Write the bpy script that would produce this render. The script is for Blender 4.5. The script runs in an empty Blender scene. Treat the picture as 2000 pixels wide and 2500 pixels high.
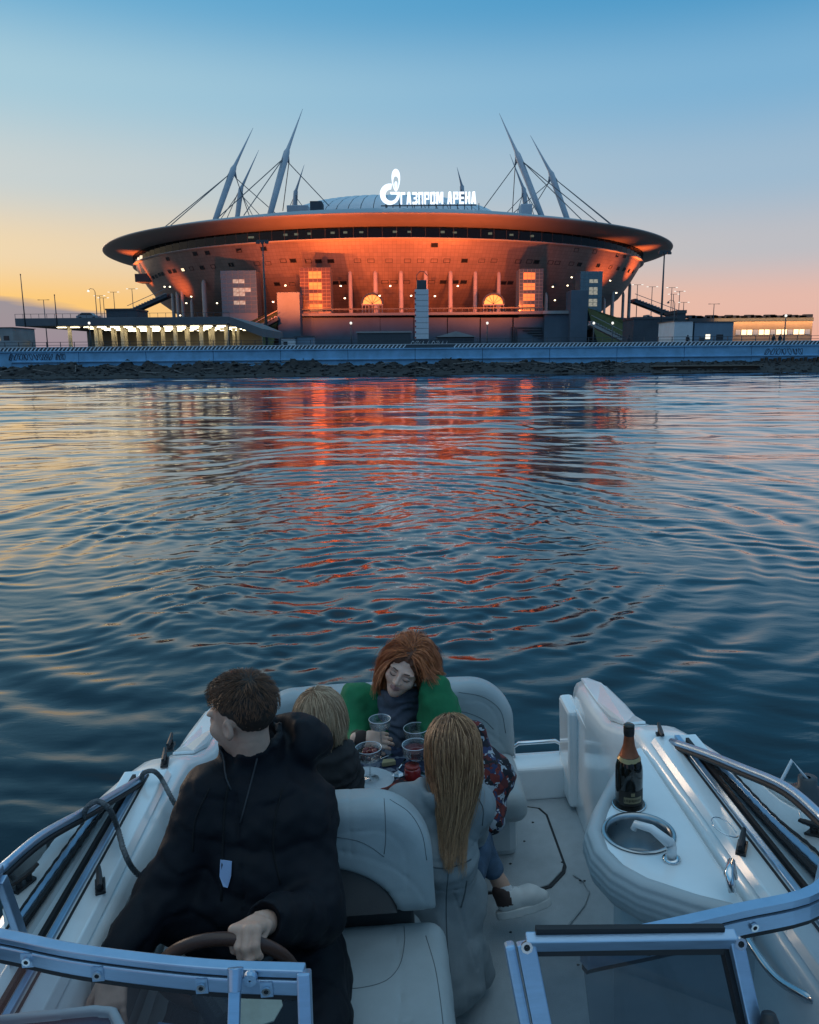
import bpy, bmesh, math, random
import numpy as np
from mathutils import Vector, Matrix
random.seed(7); RNG = np.random.default_rng(11)
R = math.radians
sc = bpy.context.scene
COL = sc.collection

# ------------------------------------------------------------------ camera
F = 1963.0                      # focal length in photo pixels (photo 2000 x 2500)
CAM_H = 2.6
PITCH = math.atan(383 / F)
ROLL = R(0.5)
_fw = np.array([0, math.cos(PITCH), -math.sin(PITCH)])
_u0 = np.array([0, math.sin(PITCH), math.cos(PITCH)])
_r0 = np.array([1.0, 0, 0])
_rt = _r0 * math.cos(ROLL) - _u0 * math.sin(ROLL)
_up = _u0 * math.cos(ROLL) + _r0 * math.sin(ROLL)
cam = bpy.data.cameras.new('camera')
cam.sensor_fit = 'HORIZONTAL'; cam.sensor_width = 36; cam.lens = 36 * F / 2000
cam.clip_start = 0.05; cam.clip_end = 6000
camo = bpy.data.objects.new('camera', cam); COL.objects.link(camo); sc.camera = camo
camo.matrix_world = Matrix(((_rt[0], _up[0], -_fw[0], 0), (_rt[1], _up[1], -_fw[1], 0),
                            (_rt[2], _up[2], -_fw[2], CAM_H), (0, 0, 0, 1)))

def ray(px, py):
    return _fw + _rt * ((px - 1000) / F) + _up * ((1250 - py) / F)
def PY(px, py, y):               # point on the vertical plane at distance y
    d = ray(px, py); return Vector((0, 0, CAM_H)) + Vector(d * (y / d[1]))
def PZ(px, py, z):               # point on a level plane
    d = ray(px, py); return Vector((0, 0, CAM_H)) + Vector(d * ((z - CAM_H) / d[2]))

# ------------------------------------------------------------------ sky, sun, exposure
SUN_AZ = R(-42)                  # clockwise from +Y: the sun has just set to the left of the stadium
def lin(r, g, b):
    f = lambda c: (c / 255 / 12.92) if c <= 10 else ((c / 255 + 0.055) / 1.055) ** 2.4
    return (f(r), f(g), f(b), 1.0)
world = bpy.data.worlds.new('World'); sc.world = world; world.use_nodes = True
def build_world():
    nt = world.node_tree; N = nt.nodes; L = nt.links; N.clear()
    out = N.new('ShaderNodeOutputWorld'); bg = N.new('ShaderNodeBackground')
    tc = N.new('ShaderNodeTexCoord'); sep = N.new('ShaderNodeSeparateXYZ')
    L.new(tc.outputs['Generated'], sep.inputs[0])
    def m(op, a, b=None, c=None, clamp=False):
        n = N.new('ShaderNodeMath'); n.operation = op; n.use_clamp = clamp
        for i, v in enumerate((a, b, c)):
            if v is None: continue
            if isinstance(v, (int, float)): n.inputs[i].default_value = v
            else: L.new(v, n.inputs[i])
        return n.outputs[0]
    x, y, z = sep.outputs
    hl = m('SQRT', m('ADD', m('MULTIPLY', x, x), m('MULTIPLY', y, y)))
    w = m('DIVIDE', m('ADD', m('MULTIPLY', x, math.sin(SUN_AZ)), m('MULTIPLY', y, math.cos(SUN_AZ))), m('MAXIMUM', hl, 1e-4))
    fac = m('POWER', m('MULTIPLY_ADD', w, 1 / 0.62, -0.36 / 0.62, clamp=True), 1.9)
    def ramp(stops):
        n = N.new('ShaderNodeValToRGB'); n.color_ramp.interpolation = 'EASE'
        e = n.color_ramp.elements
        while len(e) > 1: e.remove(e[-1])
        e[0].position = stops[0][0]; e[0].color = lin(*stops[0][1])
        for p, c in stops[1:]:
            k = e.new(p); k.color = lin(*c)
        L.new(z, n.inputs[0]); return n.outputs[0]
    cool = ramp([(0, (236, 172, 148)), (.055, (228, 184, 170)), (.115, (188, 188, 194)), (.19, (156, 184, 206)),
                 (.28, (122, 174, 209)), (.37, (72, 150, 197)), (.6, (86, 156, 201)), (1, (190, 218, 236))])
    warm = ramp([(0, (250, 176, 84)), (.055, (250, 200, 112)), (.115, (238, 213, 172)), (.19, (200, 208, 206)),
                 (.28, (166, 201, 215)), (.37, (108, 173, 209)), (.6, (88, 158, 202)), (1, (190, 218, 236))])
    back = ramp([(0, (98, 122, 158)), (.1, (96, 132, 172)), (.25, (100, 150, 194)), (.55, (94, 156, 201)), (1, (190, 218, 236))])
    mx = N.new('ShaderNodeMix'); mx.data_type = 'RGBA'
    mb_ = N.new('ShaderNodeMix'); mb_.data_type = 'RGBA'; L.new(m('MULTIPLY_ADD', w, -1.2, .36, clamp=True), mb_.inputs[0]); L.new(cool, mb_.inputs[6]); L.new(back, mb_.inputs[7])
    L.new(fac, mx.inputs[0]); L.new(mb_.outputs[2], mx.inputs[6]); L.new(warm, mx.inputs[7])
    # a low bank of blue-grey cloud lying on the horizon towards the sunset
    mp = N.new('ShaderNodeMapping'); mp.inputs['Scale'].default_value = (5, 5, 40)
    L.new(tc.outputs['Generated'], mp.inputs[0])
    nz = N.new('ShaderNodeTexNoise'); nz.inputs['Scale'].default_value = 1.6; nz.inputs['Detail'].default_value = 5
    L.new(mp.outputs[0], nz.inputs['Vector'])
    top = m('ADD', m('MULTIPLY', m('SUBTRACT', w, 0.80), 0.42), m('MULTIPLY', m('SUBTRACT', nz.outputs[0], .5), .02))
    cl = m('MULTIPLY', m('SUBTRACT', top, z), 110, clamp=True)
    mc = N.new('ShaderNodeMix'); mc.data_type = 'RGBA'
    L.new(m('MULTIPLY', cl, .85), mc.inputs[0]); L.new(mx.outputs[2], mc.inputs[6]); mc.inputs[7].default_value = lin(112, 128, 156)
    sky = N.new('ShaderNodeTexSky'); sky.sky_type = 'NISHITA'; sky.sun_disc = False
    sky.sun_elevation = R(1.0); sky.sun_rotation = SUN_AZ; sky.air_density = 1.3; sky.ozone_density = 3
    ad = N.new('ShaderNodeMix'); ad.data_type = 'RGBA'; ad.blend_type = 'ADD'; ad.inputs[0].default_value = .02
    L.new(mc.outputs[2], ad.inputs[6]); L.new(sky.outputs[0], ad.inputs[7])
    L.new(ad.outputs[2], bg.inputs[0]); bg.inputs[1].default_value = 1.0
    L.new(bg.outputs[0], out.inputs[0])
build_world()
sunl = bpy.data.lights.new('sun', 'SUN'); sunl.energy = 0.5; sunl.angle = R(14); sunl.color = (1, .72, .5)
suno = bpy.data.objects.new('sun', sunl); COL.objects.link(suno)
_sd = Vector((math.sin(SUN_AZ) * math.cos(R(5)), math.cos(SUN_AZ) * math.cos(R(5)), math.sin(R(5))))
suno.rotation_euler = (-_sd).to_track_quat('-Z', 'Y').to_euler()
vs = sc.view_settings
vs.view_transform = 'Standard'; vs.look = 'None'; vs.exposure = 0.0; vs.gamma = 1.0; vs.use_curve_mapping = False
sc.render.engine = 'CYCLES'
sc.cycles.use_denoising = True
sc.cycles.max_bounces = 8; sc.cycles.transparent_max_bounces = 10; sc.cycles.sample_clamp_indirect = 6
sc.cycles.caustics_reflective = False; sc.cycles.caustics_refractive = False

# ------------------------------------------------------------------ helpers: objects
def link(o, parent=None):
    COL.objects.link(o)
    if parent is not None: o.parent = parent
    return o
def empty(name, loc=(0, 0, 0), parent=None, mat=None):
    o = bpy.data.objects.new(name, None); o.empty_display_size = .1
    if mat is not None: o.matrix_world = mat
    else: o.location = loc
    return link(o, parent)
def tag(o, label=None, cat=None, group=None, kind=None):
    if label: o['label'] = label
    if cat: o['category'] = cat
    if group: o['group'] = group
    if kind: o['kind'] = kind
    return o
def mesh_obj(name, verts, faces, mat, parent=None, smooth=False, fmats=None):
    me = bpy.data.meshes.new(name)
    me.from_pydata([tuple(map(float, v)) for v in verts], [], [tuple(map(int, f)) for f in faces]) if not isinstance(verts, np.ndarray) else np_mesh(me, verts, faces)
    mats = mat if isinstance(mat, (list, tuple)) else [mat]
    for k in mats: me.materials.append(k)
    if fmats is not None: me.polygons.foreach_set('material_index', np.asarray(fmats, dtype=np.int32))
    me.polygons.foreach_set('use_smooth', np.full(len(me.polygons), bool(smooth)))
    me.update()
    return link(bpy.data.objects.new(name, me), parent)
def np_mesh(me, V, Fc):
    Fc = np.asarray(Fc, dtype=np.int32); n, k = Fc.shape
    me.vertices.add(len(V)); me.vertices.foreach_set('co', np.asarray(V, dtype=np.float32).ravel())
    me.loops.add(n * k); me.loops.foreach_set('vertex_index', Fc.ravel())
    me.polygons.add(n); me.polygons.foreach_set('loop_start', np.arange(0, n * k, k, dtype=np.int32))
    me.polygons.foreach_set('loop_total', np.full(n, k, dtype=np.int32))
    me.update(calc_edges=True)
class MB:                                   # collects simple shapes into one mesh
    def __init__(s): s.v = []; s.f = []
    def add(s, vs, fs):
        b = len(s.v); s.v += [tuple(v) for v in vs]; s.f += [tuple(b + i for i in f) for f in fs]; return s
    def box(s, lo, hi, M=None):
        x0, y0, z0 = lo; x1, y1, z1 = hi
        vs = [Vector(c) for c in ((x0, y0, z0), (x1, y0, z0), (x1, y1, z0), (x0, y1, z0), (x0, y0, z1), (x1, y0, z1), (x1, y1, z1), (x0, y1, z1))]
        if M is not None: vs = [M @ v for v in vs]
        return s.add(vs, [(3, 2, 1, 0), (4, 5, 6, 7), (0, 1, 5, 4), (1, 2, 6, 5), (2, 3, 7, 6), (3, 0, 4, 7)])
    def bar(s, a, b, w, h=None, upv=(0, 0, 1)):      # rectangular bar from a to b
        a, b = Vector(a), Vector(b); d = (b - a).normalized(); upv = Vector(upv)
        if abs(d.dot(upv)) > .98: upv = Vector((0, 1, 0))
        sx = d.cross(upv).normalized(); sz = sx.cross(d); h = w if h is None else h
        vs = []
        for p in (a, b):
            for i, j in ((-1, -1), (1, -1), (1, 1), (-1, 1)): vs.append(p + sx * (i * w / 2) + sz * (j * h / 2))
        return s.add(vs, [(0, 1, 2, 3), (7, 6, 5, 4), (0, 4, 5, 1), (1, 5, 6, 2), (2, 6, 7, 3), (3, 7, 4, 0)])
    def tube(s, pts, rad, n=8, cap=True, closed=False):
        pts = [Vector(p) for p in pts]; m = len(pts)
        rs = rad if isinstance(rad, (list, tuple, np.ndarray)) else [rad] * m
        rings = []; prev = None
        for i, p in enumerate(pts):
            if closed: d = (pts[(i + 1) % m] - pts[i - 1]).normalized()
            else: d = (pts[min(i + 1, m - 1)] - pts[max(i - 1, 0)]).normalized()
            if prev is None:
                u = d.orthogonal().normalized()
            else:
                u = (prev - d * prev.dot(d)).normalized()
            prev = u; v = d.cross(u)
            rings.append([p + (u * math.cos(2 * math.pi * k / n) + v * math.sin(2 * math.pi * k / n)) * rs[i] for k in range(n)])
        vs = [q for r_ in rings for q in r_]; fs = []
        for i in range(m if closed else m - 1):
            j = (i + 1) % m
            for k in range(n): fs.append((i * n + k, i * n + (k + 1) % n, j * n + (k + 1) % n, j * n + k))
        if cap and not closed:
            fs.append(tuple(range(n - 1, -1, -1))); fs.append(tuple((m - 1) * n + k for k in range(n)))
        return s.add(vs, fs)
    def lathe(s, prof, n=24, c=(0, 0, 0), M=None):
        vs = []; fs = []; m = len(prof)
        for k in range(n):
            a = 2 * math.pi * k / n
            for r_, z in prof:
                v = Vector((c[0] + r_ * math.cos(a), c[1] + r_ * math.sin(a), c[2] + z)); vs.append(M @ v if M is not None else v)
        for k in range(n):
            for i in range(m - 1):
                fs.append((k * m + i, ((k + 1) % n) * m + i, ((k + 1) % n) * m + i + 1, k * m + i + 1))
        return s.add(vs, fs)
    def prism(s, poly, axis, a, b):                  # polygon in the plane across axis, from a to b
        def P(u, v, w):
            return {'x': (w, u, v), 'y': (u, w, v), 'z': (u, v, w)}[axis]
        n = len(poly); vs = [P(u, v, a) for u, v in poly] + [P(u, v, b) for u, v in poly]
        fs = [tuple(range(n)), tuple(range(2 * n - 1, n - 1, -1))] + [(i, i + n, (i + 1) % n + n, (i + 1) % n) for i in range(n)]
        return s.add(vs, fs)
    def grid(s, rows, closed=False):                 # list of rows of points -> quads
        m = len(rows[0]); vs = [p for r_ in rows for p in r_]; fs = []
        for i in range(len(rows) - 1):
            for k in range(m if closed else m - 1):
                fs.append((i * m + k, i * m + (k + 1) % m, (i + 1) * m + (k + 1) % m, (i + 1) * m + k))
        return s.add(vs, fs)
    def build(s, name, mat, parent=None, smooth=False, bevel=0, seg=2, fix=True, subsurf=0, solid=0, auto=None):
        me = bpy.data.meshes.new(name); me.from_pydata([tuple(v) for v in s.v], [], s.f)
        if fix:
            bm = bmesh.new(); bm.from_mesh(me); bmesh.ops.recalc_face_normals(bm, faces=bm.faces); bm.to_mesh(me); bm.free()
        me.materials.append(mat)
        for p in me.polygons: p.use_smooth = smooth
        o = link(bpy.data.objects.new(name, me), parent)
        if solid: md = o.modifiers.new('s', 'SOLIDIFY'); md.thickness = solid; md.offset = 0
        if bevel:
            md = o.modifiers.new('b', 'BEVEL'); md.width = bevel; md.segments = seg; md.limit_method = 'ANGLE'; md.angle_limit = R(35)
        if subsurf:
            md = o.modifiers.new('u', 'SUBSURF'); md.levels = subsurf; md.render_levels = subsurf
        if auto is not None:
            for p in me.polygons: p.use_smooth = True
            md = o.modifiers.new('e', 'EDGE_SPLIT'); md.split_angle = R(auto)
        return o

# ------------------------------------------------------------------ helpers: materials
def nodes(name):
    m = bpy.data.materials.new(name); m.use_nodes = True
    nt = m.node_tree; return m, nt, nt.nodes['Principled BSDF'], nt.nodes, nt.links
def mat(name, col, rough=.6, metal=0, var=.12, scale=6., bump=0, bscale=60., spec=.5, emit=None, est=0, rvar=.08, coat=0, stretch=None):
    m, nt, b, N, L = nodes(name)
    tc = N.new('ShaderNodeTexCoord'); v = tc.outputs['Object']
    if stretch:
        mp = N.new('ShaderNodeMapping'); mp.inputs['Scale'].default_value = stretch; L.new(v, mp.inputs[0]); v = mp.outputs[0]
    nz = N.new('ShaderNodeTexNoise'); nz.inputs['Scale'].default_value = scale; nz.inputs['Detail'].default_value = 6; nz.inputs['Roughness'].default_value = .65
    L.new(v, nz.inputs['Vector'])
    rp = N.new('ShaderNodeValToRGB'); e = rp.color_ramp.elements
    e[0].position = .3; e[1].position = .72
    e[0].color = tuple(max(0, c * (1 - var)) for c in col[:3]) + (1,)
    e[1].color = tuple(min(1, c * (1 + var)) for c in col[:3]) + (1,)
    L.new(nz.outputs[0], rp.inputs[0]); L.new(rp.outputs[0], b.inputs['Base Color'])
    mr = N.new('ShaderNodeMapRange'); mr.inputs[3].default_value = max(.02, rough - rvar); mr.inputs[4].default_value = min(1, rough + rvar)
    L.new(nz.outputs[0], mr.inputs[0]); L.new(mr.outputs[0], b.inputs['Roughness'])
    b.inputs['Metallic'].default_value = metal; b.inputs['Specular IOR Level'].default_value = spec
    if coat: b.inputs['Coat Weight'].default_value = coat; b.inputs['Coat Roughness'].default_value = .08
    if bump:
        n2 = N.new('ShaderNodeTexNoise'); n2.inputs['Scale'].default_value = bscale; n2.inputs['Detail'].default_value = 4
        L.new(v, n2.inputs['Vector'])
        bp = N.new('ShaderNodeBump'); bp.inputs['Strength'].default_value = bump; bp.inputs['Distance'].default_value = .01
        L.new(n2.outputs[0], bp.inputs['Height']); L.new(bp.outputs[0], b.inputs['Normal'])
    if emit:
        b.inputs['Emission Color'].default_value = tuple(emit[:3]) + (1,); b.inputs['Emission Strength'].default_value = est
    return m
def glass(name, tint=(.8, .85, .9), rough=.02, alpha=.8, ior=1.45, dark=None):   # thin sheet: mostly see-through with a sky reflection
    m = bpy.data.materials.new(name); m.use_nodes = True; nt = m.node_tree; N = nt.nodes; L = nt.links; N.clear()
    out = N.new('ShaderNodeOutputMaterial'); tr = N.new('ShaderNodeBsdfTransparent'); gl = N.new('ShaderNodeBsdfGlossy')
    tr.inputs[0].default_value = tuple(tint) + (1,); gl.inputs['Roughness'].default_value = rough
    fr = N.new('ShaderNodeFresnel'); fr.inputs[0].default_value = ior
    nz = N.new('ShaderNodeTexNoise'); nz.inputs['Scale'].default_value = 9
    mx = N.new('ShaderNodeMixShader'); L.new(fr.outputs[0], mx.inputs[0]); L.new(tr.outputs[0], mx.inputs[1]); L.new(gl.outputs[0], mx.inputs[2])
    last = mx
    if dark:
        df = N.new('ShaderNodeBsdfDiffuse'); df.inputs[0].default_value = tuple(dark) + (1,)
        m2 = N.new('ShaderNodeMixShader'); mr = N.new('ShaderNodeMapRange'); mr.inputs[3].default_value = max(0, 1 - alpha - .06); mr.inputs[4].default_value = 1 - alpha + .06
        L.new(nz.outputs[0], mr.inputs[0]); L.new(mr.outputs[0], m2.inputs[0]); L.new(mx.outputs[0], m2.inputs[1]); L.new(df.outputs[0], m2.inputs[2]); last = m2
    L.new(last.outputs[0], out.inputs[0]); return m
def glow(name, col, st):
    m, nt, b, N, L = nodes(name); b.inputs['Base Color'].default_value = tuple(col) + (1,)
    b.inputs['Emission Color'].default_value = tuple(col) + (1,); b.inputs['Emission Strength'].default_value = st; return m

# ================================================================== WATER
def build_water():
    # rows get coarser with distance from the boat, the fan also reaches well past the frame on both sides
    ys = [-14.0]
    while ys[-1] < 113:
        y = ys[-1]; ys.append(y + max(.040, .0043 * abs(y)) if y > 2 else y + .16)
    ys = np.array(ys); nc = 540
    s = np.linspace(-1, 1, nc); s = np.sign(s) * (0.82 * np.abs(s) + 0.18 * np.abs(s) ** 5)
    X = s[None, :] * (5.5 + .86 * np.clip(ys, 0, None))[:, None]; Yg = np.repeat(ys[:, None], nc, 1)
    rg = np.random.default_rng(5)
    h = np.zeros_like(X)
    def warp(sd, l):
        q = np.random.default_rng(sd); o = np.zeros_like(X)
        for _ in range(8):
            lam = l * q.uniform(.5, 1.6); th = q.uniform(0, 6.283); o += np.sin(2 * math.pi / lam * (X * math.cos(th) + Yg * math.sin(th)) + q.uniform(0, 6.283))
        return o / 2
    Xw = X + .16 * warp(51, 4.2) + .03 * warp(53, .9); Yw = Yg + .13 * warp(52, 3.8) + .03 * warp(54, .8)
    def waves(n, l0, l1, slope, th0, spread):
        Xq, Yq = Xw, Yw; o = np.zeros_like(Xq)
        for _ in range(n):
            lam = math.exp(rg.uniform(math.log(l0), math.log(l1))); k = 2 * math.pi / lam
            th = th0 + rg.normal() * spread; ph = rg.uniform(0, 6.283)
            o += slope / math.sqrt(n) / k * np.sin(k * (Xq * math.cos(th) + Yq * math.sin(th)) + ph)
        return o
    def patch(l, seed):                               # slow patches where the chop is stronger or weaker
        q = np.random.default_rng(seed); o = np.zeros_like(X)
        for _ in range(10):
            lam = l * q.uniform(.6, 1.8); th = q.uniform(0, 6.283)
            o += np.sin(2 * math.pi / lam * (X * math.cos(th) + Yg * math.sin(th)) + q.uniform(0, 6.283))
        return np.clip(.5 + o / 5, 0.05, 1.2)
    Xa = np.sqrt(Xw ** 2 + .8)                        # ripples fan out from the boat's track to both sides
    def fan(n, l0, l1, slope, th0, spread):
        o = np.zeros_like(X)
        for _ in range(n):
            lam = math.exp(rg.uniform(math.log(l0), math.log(l1))); k = 2 * math.pi / lam; th = th0 + rg.normal() * spread; ph = rg.uniform(0, 6.283)
            o += slope / math.sqrt(n) / k * np.sin(k * (Xa * math.sin(th) + Yw * math.cos(th)) + ph)
        return o
    nearf = np.clip((34 - Yg) / 22, 0, 1); farf = np.clip((Yg - 12) / 18, 0, 1)
    h += waves(14, 2.2, 6.0, .020, R(84), .3)
    h += fan(18, .55, 1.5, .040, R(14), R(9)) * (.4 + .8 * patch(6, 1)) * (.30 + .70 * nearf)
    h += fan(30, .22, .55, .090, R(20), R(11)) * (.35 + .8 * patch(3.2, 2)) * (.07 + .93 * nearf)
    h += fan(30, .13, .24, .095, R(16), R(20)) * (.2 + .9 * patch(2.2, 12)) * nearf
    h += waves(16, 1.8, 4.5, .070, R(90), .11) * farf * (.4 + .8 * patch(16, 9))
    h += waves(22, .9, 1.9, .062, R(90), .16) * farf * (.3 + .9 * patch(9, 13))
    h *= 1 - .35 * np.exp(-((np.sqrt((X + .55) ** 2 + (Yg - 11.5) ** 2) - 6.5) / 3.5) ** 2)
    # ring waves left by the turn, centred behind the stern
    cx, cy = -.55, 11.5
    wob = .35 * (patch(4.5, 6) - .5)
    for (r0, wd, A, lam) in ((3.9, 1.3, .0130, .42), (6.0, 1.8, .0190, .66), (9.5, 2.8, .0190, 1.05), (16, 5, .013, 1.7)):
        r_ = np.sqrt(((X - cx) * 1.12) ** 2 + ((Yg - cy) * .95) ** 2) + wob * lam * 2
        h += A * np.exp(-((r_ - r0) / wd) ** 2) * np.sin(2 * math.pi / lam * r_) * (.25 + .6 * patch(3.2, 7))
    # churned water inside the rings
    r_ = np.sqrt(((X - cx) / 3.5) ** 2 + ((Yg - cy) / 6.8) ** 2)
    env = np.clip(1.25 - r_ ** 3, 0, 1)
    h *= 1 - .35 * env
    h += env * (waves(30, .16, .42, .15, 0, 3) + waves(16, .4, .95, .07, R(90), 1.5)) * (.35 + .8 * patch(1.6, 8))
    r2 = np.sqrt(((X - .2) / 2.1) ** 2 + ((Yg - 21) / 7) ** 2); env2 = np.clip(1.2 - r2 ** 2, 0, 1)
    h += env2 * waves(24, .15, .4, .11, 0, 3)
    h *= np.clip((113 - Yg) / 6, .25, 1)
    # keep the surface below the hull
    hull = (np.abs(X - .1) < 1.35) & (Yg < 4.6)
    h = np.where(hull, np.minimum(h, -.02), h)
    V = np.stack([X, Yg, h], -1).reshape(-1, 3); nr = len(ys)
    i = (np.arange(nr - 1)[:, None] * nc + np.arange(nc - 1)[None, :]).ravel()
    Fc = np.stack([i, i + 1, i + nc + 1, i + nc], -1)
    b = len(V)                                        # the calm outer sheet, joined at its border
    me = bpy.data.meshes.new('water'); np_mesh(me, V, Fc)
    me.polygons.foreach_set('use_smooth', np.full(len(me.polygons), True))
    m, nt, bs, N, L = nodes('river_water')
    bs.inputs['Base Color'].default_value = (.004, .008, .012, 1); bs.inputs['Roughness'].default_value = .035
    bs.inputs['IOR'].default_value = 1.68
    tc = N.new('ShaderNodeTexCoord'); mp = N.new('ShaderNodeMapping'); mp.inputs['Scale'].default_value = (.6, 1.3, 1); L.new(tc.outputs['Object'], mp.inputs[0])
    n1 = N.new('ShaderNodeTexNoise'); n1.inputs['Scale'].default_value = 11; n1.inputs['Detail'].default_value = 5; n1.inputs['Roughness'].default_value = .55; n1.inputs['Distortion'].default_value = .6
    L.new(mp.outputs[0], n1.inputs['Vector'])
    bp = N.new('ShaderNodeBump'); bp.inputs['Strength'].default_value = .25; bp.inputs['Distance'].default_value = .006
    L.new(n1.outputs[0], bp.inputs['Height'])
    gl = N.new('ShaderNodeBsdfGlossy'); gl.inputs['Roughness'].default_value = .03; df = N.new('ShaderNodeBsdfDiffuse'); df.inputs[0].default_value = (.003, .005, .008, 1)
    fr = N.new('ShaderNodeFresnel'); fr.inputs[0].default_value = 1.30; mu = N.new('ShaderNodeMath'); mu.operation = 'MULTIPLY'; mu.use_clamp = True; mu.inputs[1].default_value = 1.85
    for nd in (gl, df, fr): L.new(bp.outputs[0], nd.inputs['Normal'])
    mxs = N.new('ShaderNodeMixShader'); L.new(fr.outputs[0], mu.inputs[0]); L.new(mu.outputs[0], mxs.inputs[0]); L.new(df.outputs[0], mxs.inputs[1]); L.new(gl.outputs[0], mxs.inputs[2])
    L.new(mxs.outputs[0], N['Material Output'].inputs[0]); N.remove(bs)
    me.materials.append(m)
    o = link(bpy.data.objects.new('water', me)); tag(o, 'dark rippled river water with wake rings behind the boat', 'water', kind='structure')
    out = MB(); W = 900
    for (x0, y0, x1, y1) in ((-W, -60, W, -14), ):
        out.add([(x0, y0, -.03), (x1, y0, -.03), (x1, y1, -.03), (x0, y1, -.03)], [(0, 1, 2, 3)])
    for sx in (-1, 1):
        out.add([(sx * 5.5, -14, -.03), (sx * 5.5, 0, -.03), (sx * 102, 112.5, -.03), (sx * W, 112.5, -.03), (sx * W, -14, -.03)], [(0, 1, 2, 3, 4)])
    w2 = out.build('water', m); tag(w2, 'calm dark river water out to either side', 'water', kind='structure')
build_water()

# ================================================================== FAR SHORE
GZ = 3.4
M_ground = mat('ground', (.09, .085, .08), .95, var=.3, scale=.4)
gb = MB(); gb.add([(-2500, 117.2, GZ), (2500, 117.2, GZ), (2500, 5000, GZ), (-2500, 5000, GZ)], [(0, 1, 2, 3)])
gb.add([(-2500, 117.2, GZ), (-2500, 117.2, -1), (2500, 117.2, -1), (2500, 117.2, GZ)], [(0, 1, 2, 3)])
tag(gb.build('ground', M_ground), 'paved ground of the island around the stadium', 'ground', kind='structure')

# beach: rough strip of dark stones and mud in front of the wall
def build_beach():
    rg = np.random.default_rng(3)
    nx, ny = 620, 26
    xs = np.linspace(-95, 95, nx); ts = np.linspace(0, 1, ny)
    X = np.repeat(xs[:, None], ny, 1)
    edge = 107.6 + .9 * np.sin(xs * .09 + 1) + .5 * np.sin(xs * .31) + .012 * xs
    Yg = edge[:, None] + ts[None, :] * (117.0 - edge)[:, None]
    Zb = -.25 + 1.55 * ts[None, :] ** .8 + np.zeros_like(X)
    lump = np.zeros_like(X)
    for _ in range(60):
        lam = math.exp(rg.uniform(math.log(.5), math.log(7))); th = rg.uniform(0, 6.28)
        lump += lam ** .7 * np.sin(2 * math.pi / lam * (X * math.cos(th) + Yg * math.sin(th)) + rg.uniform(0, 6.28))
    env = np.clip((X + 62) / 10, .1, 1) * np.clip((28 - X) / 25, .25, 1)
    Zb += .035 * lump * ts[None, :] * env + .28 * env * np.exp(-((ts[None, :] - .75) / .2) ** 2) * (1 + .4 * np.sin(xs * .2))[:, None]
    V = np.stack([X, Yg, Zb], -1).reshape(-1, 3)
    i = (np.arange(nx - 1)[:, None] * ny + np.arange(ny - 1)[None, :]).ravel()
    Fc = np.stack([i, i + ny, i + ny + 1, i + 1], -1)
    o = mesh_obj('beach', V, Fc, mat('wet_rubble', (.022, .021, .021), .85, var=.5, scale=1.5, bump=.6, bscale=5))
    tag(o, 'dark muddy strip of rubble between the water and the wall', 'beach', kind='structure')
    return V.reshape(nx, ny, 3)
BEACH = build_beach()
def beach_z(x, y):
    i = int(np.clip((x + 95) / 190 * 619, 0, 619)); col = BEACH[i]; return float(np.interp(y, col[:, 1], col[:, 2]))
# stones
def stones():
    V = []; Fc = []; rg = np.random.default_rng(8)
    ico = bmesh.new(); bmesh.ops.create_icosphere(ico, subdivisions=1, radius=1); iv = np.array([v.co[:] for v in ico.verts]); ifc = np.array([[v.index for v in f.verts] for f in ico.faces]); ico.free()
    for k in range(1500):
        x = rg.uniform(-62, 62); t = rg.beta(2.2, 1.6)
        i = int((x + 95) / 190 * 619); a, b_ = BEACH[i][0], BEACH[i][-1]
        y = a[1] + t * (b_[1] - a[1]); sz = rg.uniform(.08, .34) * (1.5 if rg.random() < .1 else 1)
        if x > 30 and t > .3: sz *= .6
        V.append(iv * (rg.uniform(.7, 1.5, 3) * sz * [1, 1, .6]) * (1 + .2 * rg.normal(size=(len(iv), 1))) + [x, y, beach_z(x, y) + .05]); Fc.append(ifc + k * len(iv))
    o = mesh_obj('shore_stones', np.concatenate(V), np.concatenate(Fc), mat('shore_stone', (.035, .034, .034), .9, var=.5, scale=.8))
    tag(o, 'loose dark stones scattered over the muddy strip below the wall', 'stones', kind='stuff')
stones()
M_drift = mat('driftwood', (.20, .18, .165), .9, var=.35, scale=4)
def driftwood():
    rg = random.Random(4)
    for k in range(34):
        x = rg.uniform(-58, 40) if k < 28 else rg.uniform(-20, 30); t = rg.uniform(.25, .95)
        i = int((x + 95) / 190 * 619); y = BEACH[i][0][1] + t * (117 - BEACH[i][0][1]); z = beach_z(x, y)
        L_ = rg.uniform(1.2, 5.5); a = rg.gauss(0, .5); tilt = rg.gauss(0, .14)
        pts = [Vector((-L_ / 2 + L_ * q / 4, .06 * L_ * math.sin(q * 1.3 + k) * .25, .03 * math.sin(q * 2 + k))) for q in range(5)]
        mb = MB(); mb.tube(pts, [rg.uniform(.07, .11) * (1 - .12 * q) for q in range(5)], 6)
        if rg.random() < .5:
            q = pts[2]; mb.tube([q, q + Vector((.25, .1, .35)) * rg.uniform(.6, 1.5)], [.05, .025], 5)
        o = mb.build('driftwood_log', M_drift, smooth=True); o.location = (x, y, z + .1); o.rotation_euler = (0, tilt, a)
        tag(o, 'weathered grey driftwood log lying on the rubble below the wall', 'driftwood', 'driftwood on the beach')
driftwood()
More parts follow.
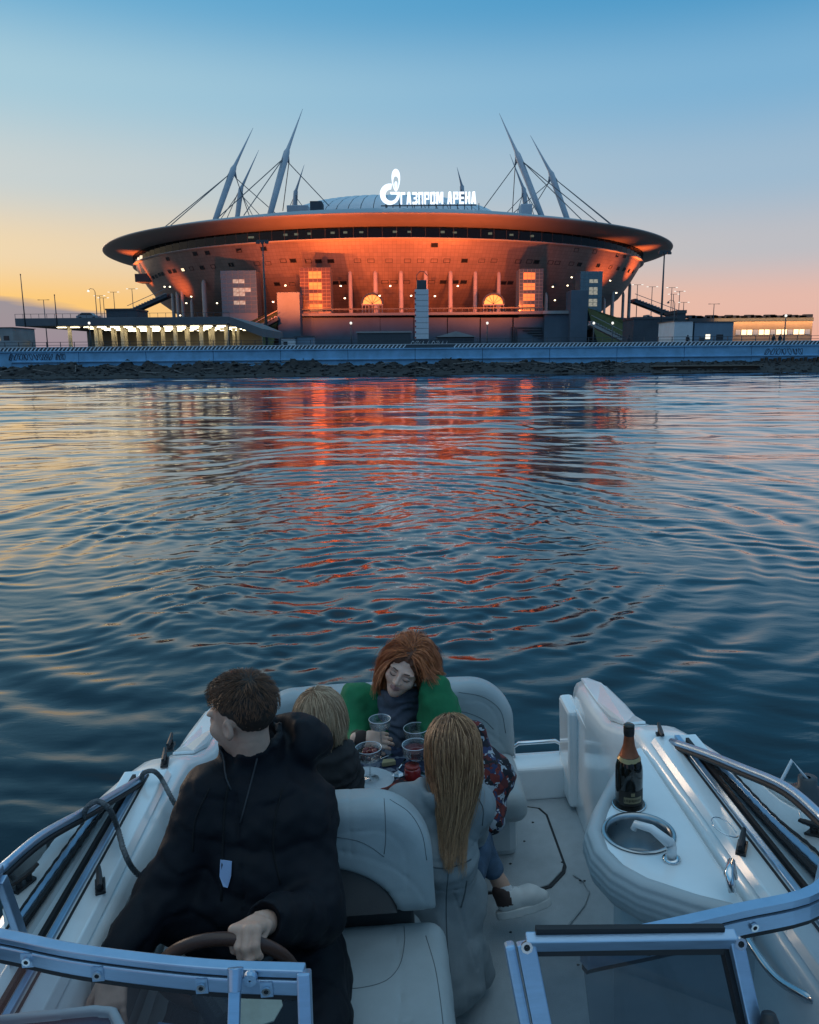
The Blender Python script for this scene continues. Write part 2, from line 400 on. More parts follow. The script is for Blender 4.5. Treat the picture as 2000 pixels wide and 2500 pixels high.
# old timber pontoon at the foot of the wall on the right, and the timber piles behind it
M_timber = mat('old_timber', (.075, .05, .038), .9, var=.4, scale=1.2, stretch=(.3, 4, 4))
def pontoon():
    e = empty('timber_pontoon', (0, 0, 0)); a = PY(1598, 903, 110.5); b = PY(1858, 888, 110.5)
    for i in range(3):
        z0 = -.15 + i * .3
        MB().box((a.x + i * .1, 110.2 + .03 * i, z0), (b.x - .1 * i, 112.0, z0 + .285)).build('plank', M_timber, e, bevel=.03)
    MB().box((a.x - .15, 109.98, .78), (b.x + .1, 112.1, .9)).build('deck_board', mat('deck_board', (.16, .13, .1), .9, var=.3), e)
    tag(e, 'low dark timber pontoon moored against the foot of the wall', 'pontoon')
    a = PY(1860, 890, 116.6).x
    for k in range(26):
        o = MB().tube([(0, 0, -.6), (0, 0, 1.75 + .12 * math.sin(k * 2.1))], .24, 8).build('timber_pile', M_timber, smooth=False)
        o.location = (a + k * .62, 116.55 + .05 * math.sin(k), 0)
        tag(o, 'dark timber pile standing in the row below the wall', 'pile', 'timber piles under the wall')
pontoon()

# embankment wall, cast in long panels
M_wall = mat('blue_cast_concrete', (.22, .45, .66), .8, var=.22, scale=.5, bump=.2, bscale=3)  # blue cast of the sky light is put into this base colour
def wall():
    e = empty('embankment_wall', (0, 117, 0)); rg = random.Random(2)
    edges = [-95]
    while edges[-1] < 95: edges.append(edges[-1] + 9.6)
    for i in range(len(edges) - 1):
        x0, x1 = edges[i] + .03, edges[i + 1] - .03
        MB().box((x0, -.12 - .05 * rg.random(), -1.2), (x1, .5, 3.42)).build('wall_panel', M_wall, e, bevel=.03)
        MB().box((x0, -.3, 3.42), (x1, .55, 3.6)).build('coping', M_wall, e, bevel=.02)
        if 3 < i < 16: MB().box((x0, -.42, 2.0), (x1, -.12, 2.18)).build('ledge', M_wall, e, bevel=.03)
    # graffiti: dark scrawls sprayed on the concrete
    ink = mat('spray_paint', (.05, .06, .09), .8, var=.3)
    for (c0, c1, n) in ((20, 130, 9), (135, 160, 3), (1865, 1960, 7)):
        mb = MB(); p0 = PY(c0, 880, 116.75); p1 = PY(c1, 880, 116.75)
        for q in range(n):
            xx = p0.x + (p1.x - p0.x) * (q + .5) / n; w = (p1.x - p0.x) / n * .75; z0 = 2.2 if c0 > 500 else 2.35; hh = .9
            pts = [(xx + w * math.cos(t * 1.7 + q) * .55, 0, z0 + hh * .5 + hh * .5 * math.sin(t * 2.3 + q * 1.7)) for t in np.linspace(0, 5, 14)]
            mb.tube(pts, .045, 4)
        o = mb.build('graffiti', ink, e); o.location = (0, -.17, 0)
    tag(e, 'long pale concrete embankment wall along the far shore', 'wall')
wall()
# white diagonal lattice barrier with a dark railing behind it
M_white = mat('white_paint', (.72, .74, .76), .6, var=.1, scale=2)
M_dark = mat('dark_steel', (.05, .06, .07), .5, var=.2, scale=3)
def barrier():
    e = empty('lattice_barrier', (0, 117.1, 3.6))
    mb = MB()
    for k in range(330):
        x = -92 + k * .56
        if -.6 < x < 6.4: continue
        mb.bar((x, 0, .03), (x + .42, 0, .5), .16, .03, (0, 1, 0))
    tag(mb.build('diagonal_bar', M_white, e), kind='stuff')
    MB().box((-93, -.04, .5), (93, .04, .56)).build('top_rail', M_white, e)
    MB().box((-93, .05, 0), (93, .07, .5)).build('backing_sheet', M_dark, e)
    tag(e, 'low white diagonal-striped barrier running along the wall top', 'barrier')
    e = empty('steel_railing', (0, 118.2, 3.4))
    for z in (.55, 1.0, 1.42): MB().box((-92, -.03, z), (92, .03, z + .06)).build('rail', M_dark, e)
    for k in range(93): MB().box((-92 + 2 * k - .04, -.05, 0), (-92 + 2 * k + .04, .05, 1.5)).build('post', M_dark, e)
    tag(e, 'thin dark steel railing along the promenade edge', 'railing')
barrier()

# ================================================================== STADIUM
SD = 430.0
_c = PY(951.5, 600, SD); SC = Vector((_c.x, SD, 0))
stad = empty('stadium', (SC.x, SC.y, GZ))
tag(stad, 'round saucer-shaped stadium floodlit orange with slanting roof masts', 'stadium')
PROF = [(17.0, 103), (22, 109), (28.7, 118.5), (36, 124), (42, 127.6), (44.1, 128.5)]   # (height, radius)
RK = .967
def bowl_r(z): return RK * float(np.interp(z, [p[0] for p in PROF], [p[1] for p in PROF]))
def facade_material():
    m, nt, b, N, L = nodes('facade_cladding')
    tc = N.new('ShaderNodeTexCoord'); sp = N.new('ShaderNodeSeparateXYZ'); L.new(tc.outputs['Object'], sp.inputs[0])
    at = N.new('ShaderNodeMath'); at.operation = 'ARCTAN2'; L.new(sp.outputs[0], at.inputs[0]); L.new(sp.outputs[1], at.inputs[1])
    mu = N.new('ShaderNodeMath'); mu.operation = 'MULTIPLY'; mu.inputs[1].default_value = 122; L.new(at.outputs[0], mu.inputs[0])
    cb = N.new('ShaderNodeCombineXYZ'); L.new(mu.outputs[0], cb.inputs[0]); L.new(sp.outputs[2], cb.inputs[1])
    br = N.new('ShaderNodeTexBrick'); br.offset = 0; br.inputs['Scale'].default_value = 1.0; br.inputs['Brick Width'].default_value = 1.55; br.inputs['Row Height'].default_value = 1.25
    br.inputs['Mortar Size'].default_value = .05; br.inputs['Color1'].default_value = (.37, .275, .225, 1); br.inputs['Color2'].default_value = (.43, .32, .26, 1); br.inputs['Mortar'].default_value = (.25, .19, .16, 1)
    L.new(cb.outputs[0], br.inputs['Vector'])
    nz = N.new('ShaderNodeTexNoise'); nz.inputs['Scale'].default_value = .06; nz.inputs['Detail'].default_value = 4; L.new(tc.outputs['Object'], nz.inputs['Vector'])
    mr = N.new('ShaderNodeMapRange'); mr.inputs[1].default_value = .3; mr.inputs[2].default_value = .7; mr.inputs[3].default_value = .75; mr.inputs[4].default_value = 1.1; L.new(nz.outputs[0], mr.inputs[0])
    mx = N.new('ShaderNodeMix'); mx.data_type = 'RGBA'; mx.blend_type = 'MULTIPLY'; mx.inputs[0].default_value = 1; L.new(br.outputs[0], mx.inputs[6]); L.new(mr.outputs[0], mx.inputs[7])
    L.new(mx.outputs[2], b.inputs['Base Color']); b.inputs['Roughness'].default_value = .42; b.inputs['Metallic'].default_value = .25
    bp = N.new('ShaderNodeBump'); bp.inputs['Strength'].default_value = .25; bp.inputs['Distance'].default_value = .06; L.new(br.outputs['Fac'], bp.inputs['Height']); bp.invert = True
    L.new(bp.outputs[0], b.inputs['Normal'])
    return m
M_fac = facade_material()
M_lip = mat('lip_metal', (.40, .34, .31), .45, metal=.2, var=.08, scale=.1)
M_conc = mat('concrete', (.30, .30, .30), .85, var=.18, scale=.3)
M_dconc = mat('dark_concrete', (.06, .072, .088), .85, var=.25, scale=.2)
M_steelw = mat('mast_paint', (.42, .47, .52), .45, var=.08, scale=.3)
M_cable = mat('cable_steel', (.12, .13, .14), .5)
def lat(prof, name, m, parent=stad, n=220, smooth=True): return MB().lathe([(r_ * RK, z - GZ) for z, r_ in prof], n).build(name, m, parent, smooth=smooth)
lat(PROF, 'bowl', M_fac)
lip_u = [(48.3, 129.6), (48.4, 132), (48.7, 135), (49.3, 138.5), (50.0, 141.5), (50.6, 143.0), (51.0, 143.2), (51.3, 142.6)]
lat(lip_u, 'lip', M_lip)
lat([(51.3, 142.6), (53.3, 134), (57, 115), (61.5, 84), (62, 80)], 'roof_ring', mat('roof_sheet', (.25, .29, .33), .5, var=.1, scale=.05))
lat([(44.1, 128.5), (44.3, 130.0), (44.5, 130.0), (44.52, 129.2)], 'ledge', mat('pale_ledge', (.6, .58, .55), .6, var=.05))
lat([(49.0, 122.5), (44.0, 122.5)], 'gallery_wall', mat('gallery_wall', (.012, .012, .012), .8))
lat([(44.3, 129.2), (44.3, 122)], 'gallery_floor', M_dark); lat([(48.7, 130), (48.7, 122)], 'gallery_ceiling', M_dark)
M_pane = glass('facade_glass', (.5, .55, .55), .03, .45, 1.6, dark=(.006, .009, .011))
def band():
    n = 150; r_ = 129.35 * RK; z0, z1 = 44.55 - GZ, 48.35 - GZ
    a = 2 * math.pi / n * .485; me = None
    for k in range(n):
        az = 2 * math.pi * k / n
        if math.sin(az) > .35: continue                      # the far side never shows
        if me is None:
            o = MB().box((-r_ * math.sin(a), -.05, z0), (r_ * math.sin(a), .05, z1)).build('pane', M_pane, stad); me = o.data
        else: o = link(bpy.data.objects.new('pane', me), stad)
        o.location = (r_ * math.cos(az), r_ * math.sin(az), 0); o.rotation_euler = (0, 0, az + math.pi / 2)
    mb = MB()
    for k in range(n):
        az = 2 * math.pi * (k + .5) / n
        if math.sin(az) > .35: continue
        c, s_ = math.cos(az), math.sin(az); mb.bar((c * (r_ + .02), s_ * (r_ + .02), z0), (c * (r_ + .02), s_ * (r_ + .02), z1), .14, .2)
    tag(mb.build('mullions', M_dark, stad), kind='stuff')
    # lamps in the gallery behind the glass
    wl = glow('gallery_lamp', (1, .85, .6), 2.5); rg = random.Random(12)
    for px in (300, 400, 455, 487, 560, 650, 655, 735, 760, 790, 842, 870, 905, 978, 1010, 1083, 1110, 1190, 1240, 1290, 1330, 1373, 1380, 1440, 1450, 1540):
        w = math.atan2((px - 951.5) / F * 1.0, 1) ; x = math.sin(w) * 300
        x = max(-119, min(119, (px - 951.5) / F * (SD - 100))); yy = -math.sqrt(max(1, (125.5 * RK) ** 2 - x * x))
        MB().box((x - .7, yy - .3, 46.7 - GZ), (x + .7, yy + .3, 47.25 - GZ + .2 * rg.random())).build('gallery_lamp', wl, stad)
band()
def hit_bowl(px, py):
    d = ray(px, py); d = d / np.linalg.norm(d)
    for t in np.arange(240, 470, .25):
        p = np.array([0, 0, CAM_H]) + d * t
        if 17 < p[2] < 44.1 and math.hypot(p[0] - SC.x, p[1] - SC.y) < bowl_r(p[2]): return Vector(p)
    return None
M_wpane = mat('window_dark', (.02, .022, .025), .2, spec=.6); M_wlit = glow('window_lit', (1, .75, .45), 1.6)
M_wframe = mat('window_frame', (.06, .05, .045), .6)
WIN = [(692, 636), (716, 636), (753, 637), (778, 637), (808, 637), (873, 636), (906, 636), (950, 636), (995, 636), (628, 643), (655, 642), (565, 646), (521, 650), (494, 653), (468, 655), (447, 658),
       (427, 661), (415, 663), (398, 668), (390, 670), (382, 674), (375, 677), (584, 611), (644, 607), (410, 632), (507, 617), (477, 619),
       (1027, 636), (1060, 636), (1091, 636), (1134, 636), (1176, 636), (1206, 636), (1265, 638), (1292, 638), (1310, 639), (1344, 640), (1361, 641), (1395, 643), (1415, 645), (1460, 648), (1490, 652),
       (1509, 655), (1524, 657), (1535, 661), (1545, 663), (1557, 667), (1407, 610), (1452, 614), (1507, 623), (1525, 625), (1554, 632), (1562, 634),
       (940, 688), (962, 688), (993, 688), (1054, 688), (1082, 688), (1112, 688), (1132, 688), (819, 690), (839, 690), (1229, 690), (1246, 690), (677, 693), (714, 693), (1061, 598)]
def windows():
    fm = None
    for k, (px, py) in enumerate(WIN):
        p = hit_bowl(px, py)
        if p is None: continue
        az = math.atan2(p.y - SC.y, p.x - SC.x); sl = (bowl_r(p.z + 1) - bowl_r(p.z - 1)) / 2
        n = Vector((math.cos(az), math.sin(az), -sl)).normalized(); t = Vector((-math.sin(az), math.cos(az), 0)); u = n.cross(t)
        M = Matrix((t, n, u)).transposed().to_4x4(); M.translation = p - Vector((SC.x, SC.y, GZ))
        if fm is None:
            mb = MB()
            for (a, b) in (((-1.3, -.15, -.8), (1.3, .22, -.62)), ((-1.3, -.15, .62), (1.3, .22, .8)), ((-1.3, -.15, -.62), (-1.12, .22, .62)), ((1.12, -.15, -.62), (1.3, .22, .62))): mb.box(a, b)
            w = mb.build('window', M_wframe, stad); fm = w.data
            pn = MB().box((-1.12, -.1, -.62), (1.12, .08, .62)).build('pane', M_wpane, w); pm_ = pn.data
            pl = pm_.copy(); pl.materials.clear(); pl.materials.append(M_wlit)
        else:
            w = link(bpy.data.objects.new('window', fm), stad)
            link(bpy.data.objects.new('pane', pl if k in (6, 9, 10, 29, 31, 15) else pm_), w)
        w.matrix_local = M
windows()
# roof dome of ribbed sheets with its machine houses
M_dome = mat('roof_film', (.55, .63, .68), .35, var=.08, scale=.06)
def dome():
    a, b, h0, h1 = 62, 58, 60.5, 77.3
    def P(u, v, k=0): # u around, v 0 rim..1 top
        rr = math.cos(v * math.pi / 2) ** .55; return Vector((a * rr * math.cos(u), b * rr * math.sin(u), h0 - GZ + (h1 - h0) * math.sin(v * math.pi / 2) ** 1.0 + k))
    n = 64
    for k in range(n):
        u0, u1 = 2 * math.pi * (k + .03) / n, 2 * math.pi * (k + .97) / n
        if math.sin((u0 + u1) / 2) > .5: continue
        rows = [[P(u0 + (u1 - u0) * i / 3, v, .28 * math.sin(math.pi * i / 3)) for i in range(4)] for v in np.linspace(0, .96, 7)]
        MB().grid(rows).build('roof_panel', M_dome, stad, smooth=True)
    rows = [[P(2 * math.pi * k / 48, v, -.25) for k in range(48)] for v in np.linspace(0, .985, 12)]
    MB().grid(rows, True).build('roof_shell', M_dark, stad, smooth=True)
    for (px0, px1, py0, py1, D) in ((757, 786, 490, 512, 355), (1272, 1300, 497, 518, 360), (700, 752, 500, 514, 372)):
        a_, b_ = PY(px0, py1, D), PY(px1, py0, D); a_ -= Vector((SC.x, SC.y, GZ)); b_ -= Vector((SC.x, SC.y, GZ))
        MB().box((a_.x, a_.y, a_.z - 4), (b_.x, a_.y + 8, b_.z)).build('machine_house', M_steelw if px0 != 757 else M_dconc, stad, bevel=.3)
dome()
# slanting masts with their stay cables
def masts():
    rb = 96.0
    data = [((505, 530), (570, 412), (618, 312), -1), ((560, 523), (588, 462), (632, 366), 1), ((648, 518), (700, 372), (739, 266), -1), ((706, 508), (722, 468), (743, 402), 1),
            ((1340, 518), (1264, 378), (1219, 276), -1), ((1405, 525), (1346, 424), (1295, 330), -1), ((1300, 515), (1279, 462), (1245, 376), 1), ((1134, 482), (1128, 455), (1116, 408), 1)]
    for base, kn, tip, side in data:
        D = SD + side * 60
        for _ in range(30):
            x = PY(base[0], base[1], D).x - SC.x; x = max(-95, min(95, x)); D = .5 * D + .5 * (SD + side * math.sqrt(rb * rb - x * x))
        B0 = Vector((x, D - SD, 0)); inn = -B0.normalized()
        def on(px, py):
            lo, hi = -5.0, 80.0
            f = lambda L_: (PY(px, py, D + inn.y * L_).x - SC.x) - (B0.x + inn.x * L_)
            for _ in range(50):
                mid = (lo + hi) / 2
                if (f(lo) > 0) == (f(mid) > 0): lo = mid
                else: hi = mid
            P = PY(px, py, D + inn.y * lo); return Vector((P.x - SC.x, P.y - SC.y, P.z - GZ))
        T = on(*tip); K = on(*kn); Bz = 56 - GZ
        d = (T - K); s_ = (K.z - Bz) / max(1, d.z); Bp = Vector((B0.x, B0.y, Bz - 2))
        q = Bp.lerp(K, .9)
        m = MB().tube([Bp, Bp.lerp(K, .5), q, K, K.lerp(T, .08), K.lerp(T, .3), T], [1.15, 1.3, 1.4, 1.3, .8, .55, .08], 12).build('mast', M_steelw, stad, smooth=True)
        tang = Vector((-inn.y, inn.x, 0)); out = -inn
        ends = [out * 117 + tang * -7, out * 117 + tang * 7, out * 68 + tang * -12, out * 70 + tang * 12]
        ears = MB()
        for j, e_ in enumerate(ends):
            zz = (56.0 if j < 2 else 66) - GZ
            st = K + (out * 2.8 if j < 2 else inn * 1.2) - Vector((0, 0, 3.2 if j < 2 else 4.0))
            ears.tube([K - Vector((0, 0, .5)), st], [1.1, .35], 6)
            MB().tube([st, Vector((e_.x, e_.y, zz))], .2, 5).build('stay_cable', M_cable, m)
        ears.build('cable_ear', M_steelw, m, smooth=True)
masts()
# columns under the bowl
M_col = mat('column_concrete', (.52, .46, .41), .7, var=.08, scale=.3)
def columns():
    for (px, py0, py1, w) in ((857, 658, 762, 1.6), (918, 658, 762, 1.7), (980, 658, 762, 1.7), (1040, 658, 762, 1.7), (1100, 658, 762, 1.7), (1160, 658, 762, 1.6), (1217, 660, 762, 1.6),
                              (502, 682, 770, 2.0), (425, 690, 775, 1.5), (437, 696, 775, 1.6), (449, 700, 775, 1.5), (470, 728, 770, 1.3), (1333, 715, 762, 1.3), (1475, 728, 770, 1.2), (1494, 680, 770, 1.7), (1535, 690, 770, 1.7), (1520, 712, 770, 1.5)):
        D = 305.0
        for _ in range(20):
            x = PY(px, py1, D).x - SC.x; r_ = 118 if abs(x) < 80 else 115; D = SD - math.sqrt(max(25, r_ ** 2 - x * x))
        a, b = PY(px, py1, D), PY(px, py0, D)
        mb = MB(); x, y = a.x - SC.x, a.y - SC.y
        mb.tube([(x, y, 12), (x, y, a.z - GZ), (x, y, b.z - GZ - 1.5), (x, y + .8, b.z - GZ)], [w * .5, w * .5, w * .47, w * .3], 10)
        mb.build('column', M_col, stad, smooth=True)
columns()
# plinth, terrace and the podium front
lat([(3.3, 133), (17.2, 131), (17.6, 131), (17.6, 100)], 'plinth', M_dconc)
def rel(p): return Vector((p.x - SC.x, p.y - SC.y, p.z - GZ))
def facebox(name, px0, px1, py0, py1, D, depth, m, parent=stad, z0=None, bevel=0.0, rel_=True):
    a, b = PY(px0, py1, D), PY(px1, py0, D); zb = a.z if z0 is None else z0
    o = Vector((SC.x, SC.y, GZ)) if rel_ else Vector((0, 0, 0))
    return MB().box((a.x - o.x, D - o.y, zb - o.z), (b.x - o.x, D + depth - o.y, b.z - o.z)).build(name, m, parent, bevel=bevel)
M_pod = mat('podium_cladding', (.085, .115, .15), .7, var=.2, scale=.12)
for (x0, x1) in ((730, 766), (767, 862), (863, 928), (929, 1010), (1011, 1092), (1093, 1172), (1173, 1252), (1253, 1330)):
    facebox('podium_panel', x0 + .5, x1 - .5, 775, 850, 292, 6, M_pod, z0=GZ)
facebox('terrace_slab', 728, 1334, 760, 772, 290.5, 26, mat('terrace_edge', (.16, .18, .2), .7), bevel=.1)
facebox('terrace_rail', 735, 1328, 752, 754, 291, .3, M_dark)
for k in range(40): facebox('rail_post', 736 + k * 15.1, 737.2 + k * 15.1, 754, 760, 291.05, .2, M_dark)
facebox('pylon', 681, 731, 713, 850, 286, 9, M_pod, z0=GZ, bevel=.1)
facebox('pylon', 1391, 1437, 708, 850, 286, 9, M_pod, z0=GZ, bevel=.1)
facebox('side_block', 1328, 1391, 764, 850, 290, 8, M_pod, z0=GZ)
facebox('block_cap', 1326, 1393, 758, 766, 289, 10, M_conc)
# service pipes on the right podium wall
pm = MB()
for k in range(5): a = PY(1265 + k * 12, 800 + k * 6, 291.5); b = PY(1325, 800 + k * 6, 291.5); pm.tube([rel(a), rel(b)], .25, 6)
for k in range(4): a = PY(1262 - 4 * k, 798, 291.4); b = PY(1262 - 4 * k, 845, 291.4); pm.tube([rel(a), rel(b)], .2, 6)
pm.build('service_pipes', M_dark, stad)
# glazed stair towers
M_blueglass = mat('tower_glass', (.10, .17, .2), .12, var=.25, scale=.4, spec=.8)
M_brownglass = mat('tower_glass_brown', (.12, .07, .045), .15, var=.3, scale=.4, spec=.6)
def lit_room():
    m, nt, b, N, L = nodes('lit_room'); tc = N.new('ShaderNodeTexCoord'); nz = N.new('ShaderNodeTexNoise'); nz.inputs['Scale'].default_value = .9; nz.inputs['Detail'].default_value = 3
    L.new(tc.outputs['Object'], nz.inputs['Vector']); rp = N.new('ShaderNodeValToRGB'); rp.color_ramp.elements[0].color = (.25, .2, .12, 1); rp.color_ramp.elements[1].color = (1, .9, .65, 1)
    rp.color_ramp.elements[0].position = .35; rp.color_ramp.elements[1].position = .65
    L.new(nz.outputs[0], rp.inputs[0]); L.new(rp.outputs[0], b.inputs['Emission Color']); b.inputs['Emission Strength'].default_value = .38; b.inputs['Base Color'].default_value = (.3, .3, .28, 1); return m
M_room = lit_room(); M_roomw = glow('lit_room_warm', (.85, .36, .11), .26)
def tower(px0, px1, py0, py1, D, cols, rows, lit, mg, ml, mf):
    core = facebox('stair_tower', px0, px1, py0, py1, D, 9, mf, z0=GZ + 8)
    a, b = rel(PY(px0, py1, D)), rel(PY(px1, py0, D)); cw, rh = (b.x - a.x) / cols, (b.z - a.z) / rows; me = {}
    for i in range(cols):
        for j in range(rows):
            mm = ml if (i, j) in lit else mg
            if mm.name not in me: o = MB().box((.08, -.12, .08), (cw - .08, -.02, rh - .08)).build('pane', mm, core); me[mm.name] = o.data
            else: o = link(bpy.data.objects.new('pane', me[mm.name]), core)
            o.location = (a.x + i * cw, a.y, a.z + j * rh)
M_tf = mat('tower_frame', (.16, .22, .25), .5); M_tfb = mat('tower_frame_brown', (.30, .22, .16), .6)
tower(543, 625, 660, 765, 306, 6, 10, {(i, j) for i in (2, 3) for j in (2, 4, 5, 7)} | {(4, 5)}, M_blueglass, M_room, M_tf)
tower(1415, 1472, 662, 758, 306, 5, 10, {(i, j) for i in (2, 3) for j in (1, 2, 4, 5, 7)}, M_blueglass, M_room, M_tf)
tower(735, 806, 653, 760, 296, 7, 12, {(i, j) for i in (2, 3, 4) for j in (0, 1, 3, 4, 6, 7, 9, 10)}, M_brownglass, M_roomw, M_tfb)
tower(1267, 1327, 656, 760, 296, 6, 12, {(i, j) for i in (1, 2, 3) for j in (0, 1, 3, 4, 6, 7, 9, 10)}, mat('tower_glass_dark', (.05, .07, .085), .15, spec=.8), M_roomw, M_tf)
# two arched gateways, brightly lit
M_gold = glow('gateway_light', (1, .5, .14), .55)
for px in (909, 1205):
    D = 300; c = rel(PY(px, 742, D)); r_ = 3.4
    arc = [(c.x + r_ * math.cos(t), c.z + r_ * .95 * math.sin(t)) for t in np.linspace(0, math.pi, 13)]
    g = MB().prism(arc, 'y', c.y, c.y + .6).build('gateway', M_gold, stad)
    MB().tube([(c.x + (r_ + .4) * math.cos(t), c.y - .1, c.z + (r_ + .4) * .95 * math.sin(t)) for t in np.linspace(0, math.pi, 13)], .4, 6).build('arch_trim', M_dconc, g)
    for q in (-2, -1, 0, 1, 2): MB().bar((c.x, c.y - .15, c.z), (c.x + 3.3 * math.sin(q * .5), c.y - .15, c.z + 3.1 * math.cos(q * .5)), .14).build('glazing_bar', M_dark, g)
    for q in range(7): MB().box((c.x - 3.6 + q * 1.2 - .12, c.y - .6, c.z - 3.4), (c.x - 3.6 + q * 1.2 + .12, c.y - .4, c.z - .3)).build('gate_bar', M_conc, g)
    MB().box((c.x - 3.9, c.y - .7, c.z - .5), (c.x + 3.9, c.y - .3, c.z - .1)).build('gate_rail', M_conc, g)
# terrace lamps: small bright floodlights under the bowl
M_spot = glow('spot_lens', (1, .8, .5), 5)
def lampdots():
    ob = None
    for (px, py) in ((697, 697), (832, 698), (927, 722), (1004, 722), (1062, 723), (953, 698), (1118, 698), (842, 728), (667, 737), (467, 724), (545, 712), (530, 740), (578, 740), (402, 700), (415, 700),
                     (1350, 700), (1386, 697), (1355, 733), (1396, 677), (1490, 685), (1505, 715), (583, 772), (624, 772), (455, 740), (440, 770)):
        p = rel(PY(px, py, 298 if 640 < px < 1340 else 325)); s_ = .3
        if ob is None:
            ob = MB().box((-.5, 0, -.35), (.5, .5, .35)).build('floodlight', M_dark, stad); l0 = MB().box((-.3, -.06, -.2), (.3, 0, .2)).build('lens', M_spot, ob); h = ob
        else:
            h = link(bpy.data.objects.new('floodlight', ob.data), stad); link(bpy.data.objects.new('lens', l0.data), h)
        h.location = p; h.rotation_euler = (0, .3 * math.sin(px), 0)
lampdots()
# the orange floodlighting of facade and lip
def flood(px, D, z, W, tgt_z=39, ang=110, blend=1.0, tx=None):
    p = PY(px, 700, D); l = bpy.data.lights.new('facade_flood', 'SPOT'); l.energy = W; l.color = (1, .175, .035); l.spot_size = R(ang); l.spot_blend = blend; l.shadow_soft_size = .6
    o = link(bpy.data.objects.new('facade_flood', l), stad); q = Vector((p.x - SC.x, D - SC.y, z - GZ)); o.location = q
    t = Vector((q.x * .93, q.y * .93, tgt_z - GZ)) if tx is None else Vector((tx, q.y * .93, tgt_z - GZ)); o.rotation_euler = (t - q).to_track_quat('-Z', 'Y').to_euler()
for px, W, W2 in ((565, 42e3, 40e3), (640, 56e3, 55e3), (720, 48e3, 62e3), (835, 30e3, 62e3), (945, 20e3, 55e3), (1040, 20e3, 55e3), (1135, 30e3, 62e3), (1240, 56e3, 62e3), (1315, 46e3, 50e3)): flood(px, 268, 19.5, W * 1.15, 24, 95); flood(px, 270, 19.5, W2, 50.5, 42)
flood(305, 372, 24, 80e3, 46, 60); flood(1595, 372, 24, 80e3, 46, 60); flood(1530, 345, 19, 50e3, 36, 70); flood(395, 345, 19, 22e3, 34, 60)
# protruding bridge box on the left flank and outer stairs
facebox('bridge_box', 330, 366, 668, 688, 372, 10, M_dark)
def stair(pts, D, w, m, name='outer_stair'):
    a, b = rel(PY(*pts[0], D)), rel(PY(*pts[1], D)); mb = MB(); n = 14
    s_ = MB().bar(a, b, w, 1.2).build(name, m, stad)
    for k in range(n):
        p = a.lerp(b, (k + .5) / n); MB().box((p.x - .5 * abs(b.x - a.x) / n, p.y - w / 2, p.z + .4), (p.x + .5 * abs(b.x - a.x) / n, p.y + w / 2, p.z + 1.0)).build('step', M_conc, s_)
    u = Vector((0, -w / 2, 2.6)); MB().bar(a + u, b + u, .2).build('handrail', M_conc, s_)
stair(((318, 764), (412, 722)), 330, 6, M_dconc); stair(((1545, 735), (1650, 775)), 330, 6, M_dconc); stair(((1575, 775), (1665, 815)), 285, 5, M_dconc); stair(((575, 835), (680, 778)), 285, 5, M_dconc)
stair(((1440, 790), (1530, 835)), 270, 4, M_conc)
M_grass = mat('bank_grass', (.045, .06, .02), .95, var=.4, scale=.8, bump=.8, bscale=4)
def bank(px0, py0, px1, py1, D):
    a, b = PY(px0, py0, D + 20), PY(px1, py1, D); z = GZ
    mb = MB(); mb.add([(a.x, D + 22, a.z), (a.x, D + 60, a.z), (b.x, D + 60, b.z), (b.x, D, b.z), (a.x, D, z), (b.x, D - 2, z)], [(0, 1, 2, 3), (0, 3, 5, 4)])
    return mb.build('grass_bank', M_grass)
tag(bank(1437, 750, 1660, 825, 275), 'grassy slope falling away beside the right concrete pylon', 'grass bank')
tag(bank(682, 752, 540, 815, 275), 'grassy slope beside the left concrete pylon', 'grass bank')

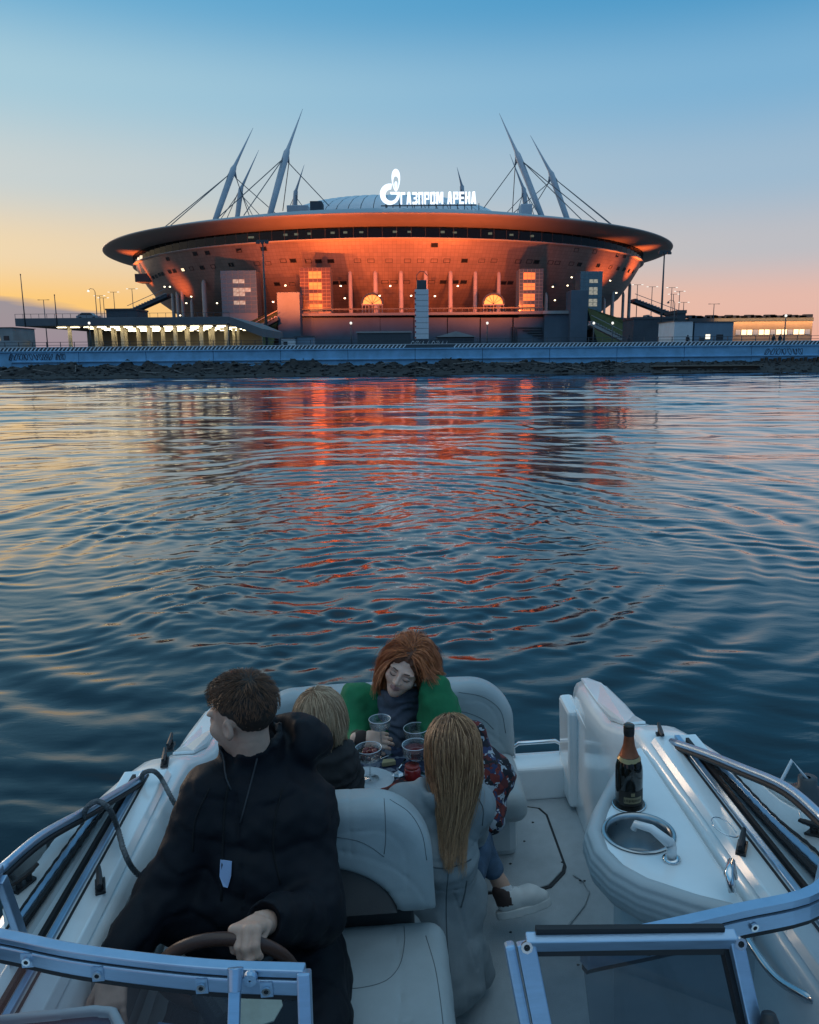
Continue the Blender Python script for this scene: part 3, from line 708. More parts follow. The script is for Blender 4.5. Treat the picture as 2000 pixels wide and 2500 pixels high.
# ------------------------------------------------------------------ roof sign
def sign():
    D = 345.0
    e = empty('illuminated_sign', (0, D, 0)); tag(e, 'glowing white letter sign with flame emblem on the stadium roof', 'sign')
    M_let = glow('sign_light', (.92, .96, 1.0), 1.15)
    a, b = PY(978, 498, D), PY(1158, 467, D); W = b.x - a.x; Hh = b.z - a.z; base = (PY(978, 498, D).z + PY(1158, 498, D).z) / 2; th = .6
    txt = 'ГАЗПРОМ АРЕНА'; u = W / 13.1; x = a.x
    S = .33
    G = {'Г': [[0, 0, S, 1], [S, .8, .95, 1]], 'П': [[0, 0, S, 1], [1 - S, 0, 1, 1], [S, .8, 1 - S, 1]], 'Р': [[0, 0, S, 1], [S, .82, 1, 1], [1 - S * .9, .5, 1, .82], [S, .38, 1, .5]],
         'О': [[0, .04, S, .96], [1 - S, .04, 1, .96], [.1, .84, .9, 1], [.1, 0, .9, .16]], 'Е': [[0, 0, S, 1], [S, .82, .95, 1], [S, .42, .9, .58], [S, 0, .95, .18]],
         'Н': [[0, 0, S, 1], [1 - S, 0, 1, 1], [S, .42, 1 - S, .6]], 'З': [[0, .8, .9, 1], [.25, .43, .85, .57], [0, 0, .9, .2], [1 - S, .57, 1, .9], [1 - S, .1, 1, .43]]}
    for ch in txt:
        if ch == ' ': x += u * .55; continue
        w = u * (1.25 if ch == 'М' else .9); mb = MB()
        P = lambda p, q: (x + p * w, base + q * Hh)
        if ch in G:
            for r_ in G[ch]: mb.prism([P(r_[0], r_[1]), P(r_[2], r_[1]), P(r_[2], r_[3]), P(r_[0], r_[3])], 'y', -th / 2, th / 2)
        elif ch == 'А':
            mb.prism([P(0, 0), P(.36, 0), P(.55, 1), P(.24, 1)], 'y', -th / 2, th / 2); mb.prism([P(.64, 0), P(1, 0), P(.76, 1), P(.45, 1)], 'y', -th / 2, th / 2); mb.prism([P(.3, .2), P(.7, .2), P(.68, .36), P(.32, .36)], 'y', -th / 2, th / 2)
        elif ch == 'М':
            mb.prism([P(0, 0), P(.27, 0), P(.27, 1), P(0, 1)], 'y', -th / 2, th / 2); mb.prism([P(.73, 0), P(1, 0), P(1, 1), P(.73, 1)], 'y', -th / 2, th / 2)
            mb.prism([P(.27, 1), P(.27, .62), P(.4, .08), P(.6, .08), P(.73, .62), P(.73, 1), P(.62, 1), P(.5, .5), P(.38, 1)], 'y', -th / 2, th / 2)
        mb.build('letter', M_let, e, fix=True); x += w + u * .16
    # emblem: round G with a flame
    c0 = PY(952, 474, D); k = 23 / F * D; cx, cz = c0.x, c0.z
    out = [(cx + k * math.cos(t), cz + k * math.sin(t)) for t in np.linspace(R(78), R(360), 40)]
    inn = [(cx + .12 * k + .56 * k * math.cos(t), cz - .08 * k + .56 * k * math.sin(t)) for t in np.linspace(R(88), R(352), 40)]
    mb = MB()
    for i in range(39): mb.prism([out[i], out[i + 1], inn[i + 1], inn[i]], 'y', -th / 2, th / 2)
    mb.prism([(cx + .1 * k, cz - .02 * k), (cx + 1.0 * k, cz - .02 * k), (cx + 1.0 * k, cz + .2 * k), (cx + .02 * k, cz + .2 * k)], 'y', -th / 2 - .02, th / 2 + .02)
    mb.build('emblem', M_let, e)
    fx, fz, fh, fw_ = cx + .62 * k, cz + .28 * k, 2.1 * k, .40 * k
    def drop(s_, z0): return [(fx + fw_ * s_ * math.sin(t) * (1 - .25 * math.cos(t)) * 1.05, fz + z0 + fh * s_ * (.5 - .5 * math.cos(t)) ** 1.0) for t in np.linspace(0, math.pi, 14)] 
    def loop(s_, z0): r_ = drop(s_, z0); l_ = [(2 * fx - p[0], p[1]) for p in reversed(r_[1:-1])]; return r_ + l_
    o_, i_ = loop(1, 0), loop(.62, .06 * fh); mb = MB()
    for i in range(len(o_)): j = (i + 1) % len(o_); mb.prism([o_[i], o_[j], i_[j], i_[i]], 'y', -th / 2, th / 2)
    mb.prism(loop(.34, .1 * fh), 'y', -th / 2, th / 2); mb.build('flame', M_let, e)
    fr = MB()
    for q in range(14): xx = a.x - 6 + q * (W + 8) / 13; fr.box((xx - .15, .5, base - 4), (xx + .15, .8, base + .3))
    fr.box((a.x - 8, .5, base - .6), (b.x + 1, .9, base - .2)); fr.box((a.x - 8, .5, base - 3.4), (b.x + 1, 9, base - 2.4)); fr.build('sign_frame', M_dark, e)
sign()
# ------------------------------------------------------------------ white striped tower with a dark head
def striped():
    D = 150; a, b = PY(1014, 850, D), PY(1046, 707, D); e = empty('striped_tower', ((a.x + b.x) / 2, D, GZ)); w = (b.x - a.x) / 2; hh = b.z - GZ
    tag(e, 'slim white clad tower with dark head standing before the podium', 'tower')
    n = 11; M_w = mat('white_cladding', (.62, .66, .7), .5, var=.06); M_r = mat('red_trim', (.35, .07, .06), .6)
    for k in range(n): MB().box((-w, -w, hh * k / n + .03), (w, w, hh * (k + 1) / n - .03)).build('cladding_panel', M_w, e, bevel=.03)
    MB().box((-w * .95, -w * .95, 0), (w * .95, w * .95, hh)).build('core', M_dark, e)
    for k in range(n): MB().box((-w - .12, -w - .05, hh * k / n + .2), (-w + .18, -w + .3, hh * (k + .5) / n)).build('trim', M_r, e)
    MB().box((-w * .72, -w * .7, hh), (w * .72, w * .7, hh + 1.6)).build('head', M_dark, e, bevel=.08)
    MB().tube([(-w * .7, 0, hh + 1.5), (-w * .7, 0, hh + 2.6), (-w * .2, 0, hh + 3.2), (w * .4, 0, hh + 3.1), (w * .9, 0, hh + 2.4)], .07, 6).build('bracket', M_dark, e, smooth=True)
striped()
# ------------------------------------------------------------------ tall light masts and street lamps
M_lampw = glow('lamp_white', (1, .93, .8), 1.0)
def tallmast(px, py0, py1, D, lab):
    a, b = PY(px, py1, D), PY(px, py0, D); e = empty('light_mast', (a.x, D, GZ)); hh = b.z - GZ
    MB().tube([(0, 0, 0), (0, 0, hh * .5), (0, 0, hh)], [.32, .24, .15], 8).build('pole', M_dark, e, smooth=True)
    hd = MB().box((-1.3, -.5, hh), (1.3, .5, hh + .35)).build('head', M_dark, e)
    for x in (-1, 0, 1): MB().box((x - .4, -.7, hh - .5), (x + .4, -.2, hh)).build('lamp', M_dark, e)
    tag(e, lab, 'light mast')
tallmast(652, 590, 850, 190, 'tall dark light mast before the left glass stair tower')
tallmast(1611, 616, 850, 190, 'tall dark light mast before the grassy slope right of the stadium')
def lamp(px, py0, D, kind, lab, grp, lit=True, base=None):
    a = PY(px, py0, D); z0 = GZ if base is None else base; e = empty('street_lamp', (a.x, D, z0)); hh = a.z - z0; k = D / 300
    pole = MB().tube([(0, 0, 0), (0, 0, hh)], [.16 * k + .05, .08 * k + .03], 6)
    ml = M_lampw if lit else M_dark
    if kind == 'T':
        pole.tube([(-1.6 * k, 0, hh), (1.6 * k, 0, hh)], .07 * k, 5)
        for x in (-1.7, 1.7): MB().box((x * k - .34 * k, -.2 * k, hh - .08 * k), (x * k + .34 * k, .2 * k, hh + .1 * k)).build('lamp_head', ml, e)
    elif kind == 'C':
        pole.tube([(0, 0, hh), (-.5 * k, 0, hh + .9 * k), (-1.6 * k, 0, hh + 1.1 * k), (-2.4 * k, 0, hh + .5 * k)], .09 * k, 5)
        MB().lathe([(.05, .5 * k), (.5 * k, 0), (.35 * k, -.25 * k), (0.01, -.3 * k)], 8, (-2.4 * k, 0, hh + .2 * k)).build('lamp_head', ml, e)
    elif kind == 'G':
        MB().lathe([(.02, -.2), (.15, -.13), (.19, 0), (.14, .14), (.02, .2)], 10, (0, 0, hh + .25)).build('globe', ml, e, smooth=True)
    else: MB().box((-.12 * k, -.1, hh), (.12 * k, .1, hh + .5 * k)).build('tip', M_dark, e)
    pole.build('pole', M_dark, e, smooth=True); tag(e, lab, 'street lamp', grp)
VL = 'lit twin-headed street lamp beyond the viaduct left of the stadium'
for px, py in ((243, 722), (277, 713), (322, 705), (252, 727)): lamp(px, py, 330, 'T', VL, 'lamps beyond the viaduct')
VR = 'lit twin-headed street lamp beyond the stairs right of the stadium'
for px, py in ((1557, 695), (1593, 700), (1641, 702), (1660, 711), (1670, 738), (1645, 718)): lamp(px, py, 330, 'T', VR, 'lamps beyond the right stairs')
lamp(50, 672, 150, 'P', 'thin bare pole standing on the viaduct deck by its open end', 'viaduct poles', base=8.2); lamp(133, 722, 150, 'P', 'short thin pole standing on the viaduct deck', 'viaduct poles', base=8.2)
lamp(106, 732, 200, 'T', 'dark unlit twin-headed lamp behind the viaduct deck', None, False); lamp(232, 712, 180, 'C', 'curved-arm street lamp standing behind the viaduct deck', None)
lamp(1648, 740, 180, 'C', 'curved-arm street lamp by the stairs right of the stadium', None, False); lamp(1744, 742, 260, 'T', 'dark unlit twin-headed lamp above the long low building', None, False)
for px in (218, 557, 857, 1190, 1450, 1496, 1919): lamp(px, 793 if px < 1900 else 775, 122, 'G', 'promenade lamp post with one small globe behind the railing', 'promenade globe lamps', px != 557)
# ------------------------------------------------------------------ viaduct with the lit car park below
def viaduct():
    D = 150; a, b = PY(38, 800, D), PY(560, 790, D); e = empty('viaduct', (0, 0, 0)); tag(e, 'low dark viaduct with a brightly lit car park beneath its deck', 'viaduct')
    zt = PY(300, 775, D).z; zb = PY(300, 794, D).z
    M_v = mat('viaduct_concrete', (.11, .12, .135), .8, var=.2, scale=.2)
    MB().box((a.x, D, zb), (b.x, D + 34, zt)).build('deck', M_v, e, bevel=.05); c = PY(640, 812, D - 4)
    MB().add([(b.x, D, zb), (c.x, D - 4, c.z - .7), (c.x, D + 20, c.z - .7), (b.x, D + 34, zb), (b.x, D, zt), (c.x, D - 4, c.z + .7), (c.x, D + 20, c.z + .7), (b.x, D + 34, zt)], [(0, 1, 2, 3), (4, 5, 6, 7), (0, 1, 5, 4), (1, 2, 6, 5), (2, 3, 7, 6), (3, 0, 4, 7)]).build('ramp', M_v, e)
    MB().box((a.x, D + 33, GZ), (b.x, D + 34, zb)).build('back_wall', mat('carpark_wall', (.22, .2, .15), .8), e)
    for k in range(28): xx = a.x + (b.x - a.x) * k / 27; MB().box((xx - .03, D + .2, zt), (xx + .03, D + .26, zt + .75)).build('rail_post', M_dark, e)
    MB().box((a.x, D + .2, zt + .72), (b.x, D + .27, zt + .78)).build('rail', M_dark, e)
    x = PY(130, 800, D).x; rows = ((3, 0), (11, .8), (20, .3), (28, .9)); lm = glow('carpark_lamp', (1, .85, .55), 8); cm = mat('carpark_column', (.62, .55, .4), .75, var=.1)
    l0 = None; c0 = None; span = b.x - x
    for q, (dy, off) in enumerate(rows):
        n = 13
        for k in range(n):
            xx = x + span * (k + off) / n + (dy * .1)
            if xx > b.x - .5: continue
            if l0 is None: l = l0 = MB().box((-.75, -.35, -.22), (.75, .35, -.12)).build('ceiling_lamp', lm, e)
            else: l = link(bpy.data.objects.new('ceiling_lamp', l0.data), e)
            l.location = (xx, D + dy, zb - .02)
            if q < 3 and (k + q) % 2 == 0 or q == 1:
                if c0 is None: c = c0 = MB().box((-.28, -.28, GZ), (.28, .28, zb)).build('column', cm, e, bevel=.05)
                else: c = link(bpy.data.objects.new('column', c0.data), e)
                c.location = (xx + .9, D + dy + 1.2, 0)
    MB().tube([(0, 0, GZ + .8), (0, 0, GZ + 2.4)], [2.9, 3.4], 20).build('abutment', mat('abutment', (.42, .45, .47), .8), e).location = (PY(24, 820, D + 2).x, D + 2, 0)
viaduct()
# ------------------------------------------------------------------ parked car on the viaduct, sheds, containers
def shed(name, px0, px1, py0, py1, D, depth, mw, lab, cat, roof=None, wins=(), door=None, mr=None):
    a, b = PY(px0, py1, D), PY(px1, py0, D); e = empty(name, ((a.x + b.x) / 2, D, GZ)); w = (b.x - a.x) / 2; hh = b.z - GZ
    MB().box((-w, 0, 0), (w, depth, hh)).build('wall', mw, e, bevel=.03)
    if roof == 'gable': MB().prism([(-w - .3, hh), (w + .3, hh), (0, hh + w * .3)], 'y', -.4, depth + .2).build('roof', mr or M_dark, e)
    else: MB().box((-w - .2, -.2, hh), (w + .2, depth + .2, hh + (.12 if roof is None else roof))).build('roof', mr or M_dark, e)
    for (u, v, ww, wh, m) in wins:
        x = -w + 2 * w * u; z = hh * v; f = MB().box((x - ww - .06, -.06, z - wh - .06), (x + ww + .06, .02, z + wh + .06)).build('window', M_wframe, e); MB().box((x - ww, -.09, z - wh), (x + ww, -.05, z + wh)).build('pane', m, f)
    if door is not None: x = -w + 2 * w * door; MB().box((x - .5, -.06, 0), (x + .5, .02, 2.1)).build('door', M_dark, e)
    tag(e, lab, cat); return e
M_bw = mat('white_render', (.62, .64, .66), .8, var=.1, scale=.5); M_bb = mat('blue_cladding', (.17, .24, .31), .6, var=.15, scale=.5)
shed('pavilion', 1644, 1693, 784, 848, 160, 10, M_bw, 'small white walled block joined to the blue pavilion', 'pavilion'); shed('pavilion', 1693.5, 1792, 786, 848, 160.3, 10, M_bb, 'flat-roofed blue clad pavilion beside the white block', 'pavilion', wins=((.35, .45, .45, .45, glow('pavilion_window', (1, .9, .7), 1.2)), (.66, .42, .6, .5, M_wpane)), door=.2)
sb = shed('terminal_building', 1680, 1985, 783, 850, 300, 20, mat('terminal_wall', (.42, .30, .20), .8, var=.12, scale=.2), 'long low orange-lit terminal building with rows of square windows', 'building', roof=1.2, wins=tuple((.40 + .047 * k, .62, .9, .9, M_wlit if k % 3 else M_bw) for k in range(13)))
for k in range(26):
    o = MB().box((-1.2, 0, 0), (1.2 + .6 * (k % 3), 2, .6 + .5 * ((k * 7) % 4) / 3)).build('roof_unit', M_dark, sb); o.location = (-23 + 1.8 * k, 3, PY(1840, 783, 300).z - GZ + 1.2)
gl = bpy.data.lights.new('eaves_light', 'AREA'); gl.shape = 'RECTANGLE'; gl.size = 40; gl.size_y = .5; gl.energy = 2600; gl.color = (1, .5, .2)
go = link(bpy.data.objects.new('eaves_light', gl), sb); go.location = (7, -2.2, PY(1840, 783, 300).z - GZ + .9); go.rotation_euler = (R(25), 0, 0)
shed('storage_block', 1545, 1655, 778, 850, 235, 12, M_dconc, 'dark low block behind the right stairs', 'building', roof=.6); shed('kiosk_block', 1650, 1675, 765, 850, 250, 12, M_dconc, 'dark square block with roof railing behind the blue pavilion', 'building', roof=1)
shed('gatehouse', 262, 330, 757, 800, 250, 12, M_dconc, 'dark flat gatehouse behind the viaduct deck', 'building', roof=.5)
shed('site_container', 688, 720, 826, 850, 128, 2.4, M_bw, 'white site container behind the promenade railing', 'container', wins=((.3, .6, .25, .25, M_wpane),)); shed('site_container', 721, 765, 822, 850, 129, 2.4, M_bb, 'blue site container next to the white container', 'container')
shed('bus_shelter', 873, 1003, 812, 850, 135, 3, M_dark, 'long dark flat-roofed shelter behind the promenade railing', 'shelter', roof=.25, mr=M_conc)
shed('gable_shed', 1068, 1158, 822, 850, 132, 4, M_dconc, 'low gable-roofed shed before the podium wall', 'shed', roof='gable', mr=M_conc)
shed('far_house', -20, 30, 800, 850, 170, 10, M_conc, 'pale low house by the open end of the viaduct', 'building', wins=((.3, .6, .5, .5, M_wlit), (.7, .6, .5, .5, M_wpane)))
def graffiti_board(px0, px1, lab):
    a, b = PY(px0, 850, 118.6), PY(px1, 829, 118.6); e = empty('graffiti_board', ((a.x + b.x) / 2, 118.6, GZ)); w = (b.x - a.x) / 2; hh = b.z - GZ
    MB().box((-w, 0, 0), (w, .08, hh)).build('board', mat('board_dark', (.05, .06, .08), .7), e); mb = MB()
    for q in range(4):
        mb.tube([(-w + 2 * w * (q + .5) / 4 + .32 * math.cos(t * 1.3 + q), -.03, hh * .5 + hh * .36 * math.sin(t * 1.9 + q)) for t in np.linspace(0, 5, 16)], .04, 4)
    mb.build('scrawl', M_white, e); tag(e, lab, 'board')
graffiti_board(1000, 1047, 'dark board with white scrawls, below the striped tower'); graffiti_board(1051, 1092, 'dark board with white scrawls, between the tower and the gable shed')
def tiny_car(px, py, D, z, lab):
    p = PY(px, py, D); e = empty('parked_car', (p.x, D, z)); m = mat('car_paint_far', (.2, .22, .25), .3, spec=.7)
    MB().prism([(-2.1, .3), (2.1, .3), (2.15, .8), (1.3, .9), (.7, 1.4), (-1.0, 1.42), (-1.8, .92), (-2.15, .8)], 'y', -.85, .85).build('body', m, e, bevel=.08)
    MB().prism([(.65, 1.33), (1.15, .95), (-1.55, .95), (-.98, 1.35)], 'y', -.87, .87).build('windows', M_wpane, e)
    for x in (-1.3, 1.3):
        for y in (-.8, .65): MB().lathe([(.01, 0), (.32, 0), (.34, .1), (.32, .2), (.01, .2)], 12, M=Matrix.Translation((x, y + .15, .33)) @ Matrix.Rotation(R(90), 4, 'X')).build('wheel', M_dark, e)
    tag(e, lab, 'car')
tiny_car(216, 768, 160, PY(300, 775, 150).z, 'small grey car standing on the viaduct deck')
def pedestrian(px, D, h, mtop, lab, lean=0):
    p = PY(px, 850, D); e = empty('person', (p.x, D, GZ)); s_ = h / 1.75; mb = MB()
    prof = [(.02, .0), (.13, .02), (.12, .5), (.16, .85), (.2, 1.05), (.22, 1.35), (.16, 1.48), (.06, 1.52), (.07, 1.56), (.1, 1.62), (.105, 1.7), (.06, 1.77), (.01, 1.78)]
    mb.lathe([(r_ * s_, z * s_) for r_, z in prof], 10)
    for sx in (-1, 1): mb.tube([(sx * .2 * s_, 0, 1.4 * s_), (sx * .27 * s_, -.02, 1.1 * s_), (sx * .24 * s_, -.12, .85 * s_)], [.06 * s_, .05 * s_, .04 * s_], 6)
    mb.build('body', mtop, e, smooth=True); tag(e, lab, 'person', 'people strolling on the promenade')
M_pd = mat('far_clothes', (.03, .03, .04), .9)
for px, lab in ((1678, 'dark clothed person standing before the white block'), (1887, 'dark clothed person standing on the promenade right of the blue pavilion'), (1903, 'dark clothed person walking on the promenade right of the blue pavilion'), (1536, 'dark clothed person at the railing below the grassy slope')): pedestrian(px, 121, 1.75, M_pd, lab)
# a few dark tree masses behind the embankment

# ================================================================== sculpting tools (signed distance shapes -> smooth meshes)
def surfnet(f, lo, hi, res, cull=4):
    lo = np.array(lo, float); hi = np.array(hi, float)
    n = np.maximum(2, np.ceil((hi - lo) / (res * cull)).astype(int)) * cull + 1
    ax = [lo[i] + res * np.arange(n[i]) for i in range(3)]
    cn = (n - 1) // cull
    cc = np.stack(np.meshgrid(*[lo[i] + res * cull * (np.arange(cn[i]) + .5) for i in range(3)], indexing='ij'), -1)
    cd = f(cc.reshape(-1, 3)).reshape(cn)
    near = np.abs(cd) < res * cull * 1.35
    D = np.repeat(np.repeat(np.repeat(np.where(cd > 0, 1., -1.), cull, 0), cull, 1), cull, 2)
    D = np.pad(D, ((0, 1), (0, 1), (0, 1)), mode='edge')
    mk = np.zeros(n, bool); r3 = np.repeat(np.repeat(np.repeat(near, cull, 0), cull, 1), cull, 2)
    for a in (0, 1):
        for b in (0, 1):
            for c in (0, 1): mk[a:a + r3.shape[0], b:b + r3.shape[1], c:c + r3.shape[2]] |= r3
    I = np.argwhere(mk); P = np.stack([ax[k][I[:, k]] for k in range(3)], -1)
    out = np.empty(len(P))
    for s in range(0, len(P), 400000): out[s:s + 400000] = f(P[s:s + 400000])
    D[mk] = out
    S = D < 0
    c8 = [S[a:n[0] - 1 + a, b:n[1] - 1 + b, c:n[2] - 1 + c] for a in (0, 1) for b in (0, 1) for c in (0, 1)]
    cnt = sum(x.astype(np.int8) for x in c8); act = (cnt > 0) & (cnt < 8)
    A = np.argwhere(act); idx = -np.ones(act.shape, int); idx[act] = np.arange(len(A))
    acc = np.zeros((len(A), 3)); w = np.zeros(len(A))
    corners = [(a, b, c) for a in (0, 1) for b in (0, 1) for c in (0, 1)]
    val = {k: D[A[:, 0] + k[0], A[:, 1] + k[1], A[:, 2] + k[2]] for k in corners}
    for k in corners:
        for d in range(3):
            if k[d] == 1: continue
            k2 = list(k); k2[d] = 1; v0, v1 = val[k], val[tuple(k2)]
            cr = (v0 < 0) != (v1 < 0); t = np.where(cr, v0 / np.where(cr, v0 - v1, 1), 0)
            q = np.repeat(np.array([k], float), len(A), 0); q[:, d] = t
            acc[cr] += q[cr]; w[cr] += 1
    V = lo + (A + acc / np.maximum(w, 1)[:, None]) * res
    Fs = []
    for d in range(3):
        sl0 = [slice(None)] * 3; sl1 = [slice(None)] * 3; sl0[d] = slice(0, -1); sl1[d] = slice(1, None)
        s0, s1 = S[tuple(sl0)], S[tuple(sl1)]
        E = np.argwhere(s0 != s1); o1, o2 = (d + 1) % 3, (d + 2) % 3
        E = E[(E[:, o1] > 0) & (E[:, o2] > 0) & (E[:, o1] < n[o1] - 1) & (E[:, o2] < n[o2] - 1)]
        if not len(E): continue
        def g(a, b):
            q = E.copy(); q[:, o1] -= a; q[:, o2] -= b; return idx[q[:, 0], q[:, 1], q[:, 2]]
        quad = np.stack([g(1, 1), g(0, 1), g(0, 0), g(1, 0)], -1)
        flip = ~s0[E[:, 0], E[:, 1], E[:, 2]]
        quad[flip] = quad[flip][:, ::-1]; Fs.append(quad)
    Fc = np.concatenate(Fs); Fc = Fc[(Fc >= 0).all(1)]
    return V, Fc
def vlen(a): return np.sqrt((a * a).sum(-1))
def cone(P, a, b, ra, rb):                      # tapered limb
    a = np.array(a, float); b = np.array(b, float); ab = b - a
    h = np.clip(((P - a) @ ab) / (ab @ ab), 0, 1); return vlen(P - a - h[:, None] * ab) - (ra + (rb - ra) * h)
def ell(P, c, r, M=None):
    q = P - np.array(c, float)
    if M is not None: q = q @ M
    r = np.array(r, float); k0 = vlen(q / r); k1 = vlen(q / (r * r)); return k0 * (k0 - 1) / np.maximum(k1, 1e-9)
def rbox(P, c, half, rad, M=None):
    q = P - np.array(c, float)
    if M is not None: q = q @ M
    q = np.abs(q) - (np.array(half, float) - rad); return vlen(np.maximum(q, 0)) + np.minimum(q.max(-1), 0) - rad
def smin(a, b, k): h = np.clip(.5 + .5 * (b - a) / k, 0, 1); return b + (a - b) * h - k * h * (1 - h)
def smax(a, b, k): return -smin(-a, -b, k)
def poly2d(x, y, pts):                          # signed distance to a polygon
    pts = np.array(pts, float); n = len(pts); d = np.full(len(x), 1e9); s = np.ones(len(x))
    for i in range(n):
        a = pts[i]; b = pts[i - 1]; e = b - a; wx = x - a[0]; wy = y - a[1]
        t = np.clip((wx * e[0] + wy * e[1]) / (e @ e), 0, 1); d = np.minimum(d, (wx - e[0] * t) ** 2 + (wy - e[1] * t) ** 2)
        c1 = y >= a[1]; c2 = y < b[1]; c3 = e[0] * wy > e[1] * wx
        s = np.where((c1 & c2 & c3) | (~c1 & ~c2 & ~c3), -s, s)
    return s * np.sqrt(d)
def extr(dxy, z, z0, z1, rad):                  # 2D shape pulled up from z0 to z1 with rounded edges
    dz = np.abs(z - (z0 + z1) / 2) - (z1 - z0) / 2 + rad; q = dxy + rad
    return np.sqrt(np.maximum(q, 0) ** 2 + np.maximum(dz, 0) ** 2) + np.minimum(np.maximum(q, dz), 0) - rad
class Noise:                                    # smooth random field made of many waves
    def __init__(s, seed, lam, n=24, aniso=(1, 1, 1)):
        q = np.random.default_rng(seed); d = q.normal(size=(n, 3)); d /= np.linalg.norm(d, axis=1)[:, None]
        s.k = d * (2 * math.pi / (lam * q.uniform(.6, 1.6, n)))[:, None] * np.array(aniso); s.p = q.uniform(0, 6.283, n); s.n = n
    def __call__(s, P): return np.sin(P @ s.k.T + s.p).sum(-1) * math.sqrt(2 / s.n) * .5
def sdf_obj(name, f, lo, hi, res, m, parent=None, smooth=True, fm=None):
    V, Fc = surfnet(f, lo, hi, res)
    fmats = None
    if fm is not None: fmats = fm(V[Fc].mean(1))
    return mesh_obj(name, V, Fc, m, parent, smooth, fmats)

# ================================================================== BOAT
BM = Matrix.Translation((0, 0, .25)) @ Matrix.Rotation(R(2), 4, 'Z') @ Matrix.Rotation(R(-2.5), 4, 'Y') @ Matrix.Translation((.14, 0, 0))
_BI = BM.inverted(); _bo = _BI @ Vector((0, 0, CAM_H)); _BR = _BI.to_3x3()
def BZ(px, py, h):                             # photo pixel -> boat coordinates on the level h above the cockpit floor
    d = _BR @ Vector(ray(px, py)); return _bo + d * ((h - _bo.z) / d.z)
def BY(px, py, y):
    d = _BR @ Vector(ray(px, py)); return _bo + d * ((y - _bo.y) / d.y)
def BX(px, py, x):
    d = _BR @ Vector(ray(px, py)); return _bo + d * ((x - _bo.x) / d.x)
def on_boat(name, loc=(0, 0, 0), rz=0): return empty(name, mat=BM @ Matrix.Translation(loc) @ Matrix.Rotation(rz, 4, 'Z'))
boat = on_boat('motor_boat'); tag(boat, 'white open motor boat with cream seats, seen from its bow', 'boat')
M_gel = mat('gelcoat', (.88, .90, .90), .22, var=.05, scale=3, bump=.02, bscale=20, coat=.6, rvar=.08)
M_gel2 = mat('gelcoat_satin', (.58, .61, .62), .4, var=.07, scale=4, bump=.04, bscale=90)
M_floor = mat('nonskid_floor', (.42, .46, .48), .75, var=.14, scale=5, bump=.35, bscale=260)
M_vinyl = mat('cream_vinyl', (.37, .41, .42), .5, var=.08, scale=7, bump=.10, bscale=320)
M_brown = mat('taupe_vinyl', (.115, .10, .095), .55, var=.15, scale=8, bump=.1, bscale=300)
M_alu = mat('brushed_aluminium', (.36, .50, .66), .32, metal=.75, var=.08, scale=14, bump=.06, bscale=120, stretch=(1, 1, 8))
M_chrome = mat('stainless_steel', (.72, .74, .76), .12, metal=1, var=.05, scale=8)
M_rub = mat('black_rubber', (.012, .012, .014), .6, var=.2)
M_wind = glass('windshield_glass', (.62, .68, .72), .015, .82, 1.5, dark=(.05, .07, .09))
M_side = glass('side_glass_smoked', (.62, .66, .68), .02, .90, 1.5, dark=(.08, .09, .10))
M_blackp = mat('black_plastic', (.02, .02, .022), .45, var=.2)

# hull (outside) lofted from bow to stern, deck edge rolled in
def hull():
    st = [(-3.1, .03, 1.0, .2), (-2.7, .38, .99, .06), (-2.0, .75, .96, -.1), (-1.0, 1.0, .92, -.2), (0, 1.17, .88, -.26), (.84, 1.235, .86, -.3), (.95, 1.225, .60, -.3), (2.3, 1.225, .60, -.3), (2.6, 1.175, .60, -.3), (2.92, 1.075, .58, -.3), (3.4, 1.055, .44, -.3), (3.95, 1.015, .40, -.28)]
    rows = []
    for y, b, top, keel in st:
        half = [(b * .94, top), (b, top - .05), (b * .99, top - .3), (b * .93, .0), (b * .8, -.15), (b * .45, keel * .75), (0, keel)]
        pts = half + [(-x, z) for x, z in reversed(half[:-1])]; rows.append([(x, y, z) for x, z in pts])
    mb = MB().grid(rows); n = len(rows[0]); mb.f.append(tuple((len(rows) - 1) * n + k for k in range(3, n - 3)))
    mb.build('hull', M_gel, boat, smooth=True)
    MB().tube([(b * 1.0 + .016, y, min(top, .60) - .06) for y, b, top, k in st], .022, 8).build('rub_rail', M_rub, boat, smooth=True)
    MB().tube([(-b * 1.0 - .016, y, min(top, .60) - .06) for y, b, top, k in st], .022, 8).build('rub_rail', M_rub, boat, smooth=True)
hull()
MB().add([(-1.02, .7, -.004), (1.02, .7, -.004), (1.0, 3.95, -.004), (-1.0, 3.95, -.004)], [(0, 1, 2, 3)]).build('cockpit_floor', M_floor, boat)
# foredeck over the cabin (the photographer stands here)
MB().grid([[(-1.05 * w, y, .86 + .03 * (1 - abs(t)))  if True else 0 for t, w in ((-1, 1), )] + [(1.08 * k * b, y, .86 + .05 * (1 - k * k)) for k in np.linspace(-.98, .98, 9)] for y, b, w in ((-2.9, .15, .12), (-2.2, .6, .6), (-1.2, .9, .9), (0, 1.02, 1.0), (1.0, 1.05, 1.02))]).build('foredeck', M_gel, boat, smooth=True)

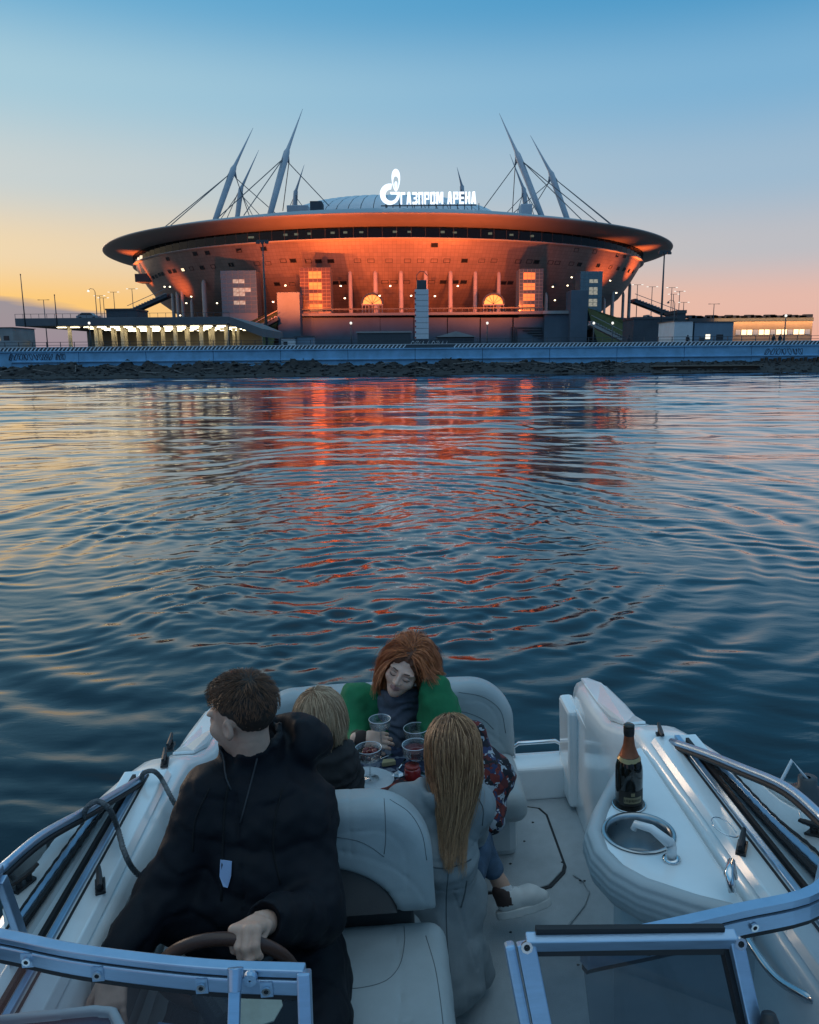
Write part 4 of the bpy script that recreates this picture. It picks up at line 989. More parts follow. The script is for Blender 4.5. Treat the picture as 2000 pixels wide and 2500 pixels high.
# side coamings: rounded mouldings from the windshield to the stern pods
def coaming(s):
    st = [(.9, .88, 1.21, .86), (2.3, .885, 1.21, .86), (2.6, .88, 1.16, .86), (2.80, .875, 1.10, .86), (2.92, .87, 1.06, .85), (3.06, .85, 1.02, .79), (3.25, .845, 1.03, .72), (3.5, .85, 1.04, .685), (3.78, .86, 1.03, .655), (3.93, .88, 1.0, .62), (3.97, .90, .98, .56)]
    rows = []
    for y, xi, xo, h in st:
        lowx = xi + .0
        p = [(lowx - .02, 0.0), (lowx - .015, .30), (xi - .01, h - .10), (xi, h - .035), (xi + .014, h - .010), (xi + .035, h), (xi + .05, h + .003), (xo - .05, h + .003), (xo - .02, h - .005), (xo, h - .03), (xo + .02, h - .12), (xo + .03, h - .3)]
        rows.append([(s * x, y, z) for x, z in p])
    mb = MB().grid(rows); n = len(rows[0]); mb.f.append(tuple((len(rows) - 1) * n + k for k in range(n)))
    o = mb.build('coaming', M_gel, boat, smooth=True, auto=50)
    # raised lid on top of the stern pod
    q = [(s * (xi + .035), y, h + .004) for y, xi, xo, h in st[5:10]] + [(s * (xo - .045), y, h + .004) for y, xi, xo, h in reversed(st[5:10])]
    MB().add(q + [(a, b_, c + .014) for a, b_, c in q], [tuple(range(10)), tuple(range(19, 9, -1))] + [(i, (i + 1) % 10, 10 + (i + 1) % 10, 10 + i) for i in range(10)]).build('pod_lid', M_gel, o, bevel=.008)
    # speaker-cutout ring and long shelf moulding along the inner side
    MB().tube([(s * (.862), 2.72 + .09 * math.cos(t), .60 + .09 * math.sin(t)) for t in np.linspace(0, 2 * math.pi, 24, endpoint=False)], .006, 6, closed=True).build('moulded_ring', M_gel, o, smooth=True)
    if s < 0:
        rows = [[(-.86, y, .47), (-.80, y, .465), (-.775, y, .445), (-.77, y, .41), (-.78, y, 0)] for y in (1.7, 2.2, 2.8, 3.3)]
        MB().grid(rows).build('side_shelf', M_gel2, boat, smooth=True, auto=60)
    # moulded step beside the side window
    rows = [[(s * .90, y, .862), (s * .915, y, .885), (s * 1.07, y, .885), (s * 1.085, y, .862)] for y in (1.3, 2.0, 2.55, 2.78)]
    m2 = MB().grid(rows); m2.f.append((12, 13, 14, 15)); m2.build('window_plinth', M_gel, o, bevel=.004)
coaming(1); coaming(-1)

# transom: threshold, platform and grab rail
MB().box((.47, 3.86, -.01), (.90, 4.03, .18)).build('threshold', M_gel, boat, bevel=.02, seg=3)
MB().box((-.95, 4.03, -.12), (.95, 4.5, -.06)).build('swim_platform', M_gel2, boat, bevel=.03)
MB().box((-.98, 3.93, -.2), (.98, 4.03, .12)).build('transom', M_gel, boat, bevel=.02)
MB().tube([(.56, 3.99, .17), (.56, 4.0, .235), (.59, 4.0, .255), (.79, 4.0, .255), (.82, 4.0, .235), (.82, 3.99, .17)], .011, 8).build('grab_rail', M_chrome, boat, smooth=True)
MB().box((.848, 3.0, .05), (.856, 3.72, .52)).build('side_locker_shade', mat('locker_shade', (.02, .02, .022), .7), boat)  # flat near-black sheet paints the shade inside the locker opening
MB().box((.80, 3.72, .02), (.872, 3.95, .55)).build('gate_post', M_gel, boat, bevel=.02)
MB().box((.84, 2.9, .52), (.86, 3.74, .56)).build('locker_frame', M_gel, boat, bevel=.005)

# floor hatch with recessed joint
hp = [(.10, 3.79), (.58, 3.79), (.645, 3.765), (.672, 3.70), (.672, 3.30), (.655, 3.255), (.575, 3.165), (.53, 3.15), (.10, 3.15)]
def hatchf(P): return extr(poly2d(P[:, 0], P[:, 1], hp), P[:, 2], -.03, .008, .004)
MB().prism([(x * 1.0 + (.012 if x > .3 else -.012), y + (.012 if y > 3.4 else -.012)) for x, y in hp], 'z', -.03, .0015).build('hatch_gasket', M_rub, boat)
MB().prism(hp, 'z', -.03, .007).build('floor_hatch', M_floor, boat, bevel=.004)
MB().tube([(.70, 3.22, .003), (.735, 3.17, .004), (.74, 3.1, .004), (.70, 3.02, .004), (.60, 2.90, .001)], .004, 6).build('floor_moulding', M_floor, boat, smooth=True)
rg_ = random.Random(3)
for k in range(14):
    o = MB().prism([(.006 * math.cos(t) * (1 + .4 * math.sin(3 * t + k)), .005 * math.sin(t)) for t in np.linspace(0, 6.28, 7)[:-1]], 'z', 0, .002).build('dirt_speck', M_rub, boat); o.location = (rg_.uniform(.2, .82), rg_.uniform(2.6, 3.8), .0075 if False else .008)

# sink unit
CT = [(.86, 2.83), (.80, 2.80), (.57, 2.40), (.515, 2.28), (.51, 2.17), (.54, 2.07), (.60, 1.99), (.72, 1.90), (.90, 1.80), (.90, 2.83)]
SK = (.685, 2.25); BT = (.705, 2.40 + .015)
def counter(P):
    d2 = poly2d(P[:, 0], P[:, 1], CT); d = extr(d2 + .03, P[:, 2], .73, .84, .012)
    sk = np.hypot((P[:, 0] - SK[0]), P[:, 1] - SK[1]) - .097; d = smax(d, -sk, .012)
    bt = np.maximum(np.hypot(P[:, 0] - BT[0], P[:, 1] - BT[1]) - .052, .825 - P[:, 2]); return smax(d, -bt, .004)
cnt = sdf_obj('sink_counter', counter, (.47, 1.76, .70), (.95, 2.87, .87), .006, M_gel, boat)
def bolster(P):
    d2 = np.abs(poly2d(P[:, 0], P[:, 1], CT) + .036); q = np.hypot(d2 / .036, (P[:, 2] - .785) / .068) - 1
    d = q * .036; d = np.maximum(d, -(.845 - P[:, 0])); d = np.maximum(d, P[:, 0] - .84)
    return d + .0015 * np.cos((P[:, 2] - .782) * 260) * (np.abs(P[:, 2] - .8) < .05)
bolster_ = sdf_obj('padded_edge', lambda P: np.maximum(bolster(P), P[:, 0] - .83), (.42, 1.72, .68), (.9, 2.86, .88), .006, mat('edge_padding', (.44, .47, .48), .5, var=.06, bump=.1, bscale=200), cnt)
MB().prism([(x + .09 if x < .7 else min(x + .05, .9), y + (.03 if y < 2.1 else -.03)) for x, y in CT], 'z', 0, .735).build('sink_cabinet', M_gel2, boat, bevel=.02)
prof = [(.112, .005), (.107, .008), (.098, .005), (.094, -.01), (.090, -.070), (.078, -.115), (.045, -.14), (.004, -.145)]
snk = MB().lathe(prof, 40, (SK[0], SK[1], .84)).build('sink_bowl', mat('brushed_steel', (.42, .45, .47), .3, metal=1, var=.1, scale=20), cnt, smooth=True)
MB().lathe([(.02, -.143), (.018, -.139), (.004, -.139)], 16, (SK[0], SK[1], .84)).build('drain', M_rub, snk, smooth=True)
M_wpl = mat('white_plastic', (.72, .74, .75), .3, var=.04)
fa = BZ(1640, 2092, .85); fb = BZ(1632, 2045, .92); fcx = BZ(1553, 2012, .91)
fau = MB().tube([fa, fa + Vector((0, 0, .03)), Vector((fa.x, fa.y + .02, .885)), Vector((fb.x, fb.y, .905)), fb.lerp(fcx, .5) + Vector((0, 0, .006)), fcx, fcx + Vector((-.008, 0, -.018))], [.015, .015, .016, .016, .0125, .0115, .010], 14).build('faucet', M_wpl, cnt, smooth=True)
MB().lathe([(.026, 0), (.026, .005), (.018, .009), (.003, .009)], 20, (fa.x, fa.y, .841)).build('faucet_base', M_chrome, fau, smooth=True)
MB().lathe([(.0535, -.002), (.056, .003), (.0525, .003)], 28, (BT[0], BT[1], .84)).build('holder_ring', M_chrome, cnt, smooth=True)

# seats -----------------------------------------------------------
def seat_back(name, xc, hw, y, z0, z1, cr, tilt, thick=.14, side=1):
    M = np.array(Matrix.Rotation(tilt, 3, 'X'))
    zc = (z0 + z1) / 2; hh = (z1 - z0) / 2
    def loc(P): return (P - np.array([xc, y, zc])) @ M
    def shell(P):
        q = loc(P); x, yy, z = q[:, 0], q[:, 1], q[:, 2]
        ax = np.abs(x) - (hw - cr); az = z - (hh - cr)
        d2 = np.where((ax > 0) & (az > 0), np.hypot(ax, az) - cr, np.maximum(np.abs(x) - hw, np.abs(z) - hh))
        bulge = .018 * np.clip(1 - (np.abs(x) / hw) ** 2, 0, 1)
        d = np.sqrt(np.maximum(d2 + .055, 0) ** 2 + np.maximum(np.abs(yy) - thick / 2 - bulge + .055, 0) ** 2) + np.minimum(np.maximum(d2 + .055, np.abs(yy) - thick / 2 - bulge + .055), 0) - .055
        inner = np.maximum(np.hypot(x / (hw * .72), np.maximum(z + hh, 0) / (hh * 1.02)) - 1, -1) * .25    # recessed arch, lower middle
        rec = np.maximum(inner, side * yy - 1e3 if False else -side * yy + thick / 2 - .03)
        d = smax(d, -rec, .02)
        seam = np.abs(inner - .075 * 1.0); g = np.clip(1 - seam / .006, 0, 1) * .004
        vs_ = np.clip(1 - np.abs(np.abs(x) - hw * .42) / .005, 0, 1) * (z > .12 * hh) * .0035
        br = np.clip(1 - np.abs(d2 + .085) / .006, 0, 1) * .003
        return d + g + vs_ + br + .0015 * SN(P)
    o = sdf_obj(name, shell, (xc - hw - .1, y - .3, z0 - .06), (xc + hw + .1, y + .3, z1 + .06), .0085, M_vinyl, boat)
    def ins(P):
        q = loc(P); x, yy, z = q[:, 0], q[:, 1], q[:, 2]
        inner = (np.hypot(x / (hw * .72), np.maximum(z + hh, 0) / (hh * 1.02)) - 1) * .25
        d = np.maximum(np.maximum(inner + .004, np.abs(yy - side * (thick / 2 - .035)) - .022), -z - hh + .01); return d - .004
    sdf_obj('inset_panel', ins, (xc - hw, y - .3, z0 - .03), (xc + hw, y + .3, z1), .009, M_brown, o)
    return o
SN = Noise(4, .12, 16)
seat_back('helm_seat_back', -.40, .44, 2.37, .575, .955, .20, R(-9), .15, side=-1)
def cushion(P):
    d = rbox(P, (-.38, 2.07, .43), (.45, .30, .085), .06)
    x, y = P[:, 0] + .38, P[:, 1]
    g = np.clip(1 - np.abs(np.abs(x) - .27 - .03 * np.cos((y - 2.1) * 6)) / .006, 0, 1) * (y > 1.93) + np.clip(1 - np.abs(y - 1.935 + .03 * np.cos(x * 5)) / .006, 0, 1) * (np.abs(x) < .33)
    return d - .012 * np.exp(-(x / .3) ** 2 - ((y - 2.05) / .2) ** 2) + .004 * np.clip(g, 0, 1) + .002 * SN(P)
sdf_obj('helm_seat_cushion', cushion, (-1.02, 1.72, .3), (.12, 2.44, .58), .009, M_vinyl, boat)
MB().box((-.80, 1.86, 0), (.03, 2.32, .36)).build('helm_seat_base', M_gel2, boat, bevel=.03)
MB().box((-.80, 2.39, .2), (-.03, 2.43, .66)).build('seat_gap_shade', M_brown, boat, bevel=.01)  # added dark panel standing in for the shaded gap under the backrest
# aft-facing jump seat behind the helm, rear bench with its rounded backrest
def jump(P): return rbox(P, (-.36, 2.70, .33), (.38, .20, .06), .05) + .002 * SN(P)
sdf_obj('aft_facing_cushion', jump, (-.82, 2.4, .26), (.46, 2.96, .46), .011, M_vinyl, boat)
MB().box((-.70, 2.50, 0), (.04, 2.86, .30)).build('aft_facing_base', M_gel2, boat, bevel=.03)
seat_back('rear_bench_back', -.125, .655, 3.80, .32, .72, .22, R(-8), .17, side=-1)
def rbench(P): return rbox(P, (-.12, 3.55, .29), (.64, .26, .075), .06) + .002 * SN(P)
sdf_obj('rear_bench_cushion', rbench, (-.82, 3.25, .18), (.58, 3.88, .42), .011, M_vinyl, boat)
MB().box((-.72, 3.38, 0), (.48, 3.86, .24)).build('rear_bench_base', M_gel2, boat, bevel=.04)
# side cushion by the driver
def sidec(P): return rbox(P, (-.865, 2.02, .70), (.055, .20, .10), .05)
sdf_obj('side_cushion', sidec, (-.97, 1.76, .54), (-.76, 2.30, .86), .009, mat('grey_vinyl', (.16, .165, .165), .55, var=.1, bump=.1, bscale=300), boat)

# dashboard, wheel, instruments --------------------------------------------------
M_dash = mat('dash_moulding', (.33, .36, .40), .5, var=.08, bump=.05, bscale=200)
def dash(P):
    d = extr(poly2d(P[:, 1], P[:, 2], [(1.0, .70), (1.0, .86), (1.28, .87), (1.45, .86), (1.58, .80), (1.63, .70), (1.60, .55), (1.2, .5)]), P[:, 0], -1.0, -.24, .03); return d
sdf_obj('dashboard', dash, (-1.06, .95, .45), (-.18, 1.7, .92), .012, M_dash, boat)
MB().prism([(1.0, .5), (1.0, .86), (1.3, .86), (1.5, .78), (1.5, .1), (1.2, .0)], 'x', .76, 1.0).build('passenger_dash', M_gel2, boat, bevel=.03)
bn = [BZ(-60, 2478, .95), BZ(60, 2465, .95), BZ(235, 2447, .95), BZ(285, 2452, .95), BZ(330, 2540, .95), BZ(-60, 2560, .95)]
bo_ = [(p.x, p.y) for p in bn]; cxb = sum(p[0] for p in bo_) / 6; cyb = sum(p[1] for p in bo_) / 6
def binn(P):
    d2 = poly2d(P[:, 0], P[:, 1], bo_); d = extr(d2, P[:, 2], .82, .95, .012); return smax(d, -np.maximum(d2 + .022, .93 - P[:, 2]), .006)
bb = sdf_obj('instrument_hood', binn, (min(p[0] for p in bo_) - .03, min(p[1] for p in bo_) - .03, .8), (max(p[0] for p in bo_) + .03, max(p[1] for p in bo_) + .03, .97), .007, M_wpl, boat)
MB().prism([(cxb + (x - cxb) * .9, cyb + (y - cyb) * .85) for x, y in bo_], 'z', .925, .934).build('instrument_screen', mat('instrument_navy', (.02, .04, .09), .2, var=.2, spec=.7), bb)
_w = BY(528, 2293, 1.70); WR = .165
wn = Vector((0, .93, .37)).normalized(); WC = Vector((_w.x, 1.70, _w.z)) + wn.cross(Vector((1, 0, 0))) * WR; wu = Vector((1, 0, 0)); wv = wn.cross(wu)
def WP(t, r_=WR): return WC + (wu * math.cos(t) + wv * math.sin(t)) * r_
wheel = MB().tube([WP(t) for t in np.linspace(0, 2 * math.pi, 40, endpoint=False)], .016, 12, closed=True).build('steering_wheel', mat('wheel_leather', (.075, .03, .018), .38, var=.2, bump=.1, bscale=150), boat, smooth=True)
for t in (R(90), R(215), R(325)): MB().tube([WC - wn * .03, WP(t, WR * .95)], [.02, .012], 8).build('spoke', M_blackp, wheel, smooth=True)
MB().tube([WC - wn * .02, WC - wn * .16], [.045, .06], 14).build('hub', M_blackp, wheel, smooth=True)
# ribbed hose, blue folder and cream chart on the dash
tag(MB().prism([(-.66, 1.42), (-.53, 1.40), (-.47, 1.56), (-.63, 1.6)], 'z', .875, .882).build('folder', mat('folder_blue', (.06, .12, .22), .5)), 'dark blue folder lying on the dash behind the left windshield', 'folder').matrix_world = BM
mb = MB(); hpts = [BZ(500 + 6 * k, 2418 + 9 * k, .89) for k in range(11)]
mb.tube([p + Vector((0, 0, 0)) for q in range(10) for p in (hpts[q], hpts[q].lerp(hpts[q + 1], .5))], [.036 if i % 2 else .030 for i in range(20)], 12)
mb.build('ribbed_hose', M_blackp, boat, smooth=False)
cp = [BZ(528, 2415, .905), BZ(600, 2432, .905), BZ(612, 2425, .905), BZ(684, 2424, .905), BZ(690, 2452, .905), BZ(668, 2490, .905), BZ(600, 2512, .905), BZ(560, 2500, .905), BZ(536, 2462, .905)]
o = MB().prism([(p.x, p.y) for p in cp], 'z', .90, .903).build('chart_sheet', mat('cream_paper', (.60, .60, .48), .8, var=.12, scale=20)); o.matrix_world = BM; tag(o, 'cream paper sheet lying behind the left windshield', 'paper')

# windshield -----------------------------------------------------------------------
def rail(pts, name, parent, hgt=.036, dep=.026, lip=True, gasket=True, outv=None):
    pts = [Vector(p) for p in pts]
    def sweep(z0, z1, d0, d1, m, nm):
        rows = []
        for i, p in enumerate(pts):
            t = (pts[min(i + 1, len(pts) - 1)] - pts[max(i - 1, 0)]); t.z = 0; t.normalize(); nrm = Vector((t.y, -t.x, 0))
            if outv is not None and nrm.dot(Vector(outv)) < 0: nrm = -nrm
            rows.append([p + nrm * d + Vector((0, 0, z)) for d, z in ((d0, z0), (d1, z0), (d1, z1), (d0, z1))])
        mb = MB().grid(rows, True); n = len(rows); mb.f.append((0, 1, 2, 3)); mb.f.append(tuple((n - 1) * 4 + k for k in range(4)))
        return mb.build(nm, m, parent, bevel=.003)
    o = sweep(-hgt, -.004, -dep / 2, dep / 2, M_alu, name)
    if lip: sweep(.0, .016, -dep / 2 - .004, dep / 2 - .004, M_alu, 'rail_cap'); sweep(-.006, .002, -dep / 2 + .002, dep / 2 - .006, M_rub, 'rail_groove')
    if gasket: sweep(-hgt - .014, -hgt + .001, -dep / 2 + .004, dep / 2 - .004, M_rub, 'gasket')
    return o
def arc(pts, n=24):                                  # smooth curve through points
    P = [np.array(p, float) for p in pts]; P = [2 * P[0] - P[1]] + P + [2 * P[-1] - P[-2]]; out = []
    m = len(P) - 3
    for i in range(m):
        for t in np.linspace(0, 1, max(2, n // m), endpoint=(i == m - 1)):
            a, b, c, d = P[i:i + 4]; out.append(Vector(.5 * (2 * b + (c - a) * t + (2 * a - 5 * b + 4 * c - d) * t * t + (3 * b - a - 3 * c + d) * t ** 3)))
    return out
ws = MB().box((-.02, 1.2, .86), (-.01, 1.21, .87)).build('windshield', M_alu, boat)
TL = [BZ(742, 2362, 1.2), BZ(500, 2352, 1.2), BZ(230, 2322, 1.2), BZ(60, 2290, 1.2), BZ(-60, 2255, 1.2)]
topL = arc([(p.x, p.y, 1.182) for p in TL] + [(-1.03, 1.68, 1.175), (-1.045, 1.80, 1.16)], 30)
sideL = arc([(-1.045, 1.80, 1.16), (-1.03, 2.0, 1.125), (-1.01, 2.25, 1.045), (-.995, 2.5, .965), (-.985, 2.74, .885)], 20)
topR = arc([tuple(BZ(px, py, 1.2) - Vector((0, 0, .018))) for px, py in ((1425, 2300), (1450, 2293), (1600, 2263), (1800, 2218), (2000, 2167))] + [(.955, 1.62, 1.178), (1.005, 1.76, 1.16)], 30)
sideR = arc([(1.005, 1.76, 1.16), (1.02, 2.0, 1.12), (1.005, 2.25, 1.045), (.99, 2.5, .965), (.965, 2.74, .885)], 20)
rl = rail(topL, 'top_rail', ws, outv=(0, -1, 0)); rr_ = rail(topR, 'top_rail', ws, outv=(0, -1, 0))
def siderail(pts, s):
    MB().tube([p + Vector((0, 0, -.004)) for p in pts], .0125, 10).build('side_rail', M_alu, ws, smooth=True)
    MB().tube([p + Vector((-s * .006, 0, -.022)) for p in pts], .009, 6).build('side_gasket', M_rub, ws, smooth=True)
siderail(sideL, -1); siderail(sideR, 1)
def pane(top, base, m, nm):
    mb = MB().grid([top, base]); o = mb.build(nm, m, ws, smooth=True); return o
pane([p + Vector((0, 0, -.05)) for p in topL[:-4]], [Vector((p.x * 1.0, p.y - .14, .87)) for p in topL[:-4]], M_wind, 'front_pane')
pane([p + Vector((0, 0, -.05)) for p in topR[:-4]], [Vector((p.x, p.y - .14, .87)) for p in topR[:-4]], M_wind, 'front_pane')
pane([p + Vector((0, 0, -.015)) for p in sideL[:-1]], [Vector((-1.055 + .02 * i / 19, p.y, .885)) for i, p in enumerate(sideL[:-1])], M_side, 'side_pane')
pane([p + Vector((0, 0, -.015)) for p in sideR[:-1]], [Vector((1.045 - .02 * i / 19, p.y, .885)) for i, p in enumerate(sideR[:-1])], M_side, 'side_pane')
for s in (-1, 1):                                   # bottom track of the side windows: two black seals with aluminium between
    MB().box((s * .972 - .003, 1.45, .884), (s * .972 + .003, 2.74, .890)).build('track_seal', M_rub, ws)
    MB().box((s * .992 - .010, 1.45, .884), (s * .992 + .010, 2.76, .897)).build('bottom_track', M_alu, ws, bevel=.003)
    MB().box((s * 1.016 - .006, 1.45, .884), (s * 1.016 + .006, 2.72, .903)).build('track_seal', M_rub, ws)
    MB().bar((s * 1.0, 1.80, .885), (s * 1.02, 1.765, 1.16), .02, .03).build('corner_post', M_alu, ws, bevel=.003)
# post at the walk-through, stay arm, bolts
def bolt(p, n, parent, r_=.011):
    M = Matrix.Translation(p) @ Vector(n).to_track_quat('Z', 'Y').to_matrix().to_4x4()
    b = MB().lathe([(r_ * .5, .0015), (r_ * .55, .005), (r_, .005), (r_, 0)], 8, M=M).build('bolt', M_chrome, parent); MB().lathe([(.0005, .002), (r_ * .5, .002)], 8, M=M).build('bolt_socket', M_rub, b)
pL = topL[0]
def wp(u, v): return None
MB().bar(pL + Vector((0, -.002, .012)), (pL.x, pL.y - .14, .86), .026, .032, (0, 1, 0)).build('post', M_alu, ws, bevel=.004)
for px, py in ((72, 2338), (247, 2363), (500, 2384), (656, 2391)):
    q = BZ(px, py, 1.16); i = min(range(len(topL)), key=lambda k: abs(topL[k].x - q.x)); yy = np.interp(-q.x, [-p.x for p in topL], [p.y for p in topL])
    pl = MB().box((q.x - .012, yy - .0175, 1.146), (q.x + .012, yy - .0135, 1.178)).build('clip_plate', M_alu, rl); bolt((q.x, yy - .018, 1.162), (0, -1, 0), pl, .009)
for px, py in ((1565, 2272), (1822, 2222), (1990, 2163)):
    q = BZ(px, py, 1.173); yy = np.interp(q.x, [p.x for p in topR], [p.y for p in topR]); bolt((q.x, yy - .0145, 1.162), (.15, -1, 0), rr_, .009)
sa = BZ(575, 2362, 1.215); sb_ = Vector((sa.x - .004, sa.y - .19, .93))
stay = MB().tube([sa, sa.lerp(sb_, .12)], [.016, .013], 10).bar(sa.lerp(sb_, .1), sb_, .022, .014).build('stay_arm', M_alu, ws, bevel=.002)
MB().lathe([(.002, -.010), (.006, -.010), (.007, -.006), (.013, -.006), (.014, 0), (.013, .008), (.002, .008)], 16, M=Matrix.Translation(sa + Vector((.026, .0, -.026))) @ Matrix.Rotation(R(90), 4, 'X')).build('stay_knob', M_alu, stay, smooth=False)
# centre window, swung open to the right
wing = MB().box((.19, 1.40, 1.14), (.191, 1.401, 1.141)).build('centre_window', M_alu, boat)
yT = 1.27
A, B_ = BY(1283, 2300, yT), BY(1795, 2292, yT); dn = lambda p, s_: Vector((p.x + .05 * s_, p.y - .10 * s_, p.z - .36 * s_))
Cb, Db = dn(A, 1), dn(B_, 1)
for nm, a, b, w in (('frame_bar', A, B_, .03), ('frame_bar', A, Cb, .034), ('frame_bar', B_, Db, .026)):
    MB().bar(a, b, .022, w, (0, -.3, 1) if a is A and b is B_ else (1, 0, 0)).build(nm, M_alu, wing, bevel=.003)
MB().bar(A + Vector((.02, .004, .020)), B_ + Vector((-.02, .004, .020)), .012, .011).build('seal_and_gap_shade', M_rub, wing); MB().bar(A + Vector((.02, 0, -.02)), B_ + Vector((-.02, 0, -.02)), .014, .012).build('seal_and_gap_shade', M_rub, wing)  # upper black bar paints the shadow gap over the frame, lower one seals
MB().bar(B_ + Vector((-.02, 0, -.02)), Db + Vector((-.02, 0, 0)), .012, .012).build('seal_and_gap_shade', M_rub, wing)
MB().bar(A + Vector((-.03, 0, .0)), Cb + Vector((-.03, 0, 0)), .03, .02, (1, 0, 0)).build('hinge_side', M_alu, wing, bevel=.006)
MB().add([A + Vector((.015, 0, -.02)), B_ + Vector((-.02, 0, -.02)), Db + Vector((-.02, 0, 0)), Cb + Vector((.015, 0, 0))], [(0, 1, 2, 3)]).build('pane', M_wind, wing)
bolt(A + Vector((.0, -.012, .0)), (0, -1, .3), wing, .011); bolt(B_ + Vector((.004, -.012, .0)), (0, -1, .3), wing, .011)
lk = B_.lerp(Db, .42) + Vector((.016, -.012, 0))
MB().tube([lk + Vector((0, -.006, .045)), lk + Vector((.0, -.012, .02)), lk + Vector((.004, -.012, -.02)), lk + Vector((.012, -.006, -.055))], [.012, .020, .022, .016], 12).build('latch', M_blackp, wing, smooth=True)
bolt(lk + Vector((.0, -.033, 0)), (0, -1, .2), wing, .008)
# hand rail on the right inner coaming
h0, h1, h2, h3 = BZ(1795, 2240, .80), BZ(1850, 2330, .80), BZ(1905, 2395, .80), BZ(1985, 2440, .82)
MB().tube(arc([Vector((h0.x, h0.y, .80)), h1, h2, h3], 18) + [h3 + Vector((.02, 0, -.03))], .011, 10).build('hand_rail', M_chrome, boat, smooth=True)
hk = BZ(1790, 2180, .87); MB().tube([hk, hk + Vector((.0, .03, .035)), hk + Vector((.02, .06, .05)), hk + Vector((.03, .06, 0))], [.012, .014, .012, .01], 8).build('rail_end', M_chrome, boat, smooth=True)
def cleat(p, rz, nm='cleat'):
    M = Matrix.Translation(p) @ Matrix.Rotation(rz, 4, 'Z'); mb = MB()
    mb.tube([M @ Vector(q) for q in ((-.05, 0, .035), (-.03, 0, .03), (0, 0, .028), (.03, 0, .03), (.05, 0, .035))], [.006, .008, .009, .008, .006], 8)
    for x in (-.018, .018): mb.tube([M @ Vector((x, 0, 0)), M @ Vector((x, 0, .028))], [.011, .008], 8)
    mb.box((-.035, -.014, -.002), (.035, .014, .006), M); mb.build(nm, M_blackp, boat, smooth=True, auto=40)
cleat((.93, 2.07, .888), R(60)); cleat((.945, 2.80, .868), R(80)); cleat((-.93, 2.10, .888), R(110)); cleat((-.945, 2.86, .868), R(100)); cleat((-.96, 3.0, .86), R(95))
c_ = bpy.data.objects['cleat']
for p in ((.95, 2.1, .89),): MB().tube([Vector(p) + Vector((-.045 + .035 * math.cos(t), .03 + .05 * math.sin(t), .01 + .03 * math.sin(t * .5))) for t in np.linspace(0, 5.6, 20)], .0018, 5).build('wire_loop', M_chrome, boat, smooth=True)
# fender lying outside the right side window
fe = on_boat('fender', (1.31, 2.42, .70)); tag(fe, 'round dark boat fender hanging outside the right side window', 'fender')
MB().lathe([(.01, -.16), (.07, -.13), (.085, 0), (.07, .13), (.03, .16), (.03, .19), (.01, .19)], 20).build('fender_body', mat('fender_rubber', (.05, .055, .06), .45), fe, smooth=True)
MB().tube([(0, 0, .18), (-.05, .01, .25), (-.12, .02, .08)], .006, 6).build('fender_line', M_white, fe, smooth=True)

# ================================================================== PEOPLE
def skin_mat(name, col, lip=False):
    m = mat(name, col, .5, var=.10, scale=30, bump=.06, bscale=260, spec=.4)
    b = m.node_tree.nodes['Principled BSDF']; b.inputs['Subsurface Weight'].default_value = .12; b.inputs['Subsurface Radius'].default_value = (.01, .004, .002); return m
def hair_mat(name, dark, light, tip=None, zr=None, rough=.38):
    m, nt, b, N, L = nodes(name); g = N.new('ShaderNodeNewGeometry'); rp = N.new('ShaderNodeValToRGB')
    rp.color_ramp.elements[0].color = dark + (1,); rp.color_ramp.elements[1].color = light + (1,); L.new(g.outputs['Random Per Island'], rp.inputs[0]); out = rp.outputs[0]
    if tip is not None:
        tc = N.new('ShaderNodeTexCoord'); sp = N.new('ShaderNodeSeparateXYZ'); L.new(tc.outputs['Object'], sp.inputs[0])
        mr = N.new('ShaderNodeMapRange'); mr.inputs[1].default_value = zr[0]; mr.inputs[2].default_value = zr[1]; L.new(sp.outputs[2], mr.inputs[0])
        mx = N.new('ShaderNodeMix'); mx.data_type = 'RGBA'; L.new(mr.outputs[0], mx.inputs[0]); mx.inputs[6].default_value = tip + (1,); L.new(out, mx.inputs[7])
        m2 = N.new('ShaderNodeMix'); m2.data_type = 'RGBA'; m2.inputs[0].default_value = .45; L.new(mx.outputs[2], m2.inputs[6]); L.new(out, m2.inputs[7]); out = m2.outputs[2]
    L.new(out, b.inputs['Base Color']); b.inputs['Roughness'].default_value = rough; b.inputs['Specular IOR Level'].default_value = .45
    b.inputs['Anisotropic'].default_value = .4
    return m
def head_M(face, roll=0):                      # columns: right, back, up of the head; the face looks along -back
    f = Vector(face).normalized(); back = -f; up = Vector((0, 0, 1)); right = back.cross(up).normalized(); up = right.cross(back)
    M = Matrix((right, back, up)).transposed(); return np.array(M @ Matrix.Rotation(roll, 3, 'Y'))
